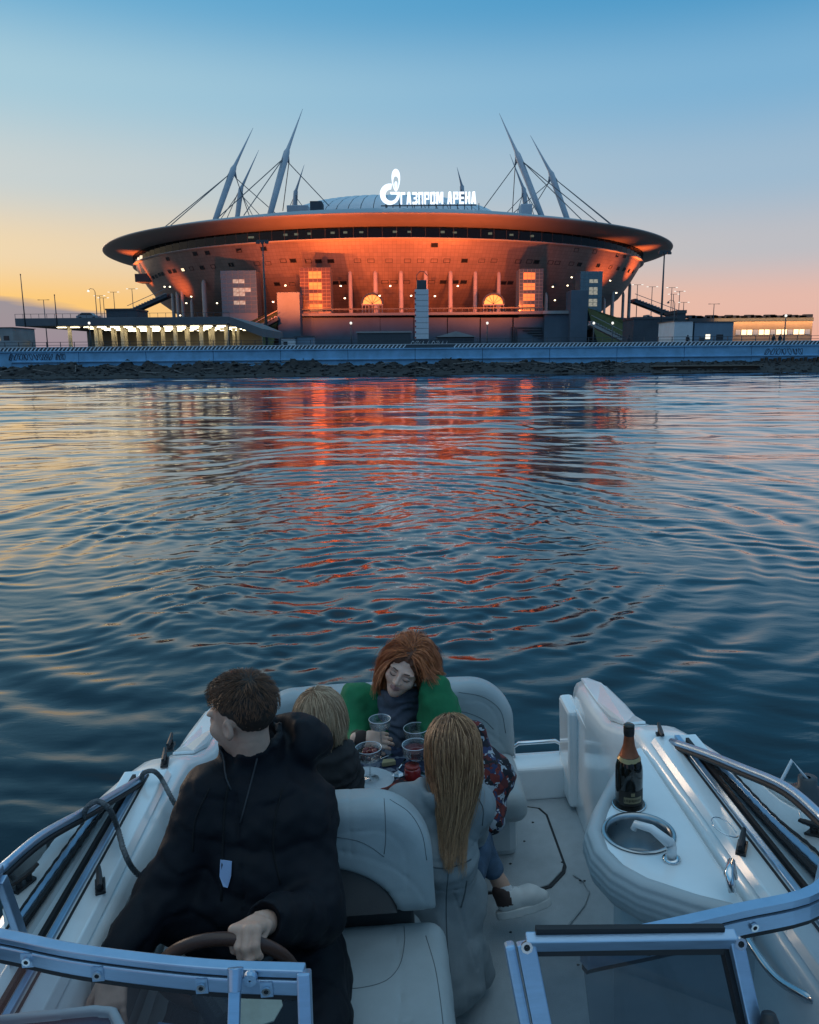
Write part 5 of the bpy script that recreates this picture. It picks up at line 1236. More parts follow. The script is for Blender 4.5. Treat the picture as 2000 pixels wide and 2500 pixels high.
class Head:
    def __init__(s, c, M, k=1.0, fem=0.0): s.c = np.array(c, float); s.M = M; s.k = k; s.fem = fem
    def q(s, P): return (P - s.c) @ s.M / s.k
    def w(s, p): return s.c + s.M @ (np.array(p, float) * s.k)
    def __call__(s, P, neck=True):
        q = s.q(P); f = s.fem
        d = ell(q, (0, .020, .036), (.077, .096, .088))
        d = smin(d, ell(q, (0, -.032, -.034), (.060 - .004 * f, .064, .082)), .03)
        d = smin(d, ell(q, (0, -.062, -.092), (.026 - .005 * f, .026, .022)), .03)
        qa = q.copy(); qa[:, 0] = np.abs(qa[:, 0])
        d = smin(d, ell(qa, (.036, -.062, -.030), (.026, .026, .024)), .02)
        d = smin(d, ell(qa, (.028, -.078, .020), (.028, .016, .009)), .016)
        d = smax(d, -ell(qa, (.031, -.106, -.002), (.020, .018, .011)), .012)
        d = smin(d, ell(qa, (.030, -.076, -.003), (.0155, .0150, .0135)), .004)      # lidded eyes
        d = smin(d, cone(q, (0, -.088, .012), (0, -.112, -.028), .0065, .0115 - .002 * f), .010)
        d = smin(d, ell(qa, (.0115, -.102, -.031), (.0075, .009, .007)), .006)
        d = smin(d, cone(qa, (0, -.0985, -.0555), (.020, -.090, -.0585), .0046, .0022), .005)
        d = smin(d, cone(qa, (0, -.0975, -.0655), (.017, -.090, -.0625), .0054, .0026), .005)
        d = smax(d, -cone(qa, (0, -.1055, -.0603), (.022, -.096, -.0605), .0022, .001), .003)
        ear = ell(qa, (.080, .014, -.008), (.010, .019, .031)); ear = smax(ear, -ell(qa, (.090, .010, -.004), (.008, .010, .018)), .006)
        d = smin(d, ear, .006)
        return d * s.k
def hand_parts(W, d, n, side, curl=(.5, .7, .5), spread=.10, k=1.0, thumb=(.6, .5), fat=1.0):
    W = Vector(W); d = Vector(d).normalized(); n = Vector(n); n = (n - d * n.dot(d)).normalized(); sd = d.cross(n) * side      # sd points to the thumb side
    F_ = []
    for i, (off, L_, r_) in enumerate(((.030, .072, .0092), (.010, .082, .0095), (-.010, .076, .0090), (-.029, .060, .0080))):
        r_ = r_ * fat; p = W + (d * (.088 - .006 * abs(i - 1)) + sd * off) * k; v = (d + sd * (spread * (1.5 - i) * .5)).normalized(); ax = v.cross(n).normalized()
        for j, (fr, c) in enumerate(zip((.45, .31, .24), curl)):
            v = Matrix.Rotation(-c, 3, ax) @ v; q = p + v * (L_ * fr * k); F_.append((p, q, r_ * k * (1 - .08 * j), r_ * k * (1 - .08 * (j + 1)))); p = q
    p = W + (d * .022 + sd * .030) * k; v = (d * .75 + sd * thumb[0] - n * thumb[1]).normalized()
    T = []
    for j, (ln, r_) in enumerate(((.040, .0125), (.032, .0105), (.024, .0095))):
        q = p + v * ln * k; T.append((p, q, r_ * k, r_ * k * .9)); p = q; v = (v + d * .25 - n * .15 * j).normalized()
    PM = [(W + (d * .03 + sd * o) * k, W + (d * .082 + sd * o * 1.15) * k, .0145 * k, .0125 * k) for o in (-.024, -.008, .009, .024)] + [(W - d * .03 * k, W + d * .03 * k, .026 * k, .024 * k)]
    def f(P):
        dd = np.full(len(P), 1e3)
        for a, b, ra, rb in PM: dd = smin(dd, cone(P, a, b, ra, rb), .012)
        for grp in [F_[i * 3:i * 3 + 3] for i in range(4)] + [T]:
            g = np.full(len(P), 1e3)
            for a, b, ra, rb in grp: g = smin(g, cone(P, a, b, ra, rb), .004)
            dd = smin(dd, g, .006)
        return dd
    pts = np.array([[*a] for a, *_ in F_ + T + PM] + [[*b] for _, b, *_ in F_ + T + PM]); return f, pts.min(0) - .03, pts.max(0) + .03
def join_meshes(parts):
    V = []; Fc = []; n = 0
    for v, f in parts: V.append(v); Fc.append(f + n); n += len(v)
    return np.concatenate(V), np.concatenate(Fc)
def strands(roots, dirs, seg, n, head, collide, grav, out, stiff, seed, width, clump=40, clf=.5, name='hair', m=None, parent=None, wav=0., lens=None, taper=.6, drift=(0, 0, 0), conv=None, post=None, cull=None):
    """hair strands that leave the scalp along dirs and fall under their weight, kept outside the body"""
    q = np.random.default_rng(seed); P = roots.copy(); V = dirs / np.maximum(vlen(dirs)[:, None], 1e-6); paths = [P.copy()]
    N_ = len(P); sl = (seg * (np.ones(N_) if lens is None else lens))[:, None]; off = (out * q.uniform(.25, 1.1, N_))
    for i in range(n):
        V = V * stiff + np.array(grav) * (1 - stiff) + np.array(drift) * (i / n); V /= vlen(V)[:, None]
        if conv is not None: V[:, 0] -= np.clip((P[:, 0] - conv[0] - conv[2] * (i / n)) * conv[1], -.6, .6) * min(1, i / 5)
        P = P + V * sl
        for _ in range(2):
            d = collide(P) - off; bad = d < 0
            if bad.any():
                B = P[bad]; e = .003; g = np.stack([collide(B + np.eye(3)[k] * e) - collide(B - np.eye(3)[k] * e) for k in range(3)], -1); g /= np.maximum(vlen(g)[:, None], 1e-6)
                P[bad] = B - g * d[bad][:, None]; vb = V[bad]; vn = (vb * g).sum(-1); V[bad] = vb - g * np.minimum(vn, 0)[:, None]
        if post is not None: P = post(P)
        paths.append(P.copy())
    S = np.stack(paths, 1)
    if clump:
        ci = q.choice(N_, clump, replace=False); D2 = ((roots[:, None, :] - roots[ci][None]) ** 2).sum(-1); near = ci[D2.argmin(1)]
        t = (np.linspace(0, 1, n + 1) ** 1.2 * clf)[None, :, None]; S = S * (1 - t) + (S[near] + (roots - roots[near])[:, None, :] * .35) * t
    if wav: ph = q.uniform(0, 6.28, (N_, 3)); tt = np.arange(n + 1); S += wav * np.sin(tt[None, :, None] * .9 + ph[:, None, :]) * (tt / n)[None, :, None]
    if cull is not None:
        S = S[~cull(S.reshape(-1, 3)).reshape(S.shape[:2]).any(1)]; N_ = len(S)
    T = np.gradient(S, axis=1); T /= np.maximum(np.linalg.norm(T, axis=2, keepdims=True), 1e-9)
    ref = S - head; ref /= np.maximum(np.linalg.norm(ref, axis=2, keepdims=True), 1e-9)
    U = np.cross(T, ref); U /= np.maximum(np.linalg.norm(U, axis=2, keepdims=True), 1e-9); W_ = np.cross(U, T)
    tp = (1 - taper * np.linspace(0, 1, n + 1) ** 2)[None, :, None] * width * q.uniform(.7, 1.3, (N_, 1, 1))
    ring = [S + tp * (U * math.cos(a) + W_ * math.sin(a) * .6) for a in (0, 2.094, 4.189)]
    V3 = np.stack(ring, 2).reshape(-1, 3); m1 = n + 1
    base = (np.arange(N_) * m1 * 3)[:, None, None]; lv = (np.arange(n) * 3)[None, :, None]; k = np.arange(3)[None, None, :]
    a = base + lv + k; b = base + lv + (k + 1) % 3; Fc = np.stack([a, b, b + 3, a + 3], -1).reshape(-1, 4)
    return mesh_obj(name, V3, Fc, m, parent, True)
def scalp(head, n, seed, keep):
    q = np.random.default_rng(seed); u = q.normal(size=(n * 4, 3)); u /= vlen(u)[:, None]
    p = np.array([0, .020, .036]) + u * np.array([.078, .097, .089]); ok = keep(p); p = p[ok][:n]; nn = ((p - [0, .02, .036]) / np.array([.078, .097, .089]) ** 2); nn /= vlen(nn)[:, None]
    return p, nn
def person(label, group=None):
    e = on_boat('person'); tag(e, label, 'person'); return e
def V3(v): return np.array([v[0], v[1], v[2]])
M_skin = skin_mat('skin', (.62, .37, .27)); M_skin2 = skin_mat('skin_pale', (.84, .50, .37))
M_lip = mat('lips', (.46, .21, .18), .4, var=.1); M_lash = mat('lash_brow', (.03, .02, .015), .7)
FOLD = Noise(21, .16, 26); CRUMP = Noise(22, .055, 30)
DRAPE = Noise(23, .10, 26, (1, 1, .2))
def folds(P, a=.007, b=.0025): return a * FOLD(P) + b * CRUMP(P)

# ---------------------------------------------------------------- the driver
def driver():
    e = person('man in black parka at the steering wheel, looking back over his shoulder')
    hc = BY(590, 1748, 2.22); H = Head(hc, head_M((-.86, .48, -.10)), 1.0)
    nb = V3(BY(618, 1850, 2.25)); sl = V3(BY(738, 1962, 2.26)); sr = V3(BY(522, 1952, 2.17))
    el = V3(BY(768, 2235, 2.02)); er = V3(BY(402, 2185, 2.06)); rimL = V3(WP(R(-70)))
    wl = rimL + np.array([.030, .080, -.022]); wr = V3(BY(285, 2345, 1.86)); hipc = np.array([-.47, 2.12, .56]); che = (sl + sr) / 2 + np.array([0, -.01, -.10]); mid = np.array([-.48, 2.14, .80])
    kl = np.array([-.31, 1.72, .56]); kr = np.array([-.66, 1.70, .56])
    hf, hlo, hhi = hand_parts(wl, (-.22, -.82, .48), (0, .5, .85), -1, (1.25, .85, .6), .02, 1.06, (-.2, .8), 1.2)
    hf2, hlo2, hhi2 = hand_parts(wr + np.array([.0, -.03, -.01]), (.15, -.9, -.35), (0, -.3, .95), 1, (.3, .45, .4), .15, 1.0)
    def under(P):
        d = cone(P, hipc, mid, .15, .14); d = smin(d, cone(P, mid, che, .14, .15), .06); d = smin(d, cone(P, sr, sl, .07, .07), .06)
        for a, b, ra, rb in ((sl, el, .05, .042), (el, wl, .042, .030), (sr, er, .05, .042), (er, wr, .042, .030), (hipc + [.1, 0, 0], kl, .09, .06), (hipc - [.1, 0, 0], kr, .09, .06), (kl, kl + [.0, .12, -.45], .06, .045), (kr, kr + [0, .12, -.45], .06, .045)): d = smin(d, cone(P, a, b, ra, rb), .03)
        return smin(d, cone(P, nb + [0, 0, -.1], H.w((0, .02, -.06)), .06, .054), .03)
    neck = lambda P: smin(H(P), cone(P, nb + np.array([0, 0, -.10]), H.w((0, .022, -.05)), .060, .053), .02)
    lo = np.minimum(H.c, nb) - .15; hi = np.maximum(H.c, nb) + .17
    V, Fc = join_meshes([surfnet(under, (-1.1, 1.5, .05), (.1, 2.5, 1.35), .014), surfnet(neck, lo, hi, .0042), surfnet(hf, hlo, hhi, .0035), surfnet(hf2, hlo2, hhi2, .0045)])
    mesh_obj('body', V, Fc, M_skin, e, True)
    def coat(P):
        d = cone(P, hipc + [0, 0, -.04], mid, .20, .185); d = smin(d, cone(P, mid, che, .185, .185), .08)
        d = smin(d, cone(P, sr, sl, .10, .10), .08); d = smin(d, cone(P, nb + [0, .02, -.09], nb + [0, .03, -.01], .125, .088), .06)
        for a, b, ra, rb in ((sl, el, .092, .080), (el, wl + (el - wl) * .12, .080, .056), (sr, er, .090, .080), (er, wr + (er - wr) * .10, .078, .056)): d = smin(d, cone(P, a, b, ra, rb), .035)
        for h_, k_ in ((hipc + [.10, -.02, 0], kl), (hipc - [.10, .02, 0], kr)): d = smin(d, cone(P, h_, h_ + (k_ - h_) * .85, .135, .115), .06)
        d = smin(d, cone(P, mid + [-.05, 0, -.08], er + [.08, .02, -.08], .15, .10), .06)
        ring = P - nb; col = np.abs(np.hypot(ring[:, 0] * .98, (ring[:, 1] - .01) * .95) - .080) - .014      # stand-up collar, open in front
        front = np.maximum(np.abs(ring[:, 0] + .05) - .022, ring[:, 1] + .02)
        col = smax(np.maximum(np.maximum(col, ring[:, 2] - .075 - .25 * ring[:, 1]), -ring[:, 2] - .09), -front, .02); d = smin(d, col, .02)
        hood = ell(P, nb + [.075, .10, -.015], (.150, .115, .100)); hood = smax(hood, -ell(P, nb + [.02, .02, .07], (.10, .10, .09)), .04); d = smin(d, hood, .03)
        d = d + folds(P, .009, .003)
        arm = np.abs(np.sin((P @ np.array([.25, -.35, .9])) * 2 * math.pi / .155)); d = d + .004 * np.exp(-(arm / .25) ** 2) * (vlen(P - nb) > .17)
        zip_ = np.abs(P[:, 0] - (nb[0] - .035 + .10 * (nb[2] - P[:, 2]))) ; d = d + .008 * np.clip(1 - zip_ / .007, 0, 1) * (P[:, 1] < nb[1]) * (P[:, 2] < nb[2])
        return smax(d, -(vlen(P - wl) - .05), .012)
    M_coat = mat('black_parka', (.0055, .006, .0095), .62, var=.3, scale=9, bump=.25, bscale=420, spec=.22)
    c = sdf_obj('parka', coat, (-1.15, 1.55, .32), (.18, 2.62, 1.50), .0078, M_coat, e)
    def trous(P):
        d = cone(P, hipc + [.1, -.1, -.02], kl, .11, .085)
        for a, b, ra, rb in ((hipc + [-.1, -.1, -.02], kr, .11, .085), (kl, kl + [.0, .10, -.5], .085, .065), (kr, kr + [0, .10, -.5], .085, .065)): d = smin(d, cone(P, a, b, ra, rb), .02)
        return d + folds(P, .005, .002)
    sdf_obj('trousers', trous, (-.9, 1.5, -.02), (.0, 2.3, .75), .012, mat('black_trousers', (.012, .012, .014), .85, var=.2, bump=.3, bscale=300), e)
    # draw cords and a pale card in an open chest pocket
    for px0, py0, px1, py1 in ((512, 1895, 545, 1985), (618, 1880, 575, 2050)):
        a, b = V3(BY(px0, py0, 2.05)), V3(BY(px1, py1, 1.99)); pts = []
        for t in np.linspace(0, 1, 7):
            p = a + (b - a) * t; p[1] = 1.7
            for _ in range(60):
                dd = float(coat(p[None])[0])
                if dd < .003: break
                p[1] += max(.002, dd * .8)
            pts.append(p)
        MB().tube(pts, .0028, 6).build('draw_cord', mat('cord_grey', (.03, .03, .034), .7), c, smooth=True)
    cp_ = []
    for px, py in ((538, 2100), (566, 2104), (564, 2140), (556, 2168), (545, 2165), (536, 2140)):
        d = np.array(_BR @ Vector(ray(px, py))); d /= np.linalg.norm(d); p = np.array(_bo); t = 1.2
        for _ in range(80):
            dd = float(coat((p + d * t)[None])[0])
            if dd < .002: break
            t += max(.002, dd * .8)
        cp_.append(p + d * (t - .006))
    MB().add(cp_ + [q + np.array([0, .003, 0]) for q in cp_], [tuple(range(6)), tuple(range(11, 5, -1))] + [(i, (i + 1) % 6, 6 + (i + 1) % 6, 6 + i) for i in range(6)]).build('card', mat('pale_card', (.30, .40, .60), .5), c)
    # hair: short sides, tousled top
    def reg(p): return (p[:, 1] > -.075 + .0 * p[:, 2]) & (p[:, 2] > np.where(p[:, 1] < -.02, .052, np.where(p[:, 1] < .02, .0 + .2 * np.clip(-p[:, 1], 0, 1), -.048)))
    def cap(P):
        q = H.q(P); d = ell(q, (0, .024, .040), (.0790, .098, .090)); d = smin(d, ell(q, (0, -.02, .084), (.056, .070, .040)), .03)
        hl = np.interp(q[:, 1], [-.09, -.04, -.015, .0, .03, .045, .06, .1], [.055, .050, .034, .024, .020, -.015, -.045, -.056]) - q[:, 2]; d = smax(d, np.minimum(hl * .7, .05), .008)
        d = smax(d, -.088 - q[:, 1], .01); return d * 1.0 + .0018 * HN(P)
    HN = Noise(31, .018, 30, (1, 1, .6))
    mh = hair_mat('hair_short_brown', (.050, .022, .011), (.24, .105, .05)); hcap = sdf_obj('hair', cap, H.c - .16, H.c + .17, .0045, mat('hair_brown_base', (.030, .017, .011), .6, var=.3, scale=60), e)
    p, nn = scalp(H, 2600, 5, lambda p: reg(p) & (p[:, 2] > np.where(p[:, 1] < .05, .055, .02))); q = np.random.default_rng(6); crown = np.array([.01, .06, .12]); dr = p - crown; dr -= nn * (dr * nn).sum(-1)[:, None]; dr /= np.maximum(vlen(dr)[:, None], .02)
    top = np.clip((p[:, 2] - .03) / .06, 0, 1); dirs = nn * (.35 + .4 * top)[:, None] + dr + q.normal(size=p.shape) * .25; W0 = H.c + (p + nn * .010) @ H.M.T; ln = .35 + .75 * top
    strands(W0, dirs @ H.M.T, .0046, 5, H.c, lambda P: cap(P), (0, 0, -1), .003, .9, 9, .0008, 110, .35, 'hair_strands', mh, hcap, lens=ln)
driver()

# ---------------------------------------------------------------- the woman in green
def woman():
    e = person('woman in green sweatshirt with auburn hair resting her head on her hand')
    H = Head(V3(BY(992, 1629, 3.33)), head_M((-.32, -.92, -.02), R(25)), 1.03, 1.0)
    nb = V3(BY(985, 1712, 3.43)); sr = V3(BY(872, 1715, 3.46)); sl = V3(BY(1068, 1735, 3.48)); er = V3(BY(862, 1815, 3.30)); wr = V3(BY(884, 1803, 3.17)); el = V3(BY(1080, 1800, 3.20)); wl = V3(BY(1062, 1676, 3.27))
    hip = np.array([-.08, 3.58, .42]); che = (sr + sl) / 2 + np.array([0, .03, -.12])
    hf, a0, a1 = hand_parts(wr, (.95, -.15, -.05), (.1, -.8, .6), 1, (.35, .55, .5), .08, .92, (.3, .55)); hf2, b0, b1 = hand_parts(wl, (-.35, .1, .9), (.8, -.2, .3), 1, (.2, .3, .2), .1, .92)
    def under(P):
        d = cone(P, hip, che, .13, .13); d = smin(d, cone(P, sr, sl, .055, .055), .05)
        for a, b, ra, rb in ((sl, el, .042, .036), (el, wl, .036, .027), (sr, er, .042, .036), (er, wr, .036, .026), (hip + [.08, 0, 0], hip + [.1, -.42, .02], .08, .06), (hip - [.08, 0, 0], hip + [-.1, -.42, .02], .08, .06), (hip + [.1, -.42, .02], hip + [.1, -.38, -.40], .055, .045), (hip + [-.1, -.42, .02], hip + [-.1, -.38, -.40], .055, .045)): d = smin(d, cone(P, a, b, ra, rb), .03)
        return d
    neck = lambda P: smin(H(P), cone(P, nb + np.array([0, .03, -.08]), H.w((0, .02, -.05)), .052, .046), .02)
    V, Fc = join_meshes([surfnet(under, (-.45, 3.0, .0), (.35, 3.75, 1.2), .014), surfnet(neck, np.minimum(H.c, nb) - .14, np.maximum(H.c, nb) + .15, .0036), surfnet(hf, a0, a1, .0038), surfnet(hf2, b0, b1, .0045)])
    cen = V[Fc].mean(1); q = H.q(cen); lips = (np.abs(q[:, 0]) < .0215) & (q[:, 1] < -.088) & (np.abs(q[:, 2] + .0605) < .0125 - .25 * np.abs(q[:, 0]))
    mesh_obj('body', V, Fc, [M_skin2, M_lip], e, True, lips.astype(int))
    for s in (-1, 1):
        MB().tube([H.w((s * x, y, z)) for x, y, z in ((.0165, -.0905, -.0075), (.023, -.0925, -.0105), (.031, -.0930, -.0118), (.039, -.0905, -.0100), (.046, -.084, -.0060))], [.0011, .0017, .0019, .0018, .0010], 6).build('lashes', M_lash, e, smooth=True)
        MB().tube([H.w((s * x, y, z)) for x, y, z in ((.014, -.0965, .0185), (.025, -.0965, .0225), (.037, -.0915, .0225), (.048, -.0820, .0175))], [.0016, .0024, .0022, .0010], 6).build('eyebrow', M_lash, e, smooth=True)
        MB().tube([H.w((s * x, y, z)) for x, y, z in ((.017, -.0885, .0045), (.030, -.0905, .0075), (.044, -.083, .004))], [.0008, .0011, .0008], 6).build('eyelid_crease', mat('lid_shade', (.22, .12, .10), .6), e, smooth=True)
    def top(P):
        d = cone(P, hip + [0, -.02, -.02], che, .185, .18); d = smin(d, cone(P, sr, sl, .085, .085), .08)
        for a, b, ra, rb in ((sl, el, .100, .095), (el, wl + (el - wl) * .10, .100, .070), (sr, er, .088, .078), (er, wr + (er - wr) * .25, .074, .050)): d = smin(d, cone(P, a, b, ra, rb), .035)
        d = smin(d, ell(P, el * .5 + wl * .5 + np.array([.005, 0, -.01]), (.085, .08, .10)), .04)
        d = d + folds(P, .009, .0028); g = P - nb
        return smax(smax(d, -ell(P, nb + [-.015, -.07, .0], (.075, .09, .10)), .02), -ell(P, nb + [-.035, -.19, -.16], (.045, .10, .17)), .03)
    M_green = mat('green_sweatshirt', (.010, .165, .062), .85, var=.18, scale=12, bump=.35, bscale=420)
    sw = sdf_obj('sweatshirt', top, (-.45, 2.95, .2), (.42, 3.85, 1.32), .0075, M_green, e)
    def scarf(P):
        q = P - (nb + [-.012, -.02, .02]); r_ = np.hypot(q[:, 0], q[:, 1] * .9); d = np.hypot(r_ - .072, (q[:, 2] + .3 * q[:, 1]) * .55) - .030
        d = smin(d, np.hypot(np.hypot(q[:, 0], q[:, 1]) - .088, (q[:, 2] + .045) * .6) - .026, .015)
        d = smin(d, cone(P, nb + [-.02, -.10, -.05], nb + [-.05, -.155, -.33], .052, .055), .03); return d + .0045 * np.sin(FOLD(P) * 5 + q[:, 2] * 130) + .002 * CRUMP(P)
    sdf_obj('scarf', scarf, nb - .42, nb + .22, .0062, mat('grey_scarf', (.10, .105, .135), .95, var=.25, scale=30, bump=.4, bscale=300), e)
    def cuff(P): return cone(P, wr + (er - wr) * .42, wr + (er - wr) * .05, .050, .038) + folds(P, .004, .002)
    sdf_obj('cuff', cuff, np.minimum(wr, er) - .09, np.maximum(wr, er) + .09, .006, mat('dark_cuff', (.045, .028, .024), .9), e)
    def jeans(P):
        d = cone(P, hip + [.08, -.05, 0], hip + [.1, -.42, .03], .10, .075)
        for a, b, ra, rb in ((hip + [-.08, -.05, 0], hip + [-.1, -.42, .03], .10, .075), (hip + [.1, -.42, .03], hip + [.1, -.38, -.42], .07, .055), (hip + [-.1, -.42, .03], hip + [-.1, -.38, -.42], .07, .055)): d = smin(d, cone(P, a, b, ra, rb), .02)
        return d + folds(P, .005, .002)
    sdf_obj('trousers', jeans, (-.4, 3.0, -.02), (.3, 3.75, .6), .012, mat('dark_jeans', (.02, .025, .04), .85), e)
    # hair: parted on top, thick, shoulder length, flipped ends
    guard = lambda P: ell(H.q(P), (0, -.14, -.045), (.060, .125, .115)) * H.k
    col = lambda P: np.minimum(np.minimum(np.minimum(H(P) - .004, top(P)), hf2(P)), guard(P))
    def keep(p): return (p[:, 2] > np.where(p[:, 1] < -.035, .068, np.where(p[:, 1] < .0, .02, -.04)))
    mh = hair_mat('hair_auburn', (.24, .058, .018), (.75, .24, .085), (.70, .33, .16), (H.c[2] - .20, H.c[2] + .02))
    def hcap(P):
        q = H.q(P); d = ell(q, (0, .024, .036), (.088, .106, .095)); face = ell(q, (0, -.11, -.035), (.060, .075, .108)); return smax(smax(d, -face, .012), -.05 - q[:, 2], .02) * H.k + .004 * Noise(41, .02, 20)(P)
    cap = sdf_obj('hair', hcap, H.c - .17, H.c + .18, .005, mat('auburn_base', (.14, .045, .018), .6, var=.35, scale=50), e)
    p, nn = scalp(H, 5200, 15, keep); q = np.random.default_rng(16); part = np.array([.012, -.03, .12]); dr = p - part; dr[:, 1] *= .35; dr[:, 0] *= 1.6; dr -= nn * (dr * nn).sum(-1)[:, None]; dr /= np.maximum(vlen(dr)[:, None], .02)
    W0 = H.c + (p + nn * .006) @ H.M.T * H.k; sd = ((p @ np.array([1., 0, 0])) * 1.0)
    dirs = (nn * .30 + dr * .9 + np.stack([0 * sd, .15 + 0 * sd, .0 * sd], -1)) @ H.M.T + q.normal(size=p.shape) * .08
    sgn = np.sign((p @ H.M.T)[:, 0]); dirs[:, 0] += sgn * .55 + .40 * (p[:, 0] > .0); dirs[:, 1] += .35 * (p[:, 1] < .0)
    def face_(P):
        q = H.q(P); return (q[:, 1] < -.055) & (np.abs(q[:, 0]) < np.interp(q[:, 2], [-.13, -.06, .03, .065, .085], [.040, .053, .053, .040, .018])) & (q[:, 2] > -.14) & (q[:, 2] < .085)
    sgr = np.where(p[:, 0] > .008, 1., -1.)
    def post(P):
        q = H.q(P); lim = np.interp(q[:, 2], [-.2, -.11, -.05, .03, .065, .095], [.050, .056, .064, .062, .048, .0]) ; bad = (q[:, 1] < -.03) & (q[:, 0] * sgr < lim)
        q[:, 0] = np.where(bad, sgr * lim, q[:, 0]); q[:, 1] = np.where(bad, np.maximum(q[:, 1], -.098), q[:, 1]); return H.c + (q * H.k) @ H.M.T
    strands(W0, dirs, .0278, 10, H.c, lambda P: np.minimum(hcap(P) + .002, col(P)), (0, 0, -1), .017, .80, 17, .0014, 80, .5, 'hair_strands', mh, cap, wav=.002, lens=np.random.default_rng(3).uniform(.7, 1.02, len(p)) * np.where(p[:, 0] > -.004, .50, 1.0), post=post, cull=face_)
woman()

# ---------------------------------------------------------------- the child
def child():
    e = person('fair-haired child in dark jacket leaning on the table, seen from behind')
    H = Head(V3(BY(786, 1757, 2.80)), head_M((.50, .84, -.22)), .90, .6)
    nb = V3(BY(795, 1850, 2.80)); sr = V3(BY(838, 1898, 2.84)); sl = V3(BY(728, 1905, 2.74)); hip = np.array([-.36, 2.70, .48]); er = V3(BY(838, 1930, 2.98)); wr = V3(BY(838, 1852, 2.98)); el = np.array([-.47, 2.95, .66]); wl = np.array([-.36, 3.08, .70])
    hf, a0, a1 = hand_parts(wr, (-.15, -.25, .95), (.2, .9, .2), 1, (.5, .7, .5), .1, .78); che = (sr + sl) / 2 + np.array([0, 0, -.10])
    def under(P):
        d = cone(P, hip, che, .11, .10); d = smin(d, cone(P, sr, sl, .045, .045), .05)
        for a, b, ra, rb in ((sl, el, .036, .03), (el, wl, .03, .022), (sr, er, .036, .03), (er, wr, .03, .022), (hip + [.06, .0, 0], hip + [.06, .3, .02], .065, .05), (hip - [.06, 0, 0], hip + [-.06, .3, .02], .065, .05)): d = smin(d, cone(P, a, b, ra, rb), .03)
        return d
    neck = lambda P: smin(H(P), cone(P, nb + np.array([0, 0, -.06]), H.w((0, .02, -.05)), .045, .040), .02)
    V, Fc = join_meshes([surfnet(under, (-.62, 2.5, .3), (-.0, 3.2, 1.1), .014), surfnet(neck, np.minimum(H.c, nb) - .13, np.maximum(H.c, nb) + .14, .0045), surfnet(hf, a0, a1, .0042)])
    mesh_obj('body', V, Fc, M_skin2, e, True)
    def jack(P):
        d = cone(P, hip + [0, 0, -.04], che, .15, .135); d = smin(d, cone(P, sr, sl, .075, .075), .07)
        for a, b, ra, rb in ((sl, el, .078, .068), (el, wl, .066, .05), (sr, er, .062, .052), (er, wr + (er - wr) * .3, .050, .040)): d = smin(d, cone(P, a, b, ra, rb), .03)
        q = P - nb; r_ = np.hypot(q[:, 0], q[:, 1]); sc_ = np.hypot(r_ - .078, (q[:, 2] - .005) * .6) - .036; sc2 = np.hypot(r_ - .094, (q[:, 2] + .045) * .7) - .034; d = smin(smin(d, sc_, .015), sc2, .015)
        return d + folds(P, .008, .003) + .0035 * np.sin(q[:, 2] * 150 + 3 * FOLD(P)) * (r_ < .15)
    sdf_obj('jacket', jack, (-.75, 2.45, .3), (.05, 3.25, 1.12), .0075, mat('charcoal_jacket', (.022, .021, .022), .85, var=.3, scale=14, bump=.3, bscale=350), e)
    sdf_obj('trousers', lambda P: np.minimum(cone(P, hip + [.06, 0, -.02], hip + [.06, .32, .0], .08, .06), cone(P, hip + [-.06, 0, -.02], hip + [-.06, .32, .0], .08, .06)), (-.6, 2.5, .25), (-.1, 3.2, .75), .012, mat('navy_trousers', (.02, .022, .035), .85), e)
    def hcap(P):
        q = H.q(P); d = ell(q, (0, .024, .036), (.089, .108, .098)); d = smin(d, ell(q, (0, .06, -.045), (.060, .045, .045)), .03); d = smax(d, -ell(q, (0, -.12, -.035), (.075, .085, .085)), .01); return smax(d, -.088 - q[:, 2], .01) * H.k + .0035 * np.sin(np.arctan2(q[:, 0], q[:, 1] - .0) * 34 + 2 * FOLD(P))
    mh = hair_mat('hair_fair', (.28, .15, .08), (.80, .55, .35)); cap = sdf_obj('hair', hcap, H.c - .16, H.c + .17, .005, mat('fair_base', (.30, .17, .09), .6, var=.3, scale=50), e)
    p, nn = scalp(H, 4200, 25, lambda p: (p[:, 2] > np.where(p[:, 1] < -.05, .05, -.05))); crown = np.array([.005, .062, .118]); dr = p - crown; dr -= nn * (dr * nn).sum(-1)[:, None]; dr /= np.maximum(vlen(dr)[:, None], .015)
    q = np.random.default_rng(26); W0 = H.c + (p + nn * .016) @ H.M.T * H.k; dirs = (nn * .3 + dr + q.normal(size=p.shape) * .08) @ H.M.T
    strands(W0, dirs, .0157, 7, H.c, lambda P: np.minimum(hcap(P), H(P)), (0, 0, -1), .006, .74, 27, .0012, 70, .4, 'hair_strands', mh, cap, lens=q.uniform(.6, 1, len(p)))
child()

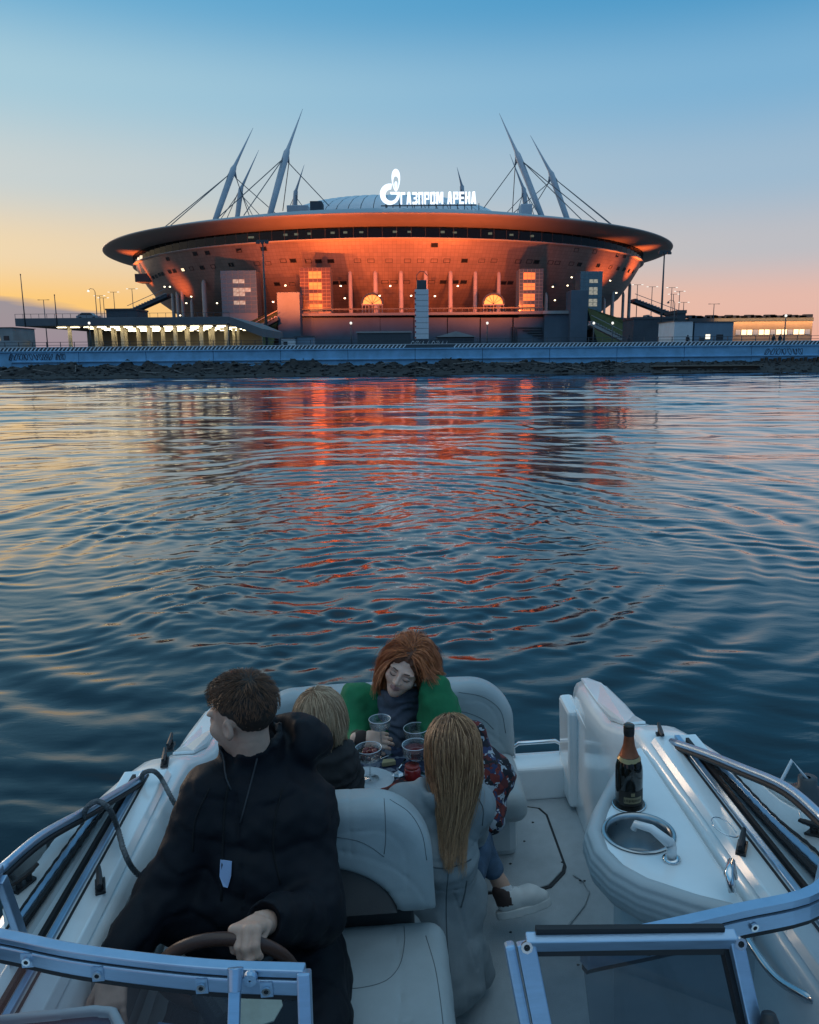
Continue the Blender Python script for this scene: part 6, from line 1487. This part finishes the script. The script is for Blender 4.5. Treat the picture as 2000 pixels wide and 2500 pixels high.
# ---------------------------------------------------------------- the girl in the trench coat
def girl():
    e = person('long-haired girl in pale trench coat and white sneakers, seen from behind')
    H = Head(V3(BY(1106, 1838, 2.68)), head_M((-.10, .96, -.30)), .95, 1.0)
    nb = V3(BY(1094, 1925, 2.66)); sl = V3(BY(985, 1965, 2.66)); sr = V3(BY(1160, 1968, 2.68)); hip = V3(BY(1080, 2215, 2.64)); mid = V3(BY(1080, 2095, 2.62))
    er = V3(BY(1152, 2030, 2.84)); wr = V3(BY(1130, 2000, 3.02)); el = V3(BY(965, 2010, 2.88)); wl = V3(BY(985, 1960, 3.05)); kr = V3(BY(1140, 2035, 3.02)); kn2 = V3(BY(1060, 2050, 3.02))
    ank = V3(BY(1222, 2158, 2.93)); heel = V3(BY(1236, 2195, 2.90)); toe = V3(BY(1302, 2176, 2.92)); che = (sl + sr) / 2 + np.array([0, .03, -.08])
    hf, a0, a1 = hand_parts(wr, (-.6, .7, -.1), (0, .2, 1), 1, (.5, .6, .4), .1, .9)
    knee = V3(BY(1166, 2048, 2.97))
    def under(P):
        d = cone(P, hip, che, .12, .11); d = smin(d, cone(P, sl, sr, .05, .05), .05)
        for a, b, ra, rb in ((sl, el, .04, .034), (el, wl, .034, .025), (sr, er, .04, .034), (er, wr, .034, .025), (hip + [.06, .05, 0], knee, .065, .042), (hip + [-.06, .05, 0], kn2, .065, .045), (knee, ank, .036, .032), (kn2, kn2 + [0, .05, -.42], .05, .035)): d = smin(d, cone(P, a, b, ra, rb), .02)
        return smin(d, cone(P, ank, heel + [.02, 0, 0], .030, .030), .02)
    neck = lambda P: smin(H(P), cone(P, nb + np.array([0, .0, -.06]), H.w((0, .02, -.05)), .05, .045), .02)
    V, Fc = join_meshes([surfnet(under, (-.25, 2.4, .0), (.6, 3.25, 1.1), .012), surfnet(neck, np.minimum(H.c, nb) - .13, np.maximum(H.c, nb) + .14, .005), surfnet(hf, a0, a1, .0045)])
    mesh_obj('body', V, Fc, M_skin, e, True)
    hem = V3(BY(1105, 2400, 2.50)); hemr = V3(BY(1165, 2375, 2.60))
    def coat(P):
        d = cone(P, mid, che, .118, .138); d = smin(d, cone(P, sl, sr, .072, .072), .07)
        for a, b, ra, rb in ((sl, el, .072, .064), (el, wl, .062, .048), (sr, er, .072, .060), (er, wr, .058, .046)): d = smin(d, cone(P, a, b, ra, rb), .03)
        d = smin(d, cone(P, mid, hip, .112, .135), .05)
        sk = cone(P, hip + [.0, -.02, .02], hem, .13, .11); sk = smin(sk, cone(P, hip + [.02, .03, .02], hemr, .12, .06), .06); d = smin(d, sk, .05)
        d = smin(d, cone(P, hip + [.05, .04, .02], hip * .8 + knee * .2, .115, .10), .05)
        belt = np.abs(P[:, 2] - mid[2] - .1 * (P[:, 0] - mid[0])); d = d - .006 * np.clip(1 - belt / .02, 0, 1) ** .5 * (vlen(P - mid) < .2)
        q = P - nb; r_ = np.hypot(q[:, 0] * .9, q[:, 1]); col = np.hypot(r_ - .085, (q[:, 2] + .012) * .5) - .020; d = smin(d, col, .015)
        pleat = .009 * np.sin(P[:, 0] * 36 - P[:, 1] * 14 + .8 * FOLD(P)) * np.clip((mid[2] - .06 - P[:, 2]) / .2, 0, 1)
        d = d + .006 * np.clip(1 - np.abs(P[:, 2] - mid[2] + .045 + .12 * (P[:, 0] - mid[0])) / .006, 0, 1) + .006 * np.clip(1 - np.abs(P[:, 0] - hip[0] - .075 + .25 * (P[:, 2] - hip[2])) / .006, 0, 1) * (P[:, 2] < mid[2] - .06) * (P[:, 2] > hip[2] - .12) * (P[:, 1] < hip[1] + .05)
        seam = .004 * np.clip(1 - np.abs(P[:, 0] - nb[0] - .02) / .006, 0, 1) * (P[:, 1] < nb[1]); yoke = .005 * np.clip(1 - np.abs(P[:, 2] - (nb[2] - .19)) / .006, 0, 1)
        sv = .005 * np.clip(1 - np.abs(vlen(P - sr) - .12) / .006, 0, 1)
        return d + .005 * DRAPE(P) + .0012 * CRUMP(P) + pleat + seam + yoke + sv
    M_tr = mat('beige_trench', (.27, .30, .315), .8, var=.10, scale=10, bump=.25, bscale=500)
    c = sdf_obj('trench_coat', coat, (-.30, 2.25, -.02), (.62, 3.2, 1.12), .0075, M_tr, e)
    # 
    tb = [mid + np.array([.13, -.06, -.02]), mid + np.array([.17, -.05, -.12]), mid + np.array([.18, -.03, -.26]), mid + np.array([.19, -.04, -.36])]
    sdf_obj('jeans', lambda P: smin(cone(P, hip + [.06, .05, 0], knee, .085, .064), smin(cone(P, knee, knee + (ank - knee) * .66, .060, .042), cone(P, kn2, kn2 + np.array([0, .05, -.4]), .065, .05), .02), .02) + folds(P, .006, .003), (-.25, 2.5, .0), (.6, 3.3, .8), .008, mat('blue_jeans', (.07, .12, .19), .85, var=.35, scale=14, bump=.4, bscale=400), e)
    sdf_obj('sock', lambda P: cone(P, ank + (heel - ank) * .35, heel + [.015, 0, 0], .036, .040), np.minimum(ank, heel) - .08, np.maximum(ank, heel) + .08, .005, mat('white_sock', (.62, .63, .64), .95, bump=.4, bscale=300), e)
    ax = toe - heel; L_ = np.linalg.norm(ax); ax = ax / L_; dn_ = np.array([.25, -.35, -.9]); dn_ -= ax * (dn_ @ ax); dn_ /= np.linalg.norm(dn_); sd = np.cross(ax, dn_)
    Ms = np.stack([ax, sd, dn_], 1); s0 = heel
    def shoe(P):
        q = (P - s0) @ Ms; d = cone(q, (.0, 0, .012), (.10, 0, .012), .043, .043); d = smin(d, cone(q, (.10, 0, .022), (L_ + .03, 0, .030), .042, .030), .03); d = smin(d, cone(q, (-.012, 0, -.03), (.02, 0, .0), .040, .042), .02)
        d = smax(d, q[:, 2] - .052, .008); op = cone(q, (.0, 0, -.09), (.005, 0, -.02), .036, .030); return smax(d, -op, .008) + .0012 * CRUMP(P)
    def sole(P):
        q = (P - s0) @ Ms; x = (q[:, 0] - .07) / (L_ * .5 + .095); return np.maximum(np.hypot(x * .16, q[:, 1] * (1.0 + .1 * x)) * 1.0 - .16 * .32 * 1.0 if False else np.hypot((q[:, 0] - .062) * .40, q[:, 1]) - .044, np.abs(q[:, 2] - .052) - .013) - .003
    M_sh = mat('white_leather', (.66, .66, .64), .5, var=.06, scale=20); so = sdf_obj('shoe', shoe, np.minimum(heel, toe) - .12, np.maximum(heel, toe) + .12, .0045, [M_sh, mat('brown_heel_tab', (.06, .035, .03), .7)], e, fm=lambda C: ((((C - s0) @ Ms)[:, 0] < .012) & (((C - s0) @ Ms)[:, 2] < .016)).astype(int))
    sdf_obj('sole', sole, np.minimum(heel, toe) - .13, np.maximum(heel, toe) + .13, .005, M_sh, so)
    for k in range(5):
        x = .060 + .014 * k; MB().tube([s0 + Ms @ np.array([x, t, -.034 + .010 * abs(t / .02) ** 2 + .22 * (x - .06)]) for t in (-.02, -.01, 0, .01, .02)], .0022, 5).build('lace', M_wpl, so, smooth=True)
    # hair
    def hcap(P):
        q = H.q(P); d = ell(q, (0, .026, .038), (.087, .106, .097)); d = smin(d, ell(q, (0, .075, -.06), (.075, .035, .075)), .04); return smax(d, -ell(q, (0, -.12, -.035), (.07, .08, .09)), .01) * H.k
    mh = hair_mat('hair_ombre', (.11, .045, .021), (.64, .34, .17), (.78, .48, .28), (nb[2] - .30, H.c[2] + .03)); cap = sdf_obj('hair', hcap, H.c - .17, H.c + .17, .006, mat('ombre_base', (.12, .065, .036), .55, var=.3, scale=50), e)
    p, nn = scalp(H, 5600, 35, lambda p: (p[:, 2] > np.where(p[:, 1] < -.05, .055, -.045))); q = np.random.default_rng(36); part = np.array([0, -.02, .125]); dr = p - part; dr[:, 1] = np.abs(dr[:, 1]) * .7 + .02; dr[:, 0] *= 1.3; dr -= nn * (dr * nn).sum(-1)[:, None]; dr /= np.maximum(vlen(dr)[:, None], .015)
    W0 = H.c + (p + nn * .012) @ H.M.T * H.k; dirs = (nn * .25 + dr + q.normal(size=p.shape) * .04) @ H.M.T; bk = p[:, 1] > -.02
    simple = lambda P: np.minimum(np.minimum(hcap(P), H(P)), smin(smin(cone(P, mid, che, .124, .145), cone(P, sl, sr, .078, .078), .07), cone(P, mid, hip, .12, .14), .05))
    strands(W0, dirs, .0275, 14, H.c + np.array([0, .1, 0]), simple, (0, -.10, -1), .018, .58, 37, .0013, 110, .42, 'hair_strands', mh, cap, wav=.004, lens=q.uniform(.55, 1.02, len(p)), drift=(-.03, 0, 0), conv=(nb[0], 1.7, -.05))
girl()

# ================================================================== TABLE AND SMALL THINGS
TZ = .655
tb = on_boat('cockpit_table', (-.12, 3.10, 0)); tag(tb, 'small cockpit table on a pedestal under a patterned cloth', 'table')
MB().prism([(-.30, -.24), (.30, -.24), (.33, -.2), (.33, .2), (.30, .24), (-.30, .24), (-.33, .2), (-.33, -.2)], 'z', TZ - .035, TZ - .008).build('tabletop', M_gel2, tb, bevel=.006)
MB().tube([(0, 0, 0), (0, 0, TZ - .03)], .035, 16).build('pedestal', M_chrome, tb, smooth=True); MB().lathe([(.14, 0), (.13, .015), (.04, .025), (.03, .03)], 24).build('pedestal_foot', M_chrome, tb, smooth=True)
def cloth_mat(name, cols, scale):
    m, nt, b, N, L = nodes(name); tc = N.new('ShaderNodeTexCoord'); vo = N.new('ShaderNodeTexVoronoi'); vo.inputs['Scale'].default_value = scale; vo.distance = 'MANHATTAN'; L.new(tc.outputs['Object'], vo.inputs['Vector'])
    nz = N.new('ShaderNodeTexNoise'); nz.inputs['Scale'].default_value = scale * 1.5; L.new(tc.outputs['Object'], nz.inputs['Vector'])
    sp = N.new('ShaderNodeSeparateColor'); L.new(vo.outputs['Color'], sp.inputs[0]); rp = N.new('ShaderNodeValToRGB'); rp.color_ramp.interpolation = 'CONSTANT'; e = rp.color_ramp.elements
    while len(e) > 1: e.remove(e[-1])
    e[0].position = 0; e[0].color = cols[0] + (1,)
    for i, c in enumerate(cols[1:]): k = e.new((i + 1) / len(cols)); k.color = c + (1,)
    ad = N.new('ShaderNodeMath'); ad.operation = 'MULTIPLY_ADD'; ad.inputs[1].default_value = .35; L.new(nz.outputs[0], ad.inputs[0]); mm = N.new('ShaderNodeMath'); mm.operation = 'MULTIPLY'; mm.inputs[1].default_value = .8; L.new(sp.outputs[0], mm.inputs[0]); L.new(mm.outputs[0], ad.inputs[2])
    L.new(ad.outputs[0], rp.inputs[0]); L.new(rp.outputs[0], b.inputs['Base Color']); b.inputs['Roughness'].default_value = .9; return m
def cloth():
    nx, ny = 60, 50; rows = []
    for j in range(ny + 1):
        r_ = []
        for i in range(nx + 1):
            x = -.44 + .88 * i / nx; y = -.36 + .72 * j / ny; ox = max(0, abs(x) - .325); oy = max(0, abs(y) - .235); o = math.hypot(ox, oy)
            z = TZ - .004 + .003 * math.sin(x * 31 + y * 17) * math.sin(y * 23) - min(.13, o * 1.35)
            sx = 1 if x > 0 else -1; sy = 1 if y > 0 else -1
            px_ = (min(abs(x), .335) + min(ox, .02) + .012 * math.sin(y * 30) * (ox > 0)) * sx; py_ = (min(abs(y), .245) + min(oy, .02) + .012 * math.sin(x * 28) * (oy > 0)) * sy
            r_.append((px_, py_, z))
        rows.append(r_)
    o = MB().grid(rows).build('tablecloth', cloth_mat('navy_pattern', [(.012, .018, .045), (.02, .03, .07), (.16, .19, .25), (.03, .05, .10)], 26), smooth=True, solid=.002); o.matrix_world = BM @ Matrix.Translation((-.12, 3.10, .008))
    tag(o, 'navy and white patterned cloth spread over the cockpit table', 'tablecloth')
cloth()
def T(px, py, h=TZ + .01): return BZ(px, py, h)
M_gl = bpy.data.materials.new('clear_glass'); M_gl.use_nodes = True
def _g():
    nt = M_gl.node_tree; N = nt.nodes; L = nt.links; N.clear(); out = N.new('ShaderNodeOutputMaterial'); tr = N.new('ShaderNodeBsdfTransparent'); tr.inputs[0].default_value = (.9, .93, .95, 1); gl = N.new('ShaderNodeBsdfGlossy'); gl.inputs['Roughness'].default_value = .03
    lw = N.new('ShaderNodeLayerWeight'); lw.inputs[0].default_value = .45; nz = N.new('ShaderNodeTexNoise'); nz.inputs['Scale'].default_value = 80; bp = N.new('ShaderNodeBump'); bp.inputs['Strength'].default_value = .3; bp.inputs['Distance'].default_value = .004; L.new(nz.outputs[0], bp.inputs['Height']); L.new(bp.outputs[0], gl.inputs['Normal']); L.new(bp.outputs[0], lw.inputs['Normal'])
    mx = N.new('ShaderNodeMixShader'); L.new(lw.outputs['Facing'], mx.inputs[0]); L.new(tr.outputs[0], mx.inputs[1]); L.new(gl.outputs[0], mx.inputs[2]); L.new(mx.outputs[0], out.inputs[0])
_g()
COUPE = [(.036, 0), (.034, .003), (.006, .006), (.004, .012), (.004, .075), (.010, .082), (.036, .086), (.047, .092), (.050, .105), (.0525, .135), (.0535, .137), (.0515, .136), (.0485, .107), (.044, .095), (.010, .089), (.002, .088)]
M_gem = mat('jelly_red', (.16, .012, .012), .2, var=.4, scale=60, spec=.7)
def coupe(base, lab, fill=None, tilt=None, flutes=True):
    e = on_boat('coupe_glass', base); tag(e, lab, 'glass')
    if tilt: e.matrix_world = e.matrix_world @ tilt
    MB().lathe(COUPE[:6] + COUPE[6:7], 20).build('stem', M_gl, e, smooth=True); g = MB().lathe(COUPE[6:], 32).build('bowl', M_gl, e, smooth=True)
    MB().tube([(.0530 * math.cos(t), .0530 * math.sin(t), .1365) for t in np.linspace(0, 6.283, 32, endpoint=False)], .0012, 6, closed=True).build('rim', mat('glass_rim', (.75, .82, .88), .1, spec=.9), g, smooth=True)
    if flutes:
        for k in range(22): a = 2 * math.pi * k / 22; MB().bar((.0505 * math.cos(a), .0505 * math.sin(a), .097), (.0528 * math.cos(a), .0528 * math.sin(a), .122), .0035, .0016, (math.cos(a), math.sin(a), 0)).build('flute', M_gl, g)
    if fill == 'berries':
        rg = random.Random(5); me = None
        for k in range(30):
            a = rg.uniform(0, 6.28); r_ = .040 * math.sqrt(rg.random()); z = .102 + .012 * rg.random() + .012 * (1 - r_ / .04)
            if me is None: o = MB().lathe([(.0005, -.009), (.006, -.0065), (.009, 0), (.0065, .0065), (.0005, .009)], 8).build('berry', M_gem, e, smooth=True); me = o.data
            else: o = link(bpy.data.objects.new('berry', me), e)
            o.location = (r_ * math.cos(a), r_ * math.sin(a), z)
    elif fill: MB().lathe([(.001, .118), (.0495, .118), (.047, .103), (.040, .094), (.001, .091)], 28).build('drink', fill, e, smooth=True)
b1 = T(905, 1905); coupe((b1.x, b1.y, TZ + .016), 'coupe glass full of dark berries standing on the white napkin', 'berries')
b2 = T(1018, 1893); coupe((b2.x, b2.y, TZ + .010), 'coupe glass of red drink beside the small red jar', mat('red_drink', (.12, .012, .02), .1, spec=.8))
b3 = T(1020, 1850); coupe((b3.x - .0, b3.y, TZ + .010), 'empty clear coupe glass behind the glass of red drink', None)
wq = BY(930, 1800, 3.14); coupe((wq.x, wq.y, wq.z - .034), 'empty coupe glass held by the woman in green', None, Matrix.Scale(.86, 4))
# napkin
def napkin():
    pts = [(848, 1893), (880, 1868), (925, 1875), (962, 1890), (968, 1905), (948, 1925), (930, 1932), (895, 1938), (855, 1935), (840, 1918)]
    P = [T(*p) for p in pts]; c = sum(P, Vector()) / len(P); rows = []
    for s_ in (0.02, .3, .55, .8, 1.0): rows.append([c.lerp(p, s_) + Vector((0, 0, .004 + .004 * math.sin(9 * s_ + i * 1.9) * (s_ > .1))) for i, p in enumerate(P)])
    o = MB().grid(rows, True).build('napkin', mat('blue_white_napkin', (.55, .64, .70), .9, var=.08, scale=30, bump=.3, bscale=200), smooth=True, solid=.002, subsurf=1); o.matrix_world = BM; tag(o, 'crumpled pale paper napkin under the glass of berries', 'napkin')
napkin()
q = T(1010, 1885); e = on_boat('red_jar', (T(1008, 1902).x, T(1008, 1902).y, TZ + .01)); tag(e, 'small red jar of jam on the patterned cloth', 'jar')
MB().lathe([(.001, 0), (.030, 0), (.033, .006), (.033, .045), (.028, .052), (.001, .052)], 20).build('jar_body', mat('jam_red', (.32, .02, .02), .15, var=.3, scale=50, spec=.8), e, smooth=True); MB().lathe([(.001, .052), (.029, .052), (.029, .062), (.001, .064)], 20).build('jar_lid', mat('jar_lid', (.4, .05, .04), .4), e, smooth=True)
p = T(950, 1868); e = on_boat('cheese_wedge', (p.x, p.y, TZ + .01)); tag(e, 'small pale yellow cheese wedge on the patterned cloth', 'food')
MB().prism([(-.03, -.016), (.03, -.004), (.022, .018), (-.024, .02)], 'z', 0, .02).build('cheese', mat('cheese', (.42, .36, .20), .6, var=.15), e, bevel=.003)
for k, (a, b) in enumerate(((T(925, 1858), T(960, 1845)), (T(975, 1880), T(990, 1858)))):
    o = MB().tube([a + Vector((0, 0, .006)), a.lerp(b, .6) + Vector((0, 0, .008)), b + Vector((0, 0, .006))], [.0035, .0025, .005], 8).build('teaspoon', M_chrome, smooth=True); o.matrix_world = BM; tag(o, 'slim steel spoon lying by the ' + ('cheese wedge' if k == 0 else 'red jar'), 'spoon')
p = T(968, 1892); o = MB().grid([[(p.x + .028 * (i - 1.5) / 1.5, p.y + .02 * (j - 1.5) / 1.5, TZ + .012 + .008 * math.sin(3 * i + 5 * j)) for i in range(4)] for j in range(4)]).build('foil_wrapper', mat('foil', (.6, .65, .7), .3, metal=.6), smooth=False, solid=.001); o.matrix_world = BM; tag(o, 'crumpled silver foil wrapper lying on the patterned cloth', 'wrapper')
# folded red runner at the near table edge
a, b, c, d = T(915, 1936, TZ + .02), T(1010, 1885, TZ + .02), T(1060, 1900, TZ + .02), T(985, 1945, TZ + .02)
o = MB().grid([[a.lerp(b, t) + Vector((0, 0, .004 * math.sin(t * 14))) for t in np.linspace(0, 1, 12)], [d.lerp(c, t) + Vector((0, -.02, -.02 + .004 * math.sin(t * 14 + 1))) for t in np.linspace(0, 1, 12)]]).build('table_runner', cloth_mat('red_weave', [(.16, .02, .015), (.05, .012, .02), (.30, .06, .04), (.02, .02, .03)], 70), smooth=True, solid=.004); o.matrix_world = BM; tag(o, 'red woven runner along the near edge of the table', 'runner')
# patterned blanket hanging beside the girl
def blanket(P):
    a = V3(BY(1155, 1800, 3.22)); b = V3(BY(1200, 1900, 3.14)); c = V3(BY(1195, 2000, 3.02)); d_ = V3(BY(1180, 2030, 3.0))
    d = cone(P, a, b, .055, .085); d = smin(d, cone(P, b, c, .085, .075), .05); d = smin(d, cone(P, a - np.array([.22, -.05, .10]), b - np.array([.16, 0, .06]), .06, .09), .06); return d + folds(P, .014, .004)
o = sdf_obj('blanket', blanket, (-.12, 2.75, .05), (.62, 3.55, 1.1), .008, cloth_mat('blanket_weave', [(.02, .025, .06), (.012, .012, .02), (.18, .03, .025), (.03, .04, .10), (.35, .38, .42), (.015, .015, .02), (.10, .02, .02)], 34)); o.matrix_world = BM; tag(o, 'red, navy and white patterned blanket draped beside the girl', 'blanket')
# bottle
def bottle():
    e = on_boat('champagne_bottle', (BT[0], BT[1], .826)); tag(e, 'dark champagne bottle with copper foil neck in the counter holder', 'bottle')
    prof = [(.001, 0), (.040, 0), (.0445, .006), (.0445, .135), (.043, .155), (.036, .180), (.026, .203), (.0185, .226), (.0155, .255), (.0150, .285), (.0175, .288), (.0178, .297), (.0145, .300), (.001, .300)]
    g = MB().lathe(prof[:7], 36).build('bottle_body', mat('dark_bottle_glass', (.010, .009, .006), .08, var=.2, spec=.8), e, smooth=True)
    o = 1.02; MB().lathe([(.0315, .192), (.0265 * o, .2035), (.0190 * o, .226), (.0160 * o, .255), (.0155 * o, .282)], 30).build('foil_sleeve', mat('copper_foil', (.36, .115, .055), .35, metal=.55, var=.15, scale=40, bump=.2, bscale=150), e, smooth=True)
    mb = MB(); rg = random.Random(2); n = 30
    up_ = [(.0322 * math.cos(2 * math.pi * k / n), .0322 * math.sin(2 * math.pi * k / n), .1905) for k in range(n)]; dn_ = [(.0385 * math.cos(2 * math.pi * k / n), .0385 * math.sin(2 * math.pi * k / n), .176 + .006 * rg.random()) for k in range(n)]
    mb.grid([up_, dn_], True).build('torn_foil', mat('foil_gold', (.45, .30, .14), .35, metal=.6), e, smooth=True)
    MB().lathe(prof[9:], 30).build('bottle_lip', mat('bottle_lip', (.02, .018, .012), .15), e, smooth=True)
    MB().lathe([(.0165 * 1, .262), (.0178, .270), (.0178, .290), (.016, .294)], 24).build('neck_band', mat('black_band', (.015, .015, .015), .4), e, smooth=True)
    lab = MB(); A0 = R(-90)
    for (a0, a1, z0, z1, m_, nm) in ((-62, 62, .030, .082, mat('dark_label', (.022, .017, .012), .6), 'label'), (-38, 42, .040, .062, mat('gold_print', (.28, .22, .12), .5, var=.3, scale=200), 'gold_band'), (-8, 8, .066, .078, mat('gold_crest', (.30, .24, .13), .5), 'crest')):
        r_ = .0449 if nm == 'label' else .0452; an = [A0 + R(a) for a in np.linspace(a0, a1, 18)]
        MB().grid([[(r_ * math.cos(t), r_ * math.sin(t), z) for t in an] for z in (z0, z1)]).build(nm, m_, e, smooth=True)
    rg = random.Random(9); k = 0; M_tx = mat('label_print', (.03, .02, .012), .6)
    for i in range(12):
        t = A0 + R(-34 + 6.2 * i); r_ = .0455; w = R(1.7)
        MB().grid([[(r_ * math.cos(t - w), r_ * math.sin(t - w), z), (r_ * math.cos(t + w), r_ * math.sin(t + w), z)] for z in (.047 - .002 * (i % 3 == 0), .055)]).build('print_mark', M_tx, e)
bottle()
# mooring ropes on the left side
M_rope = mat('grey_rope', (.16, .165, .17), .9, var=.35, scale=50, bump=.9, bscale=160)
def rope(pts, lab, r_=.0085):
    c = arc(pts, 60); mb = MB()
    mb.tube(c, r_ * .82, 8)
    L_ = len(c)
    for ph in (0, 2.094, 4.189):                 # three laid strands
        st = []
        for i in range(L_ * 4 - 4):
            u = i / 4; j = int(u); p = c[j].lerp(c[min(j + 1, L_ - 1)], u - j); d = (c[min(j + 1, L_ - 1)] - c[max(j - 1, 0)]).normalized(); a = d.orthogonal().normalized(); b = d.cross(a); t = i * .55 + ph
            st.append(p + (a * math.cos(t) + b * math.sin(t)) * r_ * .45)
        mb.tube(st, r_ * .62, 5)
    o = mb.build('mooring_rope', M_rope, smooth=True); o.matrix_world = BM; tag(o, lab, 'rope')
rope([BZ(198, 2010, 1.02), BZ(212, 1972, 1.07), BZ(240, 1957, 1.075), BZ(268, 1978, 1.04), BZ(288, 2025, .92), BX(303, 2078, -.865), BX(325, 2122, -.85), BX(362, 2157, -.835)], 'grey rope looped over the left side window rail')
rope([BZ(345, 1905, .90), BZ(350, 1888, .93), BZ(370, 1882, .94), BZ(385, 1890, .92), BZ(398, 1908, .89), BX(420, 1950, -.845), BX(448, 2000, -.83), BX(480, 2050, -.81)], 'grey rope hanging from the black cleat by the left stern pod')

# ================================================================== stitched seams laid on the upholstery and clothes
from mathutils.bvhtree import BVHTree
def seam(o, pxs, r_, m, name='seam'):
    me = o.data; T_ = BVHTree.FromPolygons([v.co[:] for v in me.vertices], [tuple(p.vertices) for p in me.polygons]); pts = []
    P = arc([(a, b, 0) for a, b in pxs], 5 * len(pxs))
    for p in P:
        d = (_BR @ Vector(ray(p.x, p.y))).normalized(); loc, n, i, t = T_.ray_cast(_bo, d)
        if loc is not None and (not pts or abs(t - last) < .08): pts.append(loc + n * (-.0004 if n.dot(d) > 0 else .0004)); last = t
    if len(pts) > 2: MB().tube(pts, r_, 6).build(name, m, o, smooth=True)
M_seam = mat('seam_shadow', (.15, .17, .18), .8, var=.1); M_pipe = mat('vinyl_piping', (.50, .53, .53), .5, var=.05); M_dk = mat('dark_seam', (.002, .002, .003), .9); M_cs = mat('coat_seam', (.12, .135, .145), .9)
def kid(nm): return bpy.data.objects[nm]
hb, hcn, rb_ = kid('helm_seat_back'), kid('helm_seat_cushion'), kid('rear_bench_back')
for px in ([(938, 1950), (941, 2000), (942, 2050), (938, 2085)], [(822, 2044), (870, 2052), (905, 2068), (938, 2092)], [(952, 1952), (1000, 1985), (1030, 2035), (1042, 2100)]): seam(hb, px, .0014, M_seam)
for px in ([(986, 2252), (988, 2300), (978, 2352), (955, 2385), (925, 2402), (880, 2412), (850, 2414)], [(1040, 2285), (1062, 2360), (1075, 2440), (1085, 2530)]): seam(hcn, px, .0014, M_seam)
seam(rb_, [(1100, 1735), (1140, 1740), (1180, 1757), (1205, 1780)], .0018, M_seam); seam(rb_, [(1120, 1690), (1180, 1702), (1222, 1735), (1235, 1790)], .0018, M_seam)
pk, tr_ = kid('parka'), kid('trench_coat')
seam(pk, [(560, 1900), (548, 1980), (545, 2060), (540, 2200)], .0035, M_dk, 'zip'); seam(pk, [(690, 1925), (672, 2000), (668, 2080), (690, 2180)], .003, M_dk); seam(pk, [(512, 1925), (478, 2000), (470, 2080)], .003, M_dk)
seam(tr_, [(1050, 2116), (1090, 2120), (1130, 2108), (1150, 2098)], .0026, M_cs, 'waist_seam'); seam(tr_, [(1140, 2150), (1134, 2185), (1126, 2215)], .0030, M_cs, 'pocket_slit'); seam(tr_, [(1095, 2130), (1090, 2200), (1092, 2300), (1100, 2380)], .0022, M_cs, 'back_seam'); seam(tr_, [(1165, 1945), (1180, 1975), (1178, 2015)], .0022, M_cs, 'shoulder_seam')
